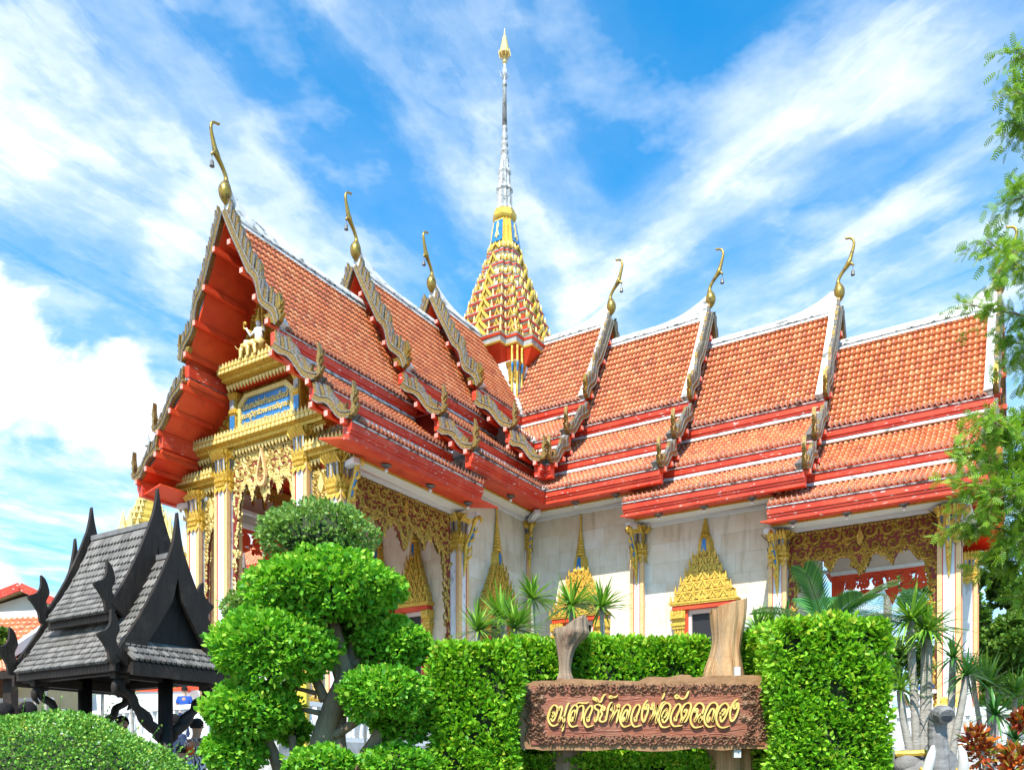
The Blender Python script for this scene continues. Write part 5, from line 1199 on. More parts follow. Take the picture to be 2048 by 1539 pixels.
# local: x = d along the ridge, y = -e (the visible slope is at negative y), z above ground
CX = -.82
def prof(hw, zr, ze, sag):
    def f(q, side=1):
        return (side * hw * q, zr + (ze - zr) * q - sag * 4 * q * (1 - q) * (1 - .3 * q))
    return f
UP = prof(.56, 2.95 + HZ, 1.88 + HZ, .10); LOW = prof(.74, 2.53 + HZ, 1.27 + HZ, .11)
SHV = np.array([(-.5, 0, 0), (.5, 0, 0), (.5, .72, .0), (.28, .93, .0), (0, 1.0, .0), (-.28, .93, .0), (-.5, .72, .0)])
def shingle_mesh(w, l, th, tone):
    vs = [(x * w, y * l, th * (.25 + .75 * y)) for x, y, z in SHV] + [(x * w, y * l, th * (.25 + .75 * y) - th) for x, y, z in SHV]
    n = 7; fs = [tuple(range(n))] + [(i, n + i, n + (i + 1) % n, (i + 1) % n) for i in range(1, 6)]
    me = bpy.data.meshes.new('shingle'); me.from_pydata(vs, [], fs); me.materials.append(MATS['shingle'])
    a = me.attributes.new('tone', 'FLOAT', 'POINT'); a.data.foreach_set('value', [tone] * len(vs)); me.update(); return me
SHW, SHL = .066, .098
SHM = [shingle_mesh(SHW * .97, SHL * 1.5, .036, (q + .5) / 5) for q in range(5)]
def flared_board(f, zt, x0, x1, tiph, side, endw=.0):
    """horned gable board: wide, curved, rising to a point over the ridge"""
    N = 14; up = []; lo = []
    for i in range(N + 1):
        q = i / N; a, b = f(q, side); wd = .10 + .09 * q
        up.append((a + side * (.085 - .045 * q), b + .045)); lo.append((a - side * wd * (.8 if q > .2 else .8 * q / .2), b - wd * .5 - (.20 * (1 - q) ** 2)))
    tip = [(.004 * side, zt + tiph), (.022 * side, zt + tiph * .70), (.045 * side, zt + tiph * .42), (.066 * side, zt + tiph * .22)]
    mb = MB(); g = lambda a, b, w: (w, a, b)
    mb.strip(tip + up, [(0, zt + tiph), (0, zt + tiph * .66), (0, zt + tiph * .36), (0, zt + tiph * .12 - .05)] + lo, g, x0, x1)
    return mb
def roof_tier(f, hw_x, zr, ze, hw, tip, kind):
    x0, x1 = CX - hw_x, CX + hw_x
    for side in (-1, 1):
        N = 10; up = [f(i / N, side) for i in range(N + 1)]; lo = [(a - side * .02, b - .035) for a, b in up]
        sl = empty('roof_slope', parent=GP)
        MB().strip(up, lo, lambda a, b, w: (w, a, b), x0 + .01, x1 - .01).build('deck', 'dark_wood', sl)
        L_ = sum(math.dist(up[i], up[i + 1]) for i in range(N)); rows = int(L_ / SHL); cols = int((x1 - x0 - .12) / SHW); P = []
        for r in range(rows):
            q = min(.999, (r + .15) / rows); a, b = f(q, side); a2, b2 = f(min(1, q + .03), side); d = np.array([0, a2 - a, b2 - b]); d /= np.linalg.norm(d)
            for c in range(cols + 1):
                x = x0 + .06 + (c + .5 * (r % 2)) * SHW
                if x > x1 - .06: continue
                nrm = np.cross(np.array([1, 0, 0]) * side, d) * -1
                if nrm[2] < 0: nrm = -nrm
                P.append((np.array([x, a, b]) + nrm * .004, d, nrm))
        if side == -1:
            for p, d, nrm in P:
                o = bpy.data.objects.new('shingle', SHM[random.randrange(5)]); COL.objects.link(o); o.parent = sl; M_ = Matrix.Identity(4); xx = np.cross(d, nrm)
                for row in range(3): M_[row][0], M_[row][1], M_[row][2], M_[row][3] = xx[row], d[row], nrm[row], p[row]
                o.matrix_local = M_
        mb = MB()
        # edge battens, eave board
        a, b = f(1.0, side); mb.box((x0, min(a, a - side * .05), b - .13), (x1, max(a, a - side * .05), b - .02)); mb.build('eave_board', 'dark_wood', sl)
        for xx in (x0 + .045, x1 - .045):
            mb = MB(); mb.strip([(p[0] + side * .004, p[1] + .035) for p in up], [(p[0], p[1] - .01) for p in up], lambda a_, b_, w: (w, a_, b_), xx - .028, xx + .028); mb.build('verge_batten', 'edge_wood', sl)
        for xx, sgn in ((x0, -1), (x1, 1)):
            flared_board(f, zr, xx if sgn > 0 else xx - .05, xx + .05 if sgn > 0 else xx, tip, side).build('gable_board', 'dark_wood', sl)
            # upswept hook at the lower end of the board
            a, b = f(1.0, side); k = .36 if kind else .34
            hook = cr_spline([(.083, .93), (.095, .667), (.19, .5), (.38, .396), (.26, .24), (.15, .06), (.11, -.14), (.0, -.18), (-.16, -.05), (-.10, .12), (-.02, .33), (-.10, .54), (-.05, .76)], 3) + [(.0, .86)]; k = .52
            MB().prism([(a + side * (u * k + .03), b + .03 + v * k) for u, v in hook], lambda a_, b_, w: (w, a_, b_), xx if sgn > 0 else xx - .045, xx + .045 if sgn > 0 else xx).build('board_hook', 'dark_wood', sl)
    mb = MB(); mb.box((x0 + .02, -.035, zr - .01), (x1 - .02, .035, zr + .05)); mb.build('ridge_cap', 'edge_wood', GP)
roof_tier(LOW, 1.0, 2.53 + HZ, 1.27 + HZ, .74, .50, 0)
roof_tier(UP, .64, 2.95 + HZ, 1.88 + HZ, .56, .42, 1)
# gable infill and its little shingled skirt
for sgn in (1, -1):
    xg = CX + sgn * .93
    MB().prism([(-.62, 1.34 + HZ), (.62, 1.34 + HZ), (0, 2.42 + HZ)], lambda a, b, w: (w, a, b), xg - .02, xg).build('gable_panel', 'dark_wood', GP)
    sk = empty('gable_skirt', parent=GP)
    z1, z0 = 1.50 + HZ, 1.26 + HZ; x_in, x_out = xg + sgn * .01, xg + sgn * .26
    MB().prism([(x_in, z1), (x_out, z0), (x_out, z0 - .03), (x_in, z1 - .03)], lambda a, b, w: (a, w, b), -.66, .66).build('deck', 'dark_wood', sk)
    d = np.array([x_out - x_in, 0, z0 - z1]); L_ = np.linalg.norm(d); d /= L_; nrm = np.array([-d[2] * 1.0, 0, d[0]]); nrm = nrm if nrm[2] > 0 else -nrm
    for r in range(3):
        for c in range(int(1.28 / SHW) + 1):
            y = -.63 + (c + .5 * (r % 2)) * SHW
            if y > .64: continue
            p = np.array([x_in, y, z1]) + d * (r * L_ / 3) + nrm * .004
            o = bpy.data.objects.new('shingle', SHM[random.randrange(5)]); COL.objects.link(o); o.parent = sk; M_ = Matrix.Identity(4); xx = np.cross(d, nrm)
            for row in range(3): M_[row][0], M_[row][1], M_[row][2], M_[row][3] = xx[row], d[row], nrm[row], p[row]
            o.matrix_local = M_
    MB().box((x_out - .02, -.68, z0 - .17), (x_out + .03, .68, z0 - .035)).build('eave_board', 'dark_wood', sk)
MB().box((CX - 1.1, -.62, 1.13 + HZ), (CX + 1.1, -.52, 1.21 + HZ)).build('side_beam', 'dark_wood', GP)
MB().box((CX - 1.1, .52, 1.13 + HZ), (CX + 1.1, .62, 1.21 + HZ)).build('side_beam', 'dark_wood', GP)
for x in (0.0, -1.62): MB().box((x - .05, -.66, 1.08 + HZ), (x + .05, .66, 1.19 + HZ)).build('cross_beam', 'dark_wood', GP)
for q in range(7):
    xx = CX - .9 + q * .3; MB().bar((xx, -.70, 1.24 + HZ), (xx, -.05, 2.3 + HZ), .04, .05).build('rafter', 'dark_wood', GP)
for x in (0.0, -1.62):
    post = MB(); post.stack([(math.cos(math.pi * k / 8), math.sin(math.pi * k / 8)) for k in range(16)], [(.095, 0), (.085, .3), (.082, 2.3), (.082, 1.34 + HZ)], (x, 0, 0)); post.build('post', 'dark_wood', GP, smooth=True)
    for s in (-1, 1):
        mb = MB(); g = lambda a, b: (x, s * a, 1.14 - (1.14 - b) * .68 + HZ)
        sp = cr_spline([(.08, .18, .05), (.20, .30, .055), (.24, .47, .05), (.38, .60, .05), (.42, .76, .05), (.54, .86, .045), (.56, 1.0, .05), (.47, 1.12, .03)], 3)
        mb.tube([g(a, b) for a, b, r in sp], [r for a, b, r in sp], 8)
        sp = cr_spline([(.09, .22, .07), (.17, .28, .07), (.28, .40, .06), (.34, .52, .045), (.44, .66, .012)], 3); mb.tube([g(a, b) for a, b, r in sp], [r for a, b, r in sp], 8)
        sp = cr_spline([(.56, 1.02, .05), (.62, .96, .045), (.63, .84, .035), (.58, .74, .012)], 3); mb.tube([g(a, b) for a, b, r in sp], [r for a, b, r in sp], 7)
        mb.tube([g(.10, .24), g(.12, .12), g(.08, .04)], [.06, .045, .02], 7); mb.tube([g(.5, .98), g(.52, 1.08), g(.56, 1.14)], [.04, .06, .10], 7)
        mb.build('naga_bracket', 'dark_wood', GP, smooth=True)

# ------------------------------------------------------------------ people
mat('skin', (.42, .24, .15), (.46, .27, .17), scale=20, rough=.5)
mat('hair', (.010, .008, .008), (.022, .018, .016), scale=60, rough=.75, bump=.8, bscale=90, spec=.2)
for nme, c in (('navy', (.015, .03, .09)), ('blue', (.02, .09, .42)), ('paleblue', (.40, .50, .78)), ('skyblue', (.12, .30, .62)), ('greycloth', (.33, .36, .42)), ('whitecloth', (.74, .74, .74)), ('orange', (.75, .13, .02)), ('beige', (.45, .33, .20)), ('black_cloth', (.02, .02, .024))):
    mat('cloth_' + nme, c, tuple(x * .85 for x in c), scale=10, rough=.8, bump=.3, bscale=14)
m = mat('cloth_zebra', (.02, .02, .03), rough=.75); nt = m.node_tree; pb = [n for n in nt.nodes if n.type == 'BSDF_PRINCIPLED'][0]
tcn = nn(nt, 'ShaderNodeTexCoord'); wvn = nn(nt, 'ShaderNodeTexWave', i_Scale=9.0, i_Distortion=9.0, i_Detail=2.0); wvn.inputs['Detail Scale'].default_value = 1.6; nt.links.new(tcn.outputs['Object'], wvn.inputs[0])
nt.links.new(ramp(nt, wvn.outputs[0], [(.47, (.015, .017, .03)), (.53, (.72, .74, .80))]), pb.inputs['Base Color'])

def skinned(name, joints, edges, radii, m, parent, levels=2):
    me = bpy.data.meshes.new(name); me.from_pydata(joints, edges, []); o = bpy.data.objects.new(name, me); COL.objects.link(o)
    sk = o.modifiers.new('skin', 'SKIN'); sv = me.skin_vertices[0].data
    for i, r in enumerate(radii): sv[i].radius = (r, r) if isinstance(r, (int, float)) else r
    sv[0].use_root = True
    o.modifiers.new('sub', 'SUBSURF').levels = levels
    bpy.context.view_layer.update()
    me2 = bpy.data.meshes.new_from_object(o.evaluated_get(bpy.context.evaluated_depsgraph_get())); bpy.data.objects.remove(o)
    return finish(me2, name, m, parent, smooth=True)
def person(label, loc, rz, h=1.62, top='cloth_blue', bottom='cloth_navy', hair='short', pose='stand', reach=None, group=None, hair_turn=0.0):
    """facing local -y; body one skinned mesh, clothing and hair its children"""
    root = empty('person', loc, rz); tag(root, label, 'person', group); k = h / 1.62
    sit = pose == 'sit'; hipz = .46 if sit else .84; dz = hipz - .84
    J = {'pelvis': (0, 0, .84 + dz), 'waist': (0, 0, 1.0 + dz), 'chest': (0, .01, 1.20 + dz), 'neck': (0, .02, 1.36 + dz), 'head0': (0, .0, 1.43 + dz), 'head1': (0, -.005, 1.52 + dz), 'head2': (0, .0, 1.585 + dz)}
    for s, n in ((1, 'l'), (-1, 'r')):
        J['sh' + n] = (s * .15, .02, 1.29 + dz)
        if reach and n in reach: J['el' + n] = (s * .22, -.12, 1.08 + dz); J['wr' + n] = (s * .14, -.32, 1.10 + dz); J['ha' + n] = (s * .12, -.39, 1.11 + dz)
        else: J['el' + n] = (s * .20, .03, 1.05 + dz); J['wr' + n] = (s * .20, -.06, .83 + dz); J['ha' + n] = (s * .195, -.08, .76 + dz)
        J['hip' + n] = (s * .085, 0, .80 + dz)
        if sit: J['kn' + n] = (s * .11, -.40, .46); J['an' + n] = (s * .11, -.38, .08); J['to' + n] = (s * .12, -.52, .03)
        else: J['kn' + n] = (s * .095, -.02 - .03 * s, .46); J['an' + n] = (s * .095, .02 + .02 * s, .08); J['to' + n] = (s * .10, -.12, .03)
    RAD = {'pelvis': (.13, .10), 'waist': (.115, .085), 'chest': (.14, .095), 'neck': .048, 'head0': .062, 'head1': (.074, .088), 'head2': (.06, .07)}
    for n in 'lr': RAD.update({'sh' + n: .055, 'el' + n: .04, 'wr' + n: .028, 'ha' + n: (.032, .018), 'hip' + n: .085, 'kn' + n: .058, 'an' + n: .04, 'to' + n: .03})
    E_ = [('pelvis', 'waist'), ('waist', 'chest'), ('chest', 'neck'), ('neck', 'head0'), ('head0', 'head1'), ('head1', 'head2')]
    for n in 'lr': E_ += [('chest', 'sh' + n), ('sh' + n, 'el' + n), ('el' + n, 'wr' + n), ('wr' + n, 'ha' + n), ('pelvis', 'hip' + n), ('hip' + n, 'kn' + n), ('kn' + n, 'an' + n), ('an' + n, 'to' + n)]
    keys = list(J); idx = {q: i for i, q in enumerate(keys)}
    body = skinned('body', [tuple(c * k for c in J[q]) for q in keys], [(idx[a], idx[b]) for a, b in E_], [tuple(c * k for c in RAD[q]) if isinstance(RAD[q], tuple) else RAD[q] * k for q in keys], 'skin', root)
    mb = MB()                     # hands: palm fingers; face: nose, ears
    for n, s in (('l', 1), ('r', -1)):
        h_ = Vector(J['ha' + n]) * k; w_ = Vector(J['wr' + n]) * k; d = (h_ - w_).normalized(); sd = Vector((1, 0, 0)) if abs(d.x) < .8 else Vector((0, 1, 0))
        for q in range(4):
            b0 = h_ + sd * (q - 1.5) * .016 * k; L_ = (.062, .072, .068, .052)[q] * k; mb.tube([b0, b0 + d * L_ * .5, b0 + d * L_ + Vector((0, -.012, -.008))], [.0095 * k, .0088 * k, .006 * k], 6)
        mb.tube([w_ + d * .03 - sd * s * .02, w_ + d * .06 - sd * s * .042 + Vector((0, -.012, 0)), w_ + d * .095 - sd * s * .045 + Vector((0, -.016, 0))], [.011 * k, .0095 * k, .006 * k], 6)
    mb.build('hands', 'skin', root, smooth=True)
    hc = np.array(J['head1']) * k; mb = MB()
    mb.tube([hc + np.array([0, -.082, .02]) * k, hc + np.array([0, -.105, -.018]) * k, hc + np.array([0, -.085, -.026]) * k], [.007 * k, .014 * k, .008 * k], 6)
    for s in (1, -1): mb.ico(tuple(hc + np.array([s * .075, .005, -.005]) * k), .022 * k, 0, 8, 6, (.4, .7, 1.2))
    mb.build('ears_and_nose', 'skin', root, smooth=True)
    mb = MB()
    for s in (1, -1): mb.ico(tuple(hc + np.array([s * .03, -.079, .012]) * k), .009 * k, 0, 8, 6)
    mb.tube([hc + np.array([x, -.079, -.048]) * k for x in (-.022, 0, .022)], .0045 * k, 5); mb.build('eyes_and_mouth', 'hair', root)
    # hair cap
    mb = MB(); n = 14; m_ = 8; vs = []; fs = []
    for i in range(m_ + 1):
        th = i / m_ * 2.0
        for j in range(n):
            a = 2 * math.pi * j / n; face = max(0, -math.sin(a + hair_turn)); t2 = th * (1 - .50 * face); rr = 1.06
            vs.append((hc[0] + .083 * k * rr * math.sin(t2) * math.cos(a), hc[1] + .005 + .098 * k * rr * math.sin(t2) * math.sin(a), hc[2] + .012 * k + .098 * k * rr * math.cos(t2)))
    fs = [(i * n + j, i * n + (j + 1) % n, (i + 1) * n + (j + 1) % n, (i + 1) * n + j) for i in range(m_) for j in range(n)]; mb.add(vs, fs)
    if hair == 'bun': mb.ico((hc[0], hc[1] + .10 * k, hc[2] + .03 * k), .045 * k, 0, 10, 7)
    if hair == 'long': mb.tube([(hc[0], hc[1] + .05 * k, hc[2] + .02 * k), (hc[0], hc[1] + .075 * k, hc[2] - .10 * k), (hc[0], hc[1] + .06 * k, hc[2] - .26 * k)], [.07 * k, .075 * k, .03 * k], 10)
    mb.build('hair', 'hair', root, smooth=True)
    # clothes: a slightly larger skin over torso, sleeves and legs
    jt = ['pelvis', 'waist', 'chest']; et = [('pelvis', 'waist'), ('waist', 'chest')]; ex = {}
    ex['neckb'] = tuple(np.array(J['neck']) + np.array([0, 0, -.035])); RAD['neckb'] = .066
    for n in 'lr':
        ex['slv' + n] = tuple(np.array(J['sh' + n]) * .25 + np.array(J['el' + n]) * .75); RAD['slv' + n] = .052
    names = jt + ['neckb', 'shl', 'slvl', 'shr', 'slvr']; et += [('chest', 'neckb'), ('chest', 'shl'), ('shl', 'slvl'), ('chest', 'shr'), ('shr', 'slvr')]
    if bottom == 'dress': names.append('hem'); ex['hem'] = (0, 0, .38 + dz * .2); RAD['hem'] = (.21, .19); et.append(('pelvis', 'hem'))
    allj = {**J, **ex}; ix = {q: i for i, q in enumerate(names)}; g = .018
    skinned('dress' if bottom == 'dress' else 'shirt', [tuple(c * k for c in allj[q]) for q in names], [(ix[a], ix[b]) for a, b in et], [tuple((c + g) * k for c in RAD[q]) if isinstance(RAD[q], tuple) else (RAD[q] + g * .8) * k for q in names], top, root)
    if bottom != 'dress':
        names = ['pelvis', 'hipl', 'knl', 'anl', 'hipr', 'knr', 'anr']; et = [('pelvis', 'hipl'), ('hipl', 'knl'), ('knl', 'anl'), ('pelvis', 'hipr'), ('hipr', 'knr'), ('knr', 'anr')]; ix = {q: i for i, q in enumerate(names)}
        skinned('trousers', [tuple(c * k for c in J[q]) for q in names], [(ix[a], ix[b]) for a, b in et], [tuple((c + .012) * k for c in RAD[q]) if isinstance(RAD[q], tuple) else (RAD[q] + .016) * k for q in names], bottom, root)
    return root
def ppl(px, y_head, Z, base=GROUND, h=1.62):
    a = at(px, y_head, Z); return (a.x, Z, base), (a.z - base) / .985
def put(px, yh, Z, label, rz, base=None, **kw):
    a = at(px, yh, Z); b = GROUND if base is None else base; h = (a.z - b)
    return person(label, (a.x, Z, b), rz, h=h, **kw)
put(394, 1437, 11.6, 'person in black and white zebra striped dress beside the pruned tree', R(150), top='cloth_zebra', bottom='dress', hair='bun', reach='r')
put(362, 1490, 11.3, 'bending person in pale blue shirt next to the zebra dress', R(200), top='cloth_paleblue', bottom='cloth_black_cloth')
put(244, 1432, 10.9, 'dark haired person in grey shirt half hidden by the rounded bush', R(60), top='cloth_greycloth', bottom='cloth_navy', hair='long')
put(348, 1428, 13.2, 'person in navy clothes standing behind the near gate post', R(170), top='cloth_navy', bottom='cloth_navy')
put(10, 1406, 8.8, 'dark haired person behind the rounded bush at the left edge', R(185), top='cloth_beige', bottom='cloth_navy')
put(56, 1404, 8.9, 'second dark haired person from the left edge behind the rounded bush', R(170), top='cloth_whitecloth', bottom='cloth_navy', hair='bun')
put(369, 1371, 20.5, 'child in bright blue shirt on the temple stairs', R(190), base=.75, top='cloth_blue', bottom='cloth_navy')
for i, (px, yb, lab, c) in enumerate(((1848, 1418, 'person in bright blue sitting on the right porch floor beside the marble column', 'cloth_blue'), (1872, 1418, 'person in light blue sitting nearest the right porch marble column', 'cloth_skyblue'))):
    a = at(px, yb, 25.2 - i * .5); person(lab, (a.x, a.y, FLOOR), R(100 + 120 * i), h=1.45, top=c, bottom='cloth_navy', pose='sit')
    MB().box((a.x - .25, a.y - .22, FLOOR), (a.x + .25, a.y + .22, FLOOR + .36)).build('low_stool', 'dark_wood', None, label='low dark stool under the seated person in ' + ('bright' if i == 0 else 'light') + ' blue', category='stool')
# orange cloth bag held by the bending person
mb = MB(); c = at(379, 1500, 11.35); mb.ico((0, 0, 0), .07, 0, 12, 8, (1, .7, .9)); mb.tube([(-.045, 0, .045), (-.02, 0, .13), (.02, 0, .13), (.045, 0, .045)], .006, 6); o = mb.build('cloth_bag', 'cloth_orange', None, smooth=True); o.location = c; tag(o, 'orange cloth bag held beside the zebra dress', 'bag')

# ------------------------------------------------------------------ elephant statue, trunk raised
mat('elephant_stone', (.16, .155, .15), (.26, .25, .24), scale=7, rough=.75, bump=.6, bscale=22, c3=(.10, .095, .09), s3=4, lo3=.5, hi3=.7)
mat('ivory', (.72, .70, .66), (.60, .57, .52), scale=6, rough=.5)
EZ = 7.6; ec = at(1880, HOR, 7.22); EL = empty('elephant_statue', (ec.x, EZ, GROUND), R(0)); tag(EL, 'grey stone elephant statue raising its trunk, with white gold ringed tusks', 'statue')
mb = MB(); hh = .62
mb.ico((0, .55, .62), .42, 0, 18, 12, (.95, 1.5, .9)); mb.ico((0, .05, .72), .26, 0, 16, 12, (1.0, .95, 1.05)); mb.ico((-.1, .02, .90), .14, 0, 12, 8); mb.ico((.1, .02, .90), .14, 0, 12, 8)
for a, b in ((-.24, .25), (.24, .25), (-.24, .95), (.24, .95)): mb.tube([(a, b, .5), (a, b, .2), (a, b - .02, .0)], [.15, .12, .13], 12)
mb.build('body', 'elephant_stone', EL, smooth=True)
sp = cr_spline([(0, -.10, .66, .135), (0, -.26, .60, .115), (0, -.36, .72, .098), (0, -.36, .92, .088), (0, -.34, 1.10, .078), (0, -.33, 1.22, .075), (0, -.38, 1.31, .078), (0, -.46, 1.31, .072), (0, -.50, 1.29, .066)], 4)
mb = MB(); N = len(sp); mb.tube([p[:3] for p in sp], [p[3] * (1 + .05 * (i % 2)) for i, p in enumerate(sp)], 14); tr = mb.build('trunk', 'elephant_stone', EL, smooth=False)
MB().lathe([(.045, 0), (.028, .002)], n=12).build('nostril', 'dark', tr); tr.children[0].location = (0, -.502, 1.29); tr.children[0].rotation_euler = (R(90), 0, 0)
for s in (-1, 1):
    sp = cr_spline([(s * .13, -.10, .78, .055), (s * .15, -.30, .72, .058), (s * .155, -.44, .80, .05), (s * .13, -.50, .97, .034), (s * .11, -.49, 1.05, .012)], 3)
    tk = MB().tube([p[:3] for p in sp], [p[3] for p in sp], 12).build('tusk', 'ivory', EL, smooth=True)
    mb = MB(); p = sp[6]; q = sp[7]; mb.tube([p[:3], q[:3]], [p[3] * 1.25, q[3] * 1.25], 12); mb.tube([sp[1][:3], sp[2][:3]], [.07, .07], 12); mb.build('tusk_ring', 'gold', tk)
    ear = cr_spline([(0, .16), (.12, .20), (.24, .12), (.27, -.04), (.20, -.20), (.10, -.24), (.03, -.12)], 3)
    MB().prism([(s * (.17 + a), .86 + b) for a, b in ear], lambda a, b, w: (a, .02 + abs(a) * .35 + w, b), 0, .04).build('ear', 'elephant_stone', EL)
mb = MB(); mb.stack([(math.cos(2 * math.pi * k / 20), 1.4 * math.sin(2 * math.pi * k / 20)) for k in range(20)], [(.41, .60), (.42, .78), (.36, .96), (.2, 1.04)], (0, .62, 0)); sd = mb.build('saddle_cloth', 'stone', EL)
mb = MB()
for k in range(20): a = 2 * math.pi * k / 20; mb.ico((.43 * math.cos(a), .62 + .6 * math.sin(a), .60), .035, 0, 7, 5)
mb.tube([(-.22, -.02, .99), (0, -.12, 1.0), (.22, -.02, .99)], .03, 8); mb.build('gold_trim', 'gold', sd, kind='stuff')
MB().box((-.55, -.55, .001), (.55, 1.4, .06)).build('plinth', 'stone', EL)
# ------------------------------------------------------------------ balustrades and terrace
BAL = [(.045, 0), (.055, .02), (.035, .06), (.06, .14), (.065, .2), (.04, .30), (.028, .40), (.04, .44), (.05, .47), (.05, .50)]
def local_to_world(u, v): return (-.7855 + UDIR[0] * u + VDIR[0] * v, 35 + UDIR[1] * u + VDIR[1] * v)
bal_mesh = None
def balustrade(label, p0, p1, z, h=.62, parent=None, rail='white', piers=True, group='white balustrades round the temple'):
    """p0, p1 in temple plan; a thing of its own with rail, base and each baluster"""
    global bal_mesh
    root = empty('balustrade', (p0[0], p0[1], z), math.atan2(p1[1] - p0[1], p1[0] - p0[0]), parent=TU if parent else None)
    if not parent:
        w0 = local_to_world(*p0); w1 = local_to_world(*p1); root.location = (*w0, z); root.rotation_euler = (0, 0, math.atan2(w1[1] - w0[1], w1[0] - w0[0])); tag(root, label, 'balustrade', group)
    L_ = math.dist(p0, p1)
    MB().box((0, -.09, 0), (L_, .09, .10)).build('base', rail, root); MB().box((-.02, -.10, h - .10), (L_ + .02, .10, h)).build('rail', rail, root)
    if bal_mesh is None:
        o = MB().lathe([(r, zz * .84 + .0) for r, zz in BAL], n=10).build('baluster', 'white', None, smooth=True); bal_mesh = o.data; bpy.data.objects.remove(o)
    n = int(L_ / .26)
    for i in range(n):
        o = bpy.data.objects.new('baluster', bal_mesh); COL.objects.link(o); o.parent = root; o.location = ((i + .5) * L_ / n, 0, .10); o.scale = (1, 1, (h - .2) / .42)
    if piers:
        for x in (0, L_): MB().box((x - .14, -.14, 0), (x + .14, .14, h + .10)).build('pier', rail, root)
    return root
balustrade('', (7.5, 2.95), (12.1, 2.95), FLOOR, .60, parent=True, piers=False)
balustrade('', (2.95, 12.3), (2.95, 16.3), FLOOR, .60, parent=True, piers=False)
balustrade('', (-2.95, 12.3), (-2.95, 16.3), FLOOR, .60, parent=True, piers=False)
TER = .75
for a, b, nm in (((-6, -6.5), (17.2, 5.8), 0), ((-6, 5.8), (5.8, 20.5), 1)):
    w = MB(); w.box((a[0], a[1], GROUND), (b[0], b[1], TER)); o = w.build('terrace_pavement', 'stone', None, kind='structure'); o.location = (-.7855, 35, 0); o.rotation_euler = TU.rotation_euler
balustrade('white balustrade along the terrace in front of the left porch, behind the gate posts', (17.1, -2.2), (17.1, 5.7), TER, .82)
balustrade('white terrace balustrade behind the pruned tree trunk', (5.7, 5.7), (16.9, 5.7), TER, .82)
balustrade('white terrace balustrade at the foot of the right wing, behind the elephant statue', (5.7, 5.9), (5.7, 20.3), TER, .82)
# stairs up to the left porch with sloping side walls
st = empty('porch_stairs', parent=TU)
for i in range(7): MB().box((13.3, -1.9, TER + .002 * (i % 2)), (13.3 + .32 * (7 - i), 1.9, TER + (i + 1) * (FLOOR - TER) / 7)).build('step', 'white', st)
for s in (-1, 1): MB().prism([(13.2, TER), (15.9, TER), (15.9, TER + .45), (13.2, FLOOR + .75)], lambda a, b, w: (a, w, b), s * 2.0 - .12, s * 2.0 + .12).build('side_wall', 'white', st)
# yellow post and red notice board by the porch
c = at(603, HOR, 12.0); o = MB().box((-.09, -.09, 0), (.09, .09, 2.25)).build('yellow_post', 'gold_pale', None); o.location = (c.x, 12.0, GROUND); 
mat('yellow_paint', (.78, .55, .04), (.82, .60, .06), scale=3, rough=.5); o.data.materials[0] = MATS['yellow_paint']; tag(o, 'plain yellow post seen between the pruned tree branches', 'post')
MB().box((-.11, -.11, 2.2), (.11, .11, 2.27)).build('post_cap', 'yellow_paint', o); MB().box((-.13, -.13, 0), (.13, .13, .1)).build('post_foot', 'yellow_paint', o)
rb = empty('notice_board', (at(766, HOR, 17).x, 17.0, GROUND)); tag(rb, 'small red notice board with white Thai words behind the pruned tree', 'notice'); zc = at(766, 1330, 17).z - GROUND
MB().box((-.42, -.02, zc - .28), (.42, .02, zc + .28)).build('board', 'red_clean', rb)
for s in (-1, 1): MB().box((s * .36 - .02, .022, 0), (s * .36 + .02, .06, zc + .28)).build('leg', 'iron', rb)
for i, bd in enumerate(('ห้ามจุดธูป', 'เทียนด้านบน', 'ขอบคุณ')): text_mesh(bd, .15, .004, 'wording', 'white', rb, Matrix(((1, 0, 0, 0), (0, 0, -1, -.024), (0, 1, 0, zc + .16 - i * .16), (0, 0, 0, 1))))

# ------------------------------------------------------------------ sword-leaved plants
def sword_leaf_arrays(base, n, L_, wd, droop, rng, up=.35):
    ss = np.array([0, .25, .5, .75, 1.0]); V = []; Fq = []; T = []
    for i in range(n):
        az = rng.uniform(0, 2 * math.pi); el = math.asin(min(1, max(-.5, rng.uniform(-.25 + up, 1.0)))); l_ = L_ * rng.uniform(.7, 1.1)
        d = np.array([math.cos(az) * math.cos(el), math.sin(az) * math.cos(el), math.sin(el)]); side = np.cross(d, [0, 0, 1]); side = side / max(np.linalg.norm(side), 1e-6)
        dr = droop * rng.uniform(.5, 1.4) * (1 - .5 * math.sin(el)); o = len(V)
        for s in ss:
            p = base + d * l_ * s + np.array([0, 0, -dr * l_ * s * s]); w = wd * (1 - s ** 2.2) * (.6 + .7 * s if s < .4 else 1) + .0008
            V += [p - side * w, p + side * w + np.array([0, 0, w * .25])]
        for k in range(4): Fq.append((o + 2 * k, o + 2 * k + 1, o + 2 * k + 3, o + 2 * k + 2))
        T += [rng.beta(2, 2)] * 10
    return V, Fq, T
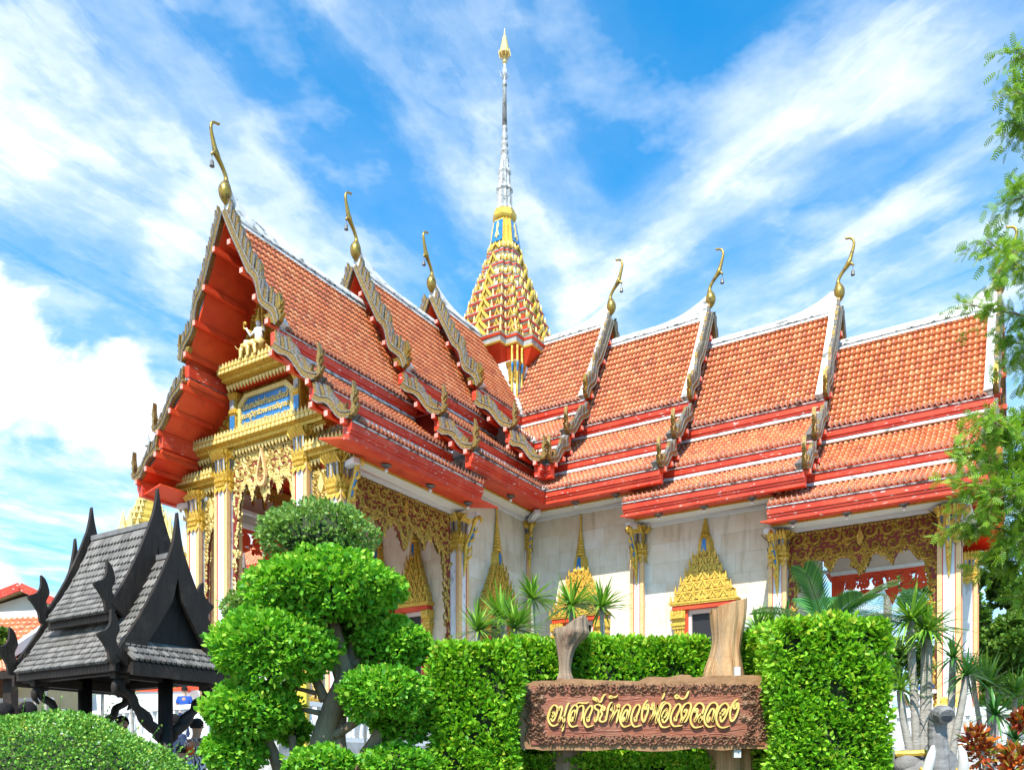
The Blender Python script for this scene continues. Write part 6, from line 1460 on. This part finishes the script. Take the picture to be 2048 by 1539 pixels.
def sword_plant(name, label, heads, Z, stem_r=.025, mat_='leaf_sword', base_px=None, cat='plant', group=None, bark='bark_pale', droop=.35, up=.15):
    """heads: (px, py, radius px, n leaves); each head sits on its own stem"""
    rng = np.random.default_rng(abs(hash(label)) % 1000 if False else sum(map(ord, label))); b0 = at(base_px if base_px else heads[0][0], HOR, Z); root = empty(name, (b0.x, Z, GROUND)); tag(root, label, cat, group); o = np.array(root.location)
    for (px, py, r, n) in heads:
        dz = rng.uniform(-.15, .15); c = np.array(at(px, py, Z + dz)) - o; L_ = r * Z / F
        V, Fq, T = sword_leaf_arrays(c, n, L_, .0105 * (L_ / .3), droop, rng, up); np_mesh('leaf_head', np.array(V), np.array(Fq), mat_, root, tone=np.array(T), kind='stuff')
        mb = MB(); w = rng.uniform(-.06, .06); limb(mb, [(c[0] * .15, 0, 0), (c[0] * .5 + w, dz * .5, c[2] * .5), (c[0] * .9 + w * .5, dz, c[2] * .85), tuple(c)], stem_r * 1.25, stem_r, 8); mb.build('stem', bark, root, smooth=True)
    return root
G1 = 'spiky rosette plants behind the hedge'
for lab, hd, Z in (('spiky rosette plant just right of the pruned tree, lowest of the row', (955, 1262, 80, 95), 9.6), ('spiky rosette plant, second from the pruned tree', (1003, 1240, 92, 95), 10.2), ('spiky rosette plant, third from the pruned tree, over the hedge corner', (1030, 1258, 82, 95), 9.5),
                   ('tallest spiky rosette plant on a bare stem in front of the wall corner', (1066, 1198, 72, 100), 10.4), ('wide spiky rosette plant above the slanting stump', (1143, 1212, 84, 110), 10.0), ('spiky rosette plant on a bent stem right of the slanting stump', (1203, 1216, 80, 95), 9.8)):
    sword_plant('rosette_plant', lab, [hd], Z, group=G1)
sword_plant('rosette_plant', 'upright grassy plant right of the thick stump', [(1515, 1262, 80, 70), (1540, 1258, 70, 50)], 9.8, up=.45, group=G1)
sword_plant('rosette_plant', 'upright dark grassy plant between the thick stump and the feather palm', [(1572, 1250, 70, 70)], 10.5, up=.45, group=G1, mat_='leaf_palm')
sword_plant('dragon_tree', 'multi headed dragon tree beside the right hedge block', [(1822, 1240, 92, 100), (1856, 1262, 90, 90), (1800, 1380, 70, 60), (1850, 1290, 70, 50)], 9.4, .040, base_px=1845, cat='tree', group='dragon trees behind the elephant statue', droop=.5)
sword_plant('dragon_tree', 'two headed dragon tree right behind the elephant trunk', [(1906, 1318, 70, 70), (1932, 1352, 72, 70)], 9.0, .036, base_px=1892, cat='tree', group='dragon trees behind the elephant statue', droop=.5, mat_='leaf_palm')
sword_plant('dragon_tree', 'low dragon tree by the right edge behind the red croton', [(1990, 1430, 76, 80), (2030, 1480, 70, 60)], 8.8, .036, base_px=1975, cat='tree', group='dragon trees behind the elephant statue', droop=.5, mat_='leaf_palm')
sword_plant('yucca_clump', 'bright green sword leaved clump before the dark trees at the right', [(1975, 1372, 90, 110), (2030, 1395, 80, 80), (1945, 1345, 60, 60)], 11.5, .03, base_px=1985, up=.25)
G2 = 'small spiky plants beyond the gate'
for lab, hd, Z in (('pale spiky plant on a thin stem left of the far gate post', (70, 1362, 34, 60), 15.5), ('spiky plant on a red ringed stem beside the far gate post', (90, 1350, 34, 60), 16.0), ('spiky plant left of the near gate post', (262, 1398, 40, 60), 15.2), ('small spiky plant seen between the two gate posts', (205, 1385, 38, 50), 15.0)):
    sword_plant('rosette_plant', lab, [hd], Z, group=G2)
# feather palm over the hedge
def frond(V, Fq, T, base, d, L_, droop, rng, leafl=.30, n=26):
    d = np.array(d, float); d /= np.linalg.norm(d); side = np.cross(d, [0, 0, 1]); side /= np.linalg.norm(side); pts = []
    for i in range(n):
        s = (i + 1) / n; p = base + d * L_ * s + np.array([0, 0, -droop * L_ * s * s]); tn = d + np.array([0, 0, -2 * droop * s]); tn /= np.linalg.norm(tn); pts.append(p)
        ll = leafl * math.sin(math.pi * (.12 + .82 * s)) ** .7
        for sg in (-1, 1):
            ld = side * sg * .85 + tn * .70 + np.array([0, 0, .22]); ld /= np.linalg.norm(ld); o = len(V); w = tn * .016
            a = p; b = p + ld * ll * .5 + np.array([0, 0, .0]); c = p + ld * ll + np.array([0, 0, -.18 * ll])
            V += [a - w * .5, a + w * .5, b - w, b + w, c - w * .15, c + w * .15]; Fq += [(o, o + 1, o + 3, o + 2), (o + 2, o + 3, o + 5, o + 4)]; T += [rng.beta(2, 2.2)] * 6
    return [base] + pts
def palm(name, label, px, py, Z, fronds, L_, leafl, stem_r=.05, m='leaf_palm', group=None, droop=.35):
    rng = np.random.default_rng(int(px)); c = np.array(at(px, py, Z)); root = empty(name, (c[0], Z, GROUND)); tag(root, label, 'palm', group); o = np.array(root.location); V, Fq, T = [], [], []; mb = MB()
    for f in fronds:
        d = f[:3]; pts = frond(V, Fq, T, c - o, d, L_ * (f[3] if len(f) > 3 else 1), droop, rng, leafl); mb.tube([tuple(p) for p in pts[::4]], [.012 - .010 * i / len(pts[::4]) for i in range(len(pts[::4]))], 5)
    np_mesh('fronds', np.array(V), np.array(Fq), m, root, tone=np.array(T), kind='stuff'); mb.build('midribs', 'leaf_sword', root); mb = MB(); limb(mb, [(0, 0, 0), (.03, 0, (c - o)[2] * .5), tuple(c - o)], stem_r * 1.2, stem_r, 9); mb.build('stem', 'bark_pale', root, smooth=True); return root
palm('feather_palm', 'dark green feather palm rising over the right hedge block', 1650, 1262, 9.2, [(-.28, -.1, 1, 1.0), (.66, -.1, .72, 1.1), (.95, .1, .42, 1.0), (-.8, .2, .55, .9), (.1, .6, .8, .9), (.3, -.5, .6, .7)], .95, .40, droop=.28)

# croton
rng = np.random.default_rng(5); c = at(1968, HOR, 8.2); cro = empty('croton_shrub', (c.x, 8.2, GROUND)); tag(cro, 'red and orange leaved croton shrub beside the elephant statue', 'shrub'); o = np.array(cro.location)
P = []; D = []
for (px, py, r) in ((1955, 1478, 36), (1962, 1505, 34), (2030, 1512, 30), (2044, 1440, 18), (2015, 1545, 34)):
    n = 150; q = unit(rng.normal(0, 1, (n, 3))); P.append(np.array(at(px, py, 8.2)) - o + q * r * .8 * 8.2 / F * rng.uniform(.3, 1, (n, 1))); D.append(q + np.array([0, 0, .5]))
leaves('foliage', np.concatenate(P), np.concatenate(D), .085, 'leaf_croton', cro, rng.random(750), shape=POINT_V, spread=.3, kind='stuff')
mb = MB()
for px, py in ((1958, 1480), (1968, 1510), (2028, 1500), (2010, 1540)): limb(mb, [(rng.uniform(-.1, .1), 0, 0), tuple((np.array(at(px, py + 40, 8.2)) - o) * np.array([.8, 1, 1])), tuple(np.array(at(px, py, 8.2)) - o)], .015, .008, 6)
mb.build('stems', 'bark', cro)

# ------------------------------------------------------------------ feathery tree leaning in from the right
FE = []; FF_ = []
for i in range(6):
    s = .10 + .90 * i / 6
    for sg in (-1, 1):
        o = len(FE); l_ = .22 * math.sin(math.pi * (.2 + .7 * s)) + .03; w = .046
        FE += [(0, s - w, 0), (0, s + w, 0), (sg * l_, s + w + .07, -.03), (sg * l_, s - w + .09, -.03)]; FF_.append((o, o + 1, o + 2, o + 3))
FE = np.array(FE); FF_ = np.array(FF_); FE[:, 2] -= .22 * FE[:, 1] ** 2
TZ2 = 9.6; tb2 = at(2230, HOR, TZ2); tam = empty('feathery_tree', (tb2.x, TZ2, GROUND)); tag(tam, 'feathery leaved tree leaning in from the right edge in front of the roof', 'tree'); O2 = np.array(tam.location)
rng = np.random.default_rng(11)
def tq(px, py, dz=0): return np.array(at(px + 14, py, TZ2 + dz)) - O2
mb = MB(); limb(mb, [(0, 0, 0), (.05, .1, 1.2), tq(2200, 1150), tq(2190, 900), tq(2170, 600), tq(2160, 300), tq(2150, 40)], .16, .04, 10)
TWIGS = [((2200, 1100), (2060, 1010), (1900, 960)), ((2195, 1000), (2050, 930), (1900, 900)), ((2195, 1150), (2040, 1070), (1900, 1045)), ((2190, 950), (2040, 880), (1960, 835)), ((2200, 1180), (2060, 1130), (1960, 1120)), ((2185, 880), (2080, 780), (2020, 700)), ((2175, 700), (2060, 640), (1930, 610)),
         ((2175, 680), (2060, 560), (1960, 480)), ((2170, 560), (2060, 480), (1970, 560)), ((2165, 420), (2070, 390), (2015, 400)), ((2160, 330), (2070, 270), (2005, 245)), ((2155, 250), (2080, 200), (2020, 185)), ((2200, 1050), (2080, 960), (1960, 1010)), ((2180, 760), (2080, 700), (1985, 680)),
         ((2195, 1020), (2090, 850), (2020, 850)), ((2200, 1200), (2090, 1060), (2000, 1090)), ((2205, 1240), (2110, 1190), (2040, 1200)), ((2190, 960), (2090, 980), (1990, 930)), ((2150, 150), (2090, 120), (2040, 110))]
P = []; D = []
for tw in TWIGS:
    dz = rng.uniform(-.6, .6); pts = [tq(tw[0][0], tw[0][1], 0), tq(tw[1][0], tw[1][1], dz * .6), tq(tw[2][0], tw[2][1], dz)]; limb(mb, pts, .022, .006, 6)
    sp = np.array(cr_spline([tuple(p) for p in pts], 10))
    dense = tw[0][1] > 900
    for i in range(3, len(sp)):
        for _ in range(3 if dense else 2):
            a = sp[i]; off = rng.normal(0, 1, 3) * np.array([.13, .14, .11]) + np.array([-.05, 0, .0]); b = a + off; m_ = (a + b) / 2 + np.array([0, 0, .03]); mb.tube([a, m_, b], [.004, .003, .0015], 4)
            for t in np.linspace(.2, 1, 5 if dense else 4):
                p = a + (b - a) * t
                for q in range(2): P.append(p + rng.normal(0, .012, 3)); D.append(off / np.linalg.norm(off) + rng.normal(0, .7, 3) + np.array([0, 0, -.1]))
P = np.array(P); D = unit(np.array(D)); n = len(P); U = unit(np.cross(D, rng.normal(0, .5, (n, 3)) + np.array([0, 0, 1.0]))); N = np.cross(U, D); S = .125 * rng.uniform(.7, 1.3, (n, 1))
V, FQ = instance_np(FE, FF_, P, U * S, D * S, N * S); np_mesh('crown', V, FQ, 'leaf_tam', tam, tone=np.repeat(np.clip(rng.beta(2.2, 2, n), 0, 1), len(FE)), kind='stuff')
mb.build('trunk', 'bark', tam)

# ------------------------------------------------------------------ trees behind
def far_tree(label, px, Z, blobs, n, size, group='trees beyond the temple', trunk=.22, seed=0, m='leaf_far'):
    rng = np.random.default_rng(seed + int(px)); b = at(px, HOR, Z); root = empty('broadleaf_tree', (b.x, Z, GROUND)); tag(root, label, 'tree', group); o = np.array(root.location); P = []; D = []; mb = MB(); tot = sum(r * r for _, _, r in blobs)
    for (x, y, r) in blobs:
        dz = rng.uniform(-.5, .5) * r * Z / F; c = np.array(at(x, y, Z + dz)) - o; R_ = r * Z / F; k = max(6, int(r * r / tot * 60)); limb(mb, [(0, 0, 0), (c[0] * .4, c[1] * .3, c[2] * .5), tuple(c)], trunk, trunk * .18, 7)
        for _ in range(k):
            d = unit(rng.normal(0, 1, 3)); cc = c + d * R_ * rng.uniform(.35, .95); rr = R_ * rng.uniform(.22, .38); q, nn_ = ball_points(cc, (rr, rr, rr * .75), int(n * r * r / tot / k), rng, flat=-1, lump=.12); P.append(q); D.append(nn_)
    P = np.concatenate(P); D = np.concatenate(D); leaves('crown', P, D, size, m, root, rng.beta(2, 2.3, len(P)), rng=rng, spread=.7, kind='stuff'); mb.build('trunk', 'bark', root); return root
far_tree('dark leafy tree filling the right edge behind the right porch', 2010, 30, [(1960, 1200, 55), (2030, 1180, 70), (1990, 1300, 75), (2050, 1290, 80), (1960, 1390, 60), (2040, 1400, 80), (1930, 1290, 40)], 22000, .20, seed=1)
far_tree('leafy tree seen through the right porch opening', 1840, 46, [(1820, 1190, 36), (1850, 1230, 40), (1790, 1300, 50), (1860, 1330, 50), (1740, 1360, 50)], 9000, .24, seed=2)
far_tree('tree standing past the right porch column, closest to it', 1935, 40, [(1930, 1170, 40), (1945, 1250, 50), (1930, 1350, 50), (1960, 1420, 50)], 9000, .22, seed=3)
palm('tall_palm', 'palm with drooping fronds seen through the right porch opening', 1775, 1190, 36, [(math.cos(a), math.sin(a), .35) for a in np.linspace(0, 6.2, 13)], 2.6, .75, .16, droop=.75)
palm('tall_palm', 'palm behind the feather palm, left in the right porch opening', 1700, 1230, 38, [(math.cos(a), math.sin(a), .3) for a in np.linspace(.2, 6.2, 12)], 2.4, .75, .16, droop=.7)
far_tree('low leafy tree behind the left terrace', 160, 42, [(150, 1420, 40), (230, 1430, 40), (90, 1440, 30), (300, 1440, 40)], 7000, .22, seed=4)
far_tree('sunlit leaf spray at the left edge by the red roofed hall', 4, 24, [(2, 1265, 11), (6, 1320, 9), (-12, 1290, 20)], 900, .16, seed=6)
# distant tree line closes the horizon
rng = np.random.default_rng(8); n = 26000; x = rng.uniform(-160, 160, n); y = 130 + rng.uniform(-8, 8, n); hh = 6.5 + 2.0 * np.sin(x * .11) + 1.4 * np.sin(x * .31 + 1) + rng.normal(0, .8, n); z = GROUND + rng.random(n) ** .7 * hh
leaves('distant_woods', np.stack([x, y, z], 1), np.tile((0, -.3, .8), (n, 1)), 1.3, 'leaf_far', None, rng.beta(2, 2.2, n), rng=rng, spread=.9, kind='stuff', label='far belt of trees beyond the temple grounds', category='woods')
# ------------------------------------------------------------------ buildings behind
mat('yellow_wall', (.70, .58, .30), (.75, .64, .38), scale=2, rough=.8)
mat('tan_roof', (.55, .36, .16), (.62, .44, .22), scale=3, rough=.7, bump=.3, bscale=30, stretch=(1, 8, 1))
mat('far_tile', (.55, .10, .03), (.64, .17, .06), scale=10, rough=.5, bump=.6, bscale=20)
def tiles_on(fr, t0, t1, a, b, parent, w=.2, l=.32, n=None):
    """rows of curved tiles on the plane from a=(s,z) top to b=(s,z) eave, running t0..t1"""
    a = np.array(a, float); b = np.array(b, float); L_ = np.linalg.norm(b - a); d = (b - a) / L_; nr = np.array([-d[1], d[0]]); nr = nr if nr[1] > 0 else -nr; rows = int(L_ / l); cols = int((t1 - t0) / w); P = []
    for r in range(rows):
        q = a + d * L_ * r / rows
        for c in range(cols): P.append(fr(t0 + (c + .5) * w, q[0], q[1]))
    P = np.array(P); n = len(P); k = np.array([w / TW, l / TR, 1.2]); A = np.tile(fr(1, 0, 0), (n, 1)) * k[0]; B = np.tile(fr(0, d[0], d[1]), (n, 1)) * k[1]; C = np.tile(fr(0, nr[0], nr[1]), (n, 1)) * k[2]
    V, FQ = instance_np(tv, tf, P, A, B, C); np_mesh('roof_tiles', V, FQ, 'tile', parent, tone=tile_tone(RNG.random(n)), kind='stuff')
def simple_roof(root, fr, t0, t1, hw, zr, ze, trim='white', sides=(1, -1)):
    for s in sides:
        MB().prism([(0, zr), (s * hw, ze), (s * hw, ze - .1), (0, zr - .12)], lambda a, b, w: fr(w, a, b), t0, t1).build('roof_deck', 'red_clean', root)
        tiles_on(fr, t0, t1, (0, zr + .02), (s * hw, ze + .02), root)
        MB().box(fr(t0, s * hw - .06, ze - .30), fr(t1, s * hw + .06, ze - .02)).build('fascia', 'red', root)
        for t in (t0, t1): MB().bar(fr(t, 0, zr + .12), fr(t, s * (hw + .05), ze + .06), .18, .26).build('verge', trim, root)
    MB().box(fr(t0 - .05, -.14, zr - .05), fr(t1 + .05, .14, zr + .22)).build('ridge', trim, root)
# red roofed hall beyond the gate at the left
hb = at(20, HOR, 27); HB = empty('red_roofed_hall', (hb.x, 27, GROUND), R(-12)); tag(HB, 'red roofed hall with white ridge and yellow wall beyond the gate at the left', 'building'); fx = lambda t, s, z: (t, s, z)
zz = lambda y, Z=27: at(0, y, Z).z - GROUND
simple_roof(HB, fx, -6.5, 2.15, 2.3, zz(1238), zz(1335), 'white', (-1, 1))
HB2 = MB(); HB2.box((-6.3, -2.0, 0), (1.6, 2.0, zz(1345))); HB2.build('wall', 'yellow_wall', HB)
for s in (-1, 1):
    MB().prism([(-2.1, zz(1345)), (-4.6, zz(1384)), (-4.6, zz(1388)), (-2.1, zz(1350))], lambda a, b, w: (w, a, b), -6.8, 4.6).build('porch_deck', 'red_clean', HB) if s == 1 else None
tiles_on(fx, -6.8, 4.6, (-2.1, zz(1344)), (-4.6, zz(1383)), HB)
MB().box((-6.8, -4.66, zz(1395)), (4.6, -4.54, zz(1384))).build('fascia', 'dark_wood', HB)
for t in (-3.2, -1.4, .4, 2.2, 4.0): MB().box((t - .12, -4.4, 0), (t + .12, -4.16, zz(1392))).build('post', 'dark_wood', HB)
MB().box((-6.5, -3.4, 0), (4.4, -3.3, zz(1425))).build('low_wall', 'yellow_wall', HB); MB().box((-6.5, -3.45, zz(1425)), (4.4, -3.25, zz(1418))).build('wall_coping', 'white', HB)
# cream gabled building behind it
cb = at(52, HOR, 40); CB = empty('cream_gabled_house', (cb.x, 40, GROUND), R(8)); tag(CB, 'cream gabled house with red bargeboards behind the red roofed hall', 'building'); zc_ = lambda y: at(0, y, 40).z - GROUND
pk, ev = zc_(1176), zc_(1222); hw = 2.6
MB().prism([(-hw, 0), (hw, 0), (hw, ev - .2), (0, pk - .35), (-hw, ev - .2)], lambda a, b, w: (a, w, b), 0, 9).build('wall', 'cream', CB)
for s in (-1, 1):
    MB().prism([(0, pk), (s * (hw + .7), ev - .35), (s * (hw + .7), ev - .5), (0, pk - .15)], lambda a, b, w: (a, w, b), -.6, 9.4).build('roof_slope', 'tan_roof', CB)
    MB().bar((0, -.65, pk - .05), (s * (hw + .7), -.65, ev - .45), .10, .36).build('bargeboard', 'red', CB)
MB().box((-.35, -.03, zc_(1232)), (.35, .0, zc_(1229))).build('vent', 'red_clean', CB)
# tiered temple roofs seen through the left porch
tb3 = at(560, HOR, 52); T2 = empty('second_temple', (tb3.x, 52, GROUND), math.atan2(VDIR[1], VDIR[0])); tag(T2, 'second temple with tiered red roofs glimpsed through the left porch', 'temple'); zt_ = lambda y: at(0, y, 52).z - GROUND
for i, (y0, y1, hw0, hw1, tt) in enumerate(((1085, 1150, 0, 2.6, 7), (1150, 1185, 2.3, 4.2, 7.5), (1190, 1222, 3.9, 5.6, 8))):
    a = (-hw0, zt_(y0)); b = (-hw1, zt_(y1)); g = empty('roof_tier', parent=T2)
    for s in (-1, 1): MB().prism([(s * hw0, a[1]), (s * hw1, b[1]), (s * hw1, b[1] - .15), (s * hw0, a[1] - .15)], lambda p, q, w: (w, p, q), -tt, tt).build('deck', 'red_clean', g)
    tiles_on(fx, -tt, tt, a, b, g, .26, .36); MB().box((-tt, -hw1 - .08, b[1] - .75), (tt, -hw1 + .08, b[1] - .04)).build('fascia', 'red', g); MB().box((-tt, -hw1 - .1, b[1] - 1.0), (tt, -hw1 + .06, b[1] - .76)).build('moulding', 'white', g)
    for t in (-tt, -tt * .35, tt * .3, tt): MB().bar((t, a[0] + .02, a[1] + .1), (t, b[0], b[1] + .1), .22, .4).build('verge', 'mosaic_grey', g); MB().tube([(t, b[0] - .1, b[1]), (t, b[0] - .45, b[1] + .3), (t, b[0] - .4, b[1] + 1.1)], [.2, .16, .03], 6).build('finial', 'mosaic_grey', g)
MB().box((-6.5, -4.6, 0), (6.5, 4.6, zt_(1240))).build('wall', 'white', T2)
# gold tower far behind the gate roof
gt = at(297, HOR, 70); GT = empty('gold_tower', (gt.x, 70, GROUND), .5); tag(GT, 'far gold tiered tower rising behind the wooden gate roof', 'tower'); zg = lambda y: at(0, y, 70).z - GROUND
MB().box((-4.5, -4.5, 0), (4.5, 4.5, zg(1150))).build('base', 'white', GT)
N = 11
for i in range(N):
    q = i / N; w = 3.0 * (1 - q) ** 1.15 + .35; z0 = zg(1140 - 155 * q); z1 = zg(1140 - 155 * (i + 1) / N); t_ = empty('tower_tier', parent=GT)
    MB().stack(R3, [(w, z0), (w * 1.02, z0 + (z1 - z0) * .35), (w * .84, z0 + (z1 - z0) * .4), (w * .80, z1)]).build('tier_body', 'gold', t_); mb = MB()
    for x, y in R3: mb.lathe([(.16, 0), (.2, .1), (.1, .25), (.01, .75 * (z1 - z0) + .25)], (x * w * .92, y * w * .92, z0 + (z1 - z0) * .38), 6)
    mb.build('tier_spikes', 'gold_pale', t_, kind='stuff')
MB().lathe([(.45, zg(985)), (.3, zg(960)), (.2, zg(930)), (.05, zg(895)), (.3, zg(892)), (.1, zg(880)), (.02, zg(868))], n=10).build('needle', 'silver', GT)
for (px, yb, yt) in ((246, 1092, 1050), (261, 1092, 1045), (332, 1110, 1050), (340, 1110, 1055), (338, 1120, 1070)):
    a = at(px, HOR, 66); mb = MB(); mb.lathe([(.34, zg(yb) - 3), (.34, zg(yb)), (.42, zg(yb) + .2), (.25, zg(yb) + .5), (.22, zg(yb) + .8), (.02, zg(yt))], (a.x - gt.x, -4, 0), 8); o = mb.build('corner_spire', 'gold_pale', GT); o.rotation_euler = (0, 0, -.5)
# small shrine wall with gold leaf crests, white and red, behind the gate posts
sw = at(270, HOR, 24); SW = empty('shrine_wall', (sw.x, 24, GROUND), R(-6)); tag(SW, 'low white shrine wall with red coping and gold crests behind the gate posts', 'wall'); zs = lambda y: at(0, y, 24).z - GROUND
MB().box((-1.6, 0, 0), (1.4, .3, zs(1382))).build('wall', 'white', SW); MB().box((-1.65, -.06, zs(1382)), (1.45, .36, zs(1376))).build('coping', 'red_clean', SW)
mb = MB()
for i in range(14): a = -1.5 + i * .2; mb.prism([(a - .09, zs(1376)), (a + .09, zs(1376)), (a + .07, zs(1376) + .12), (a, zs(1376) + .28), (a - .07, zs(1376) + .12)], lambda p, q, w: (p, w, q), .02, .1)
mb.build('gold_crests', 'gold', SW, kind='stuff')
MB().prism([(.2, zs(1376)), (1.9, zs(1376)), (1.0, zs(1340))], lambda a, b, w: (a, w, b), .5, .6).build('red_gable', 'red_clean', SW)
# white steel canopy edge showing over the hedge
wc = at(1535, HOR, 13); o = empty('white_canopy', (wc.x, 13, GROUND)); tag(o, 'white flat canopy edge just above the hedge right of the thick stump', 'canopy'); zq = at(0, 1246, 13).z - GROUND
MB().box((-.55, -.1, zq - .06), (.75, 1.2, zq + .03)).build('canopy_top', 'white', o)
for x in (-.5, .7): MB().box((x - .03, .4, 0), (x + .03, .46, zq - .062)).build('post', 'white', o)
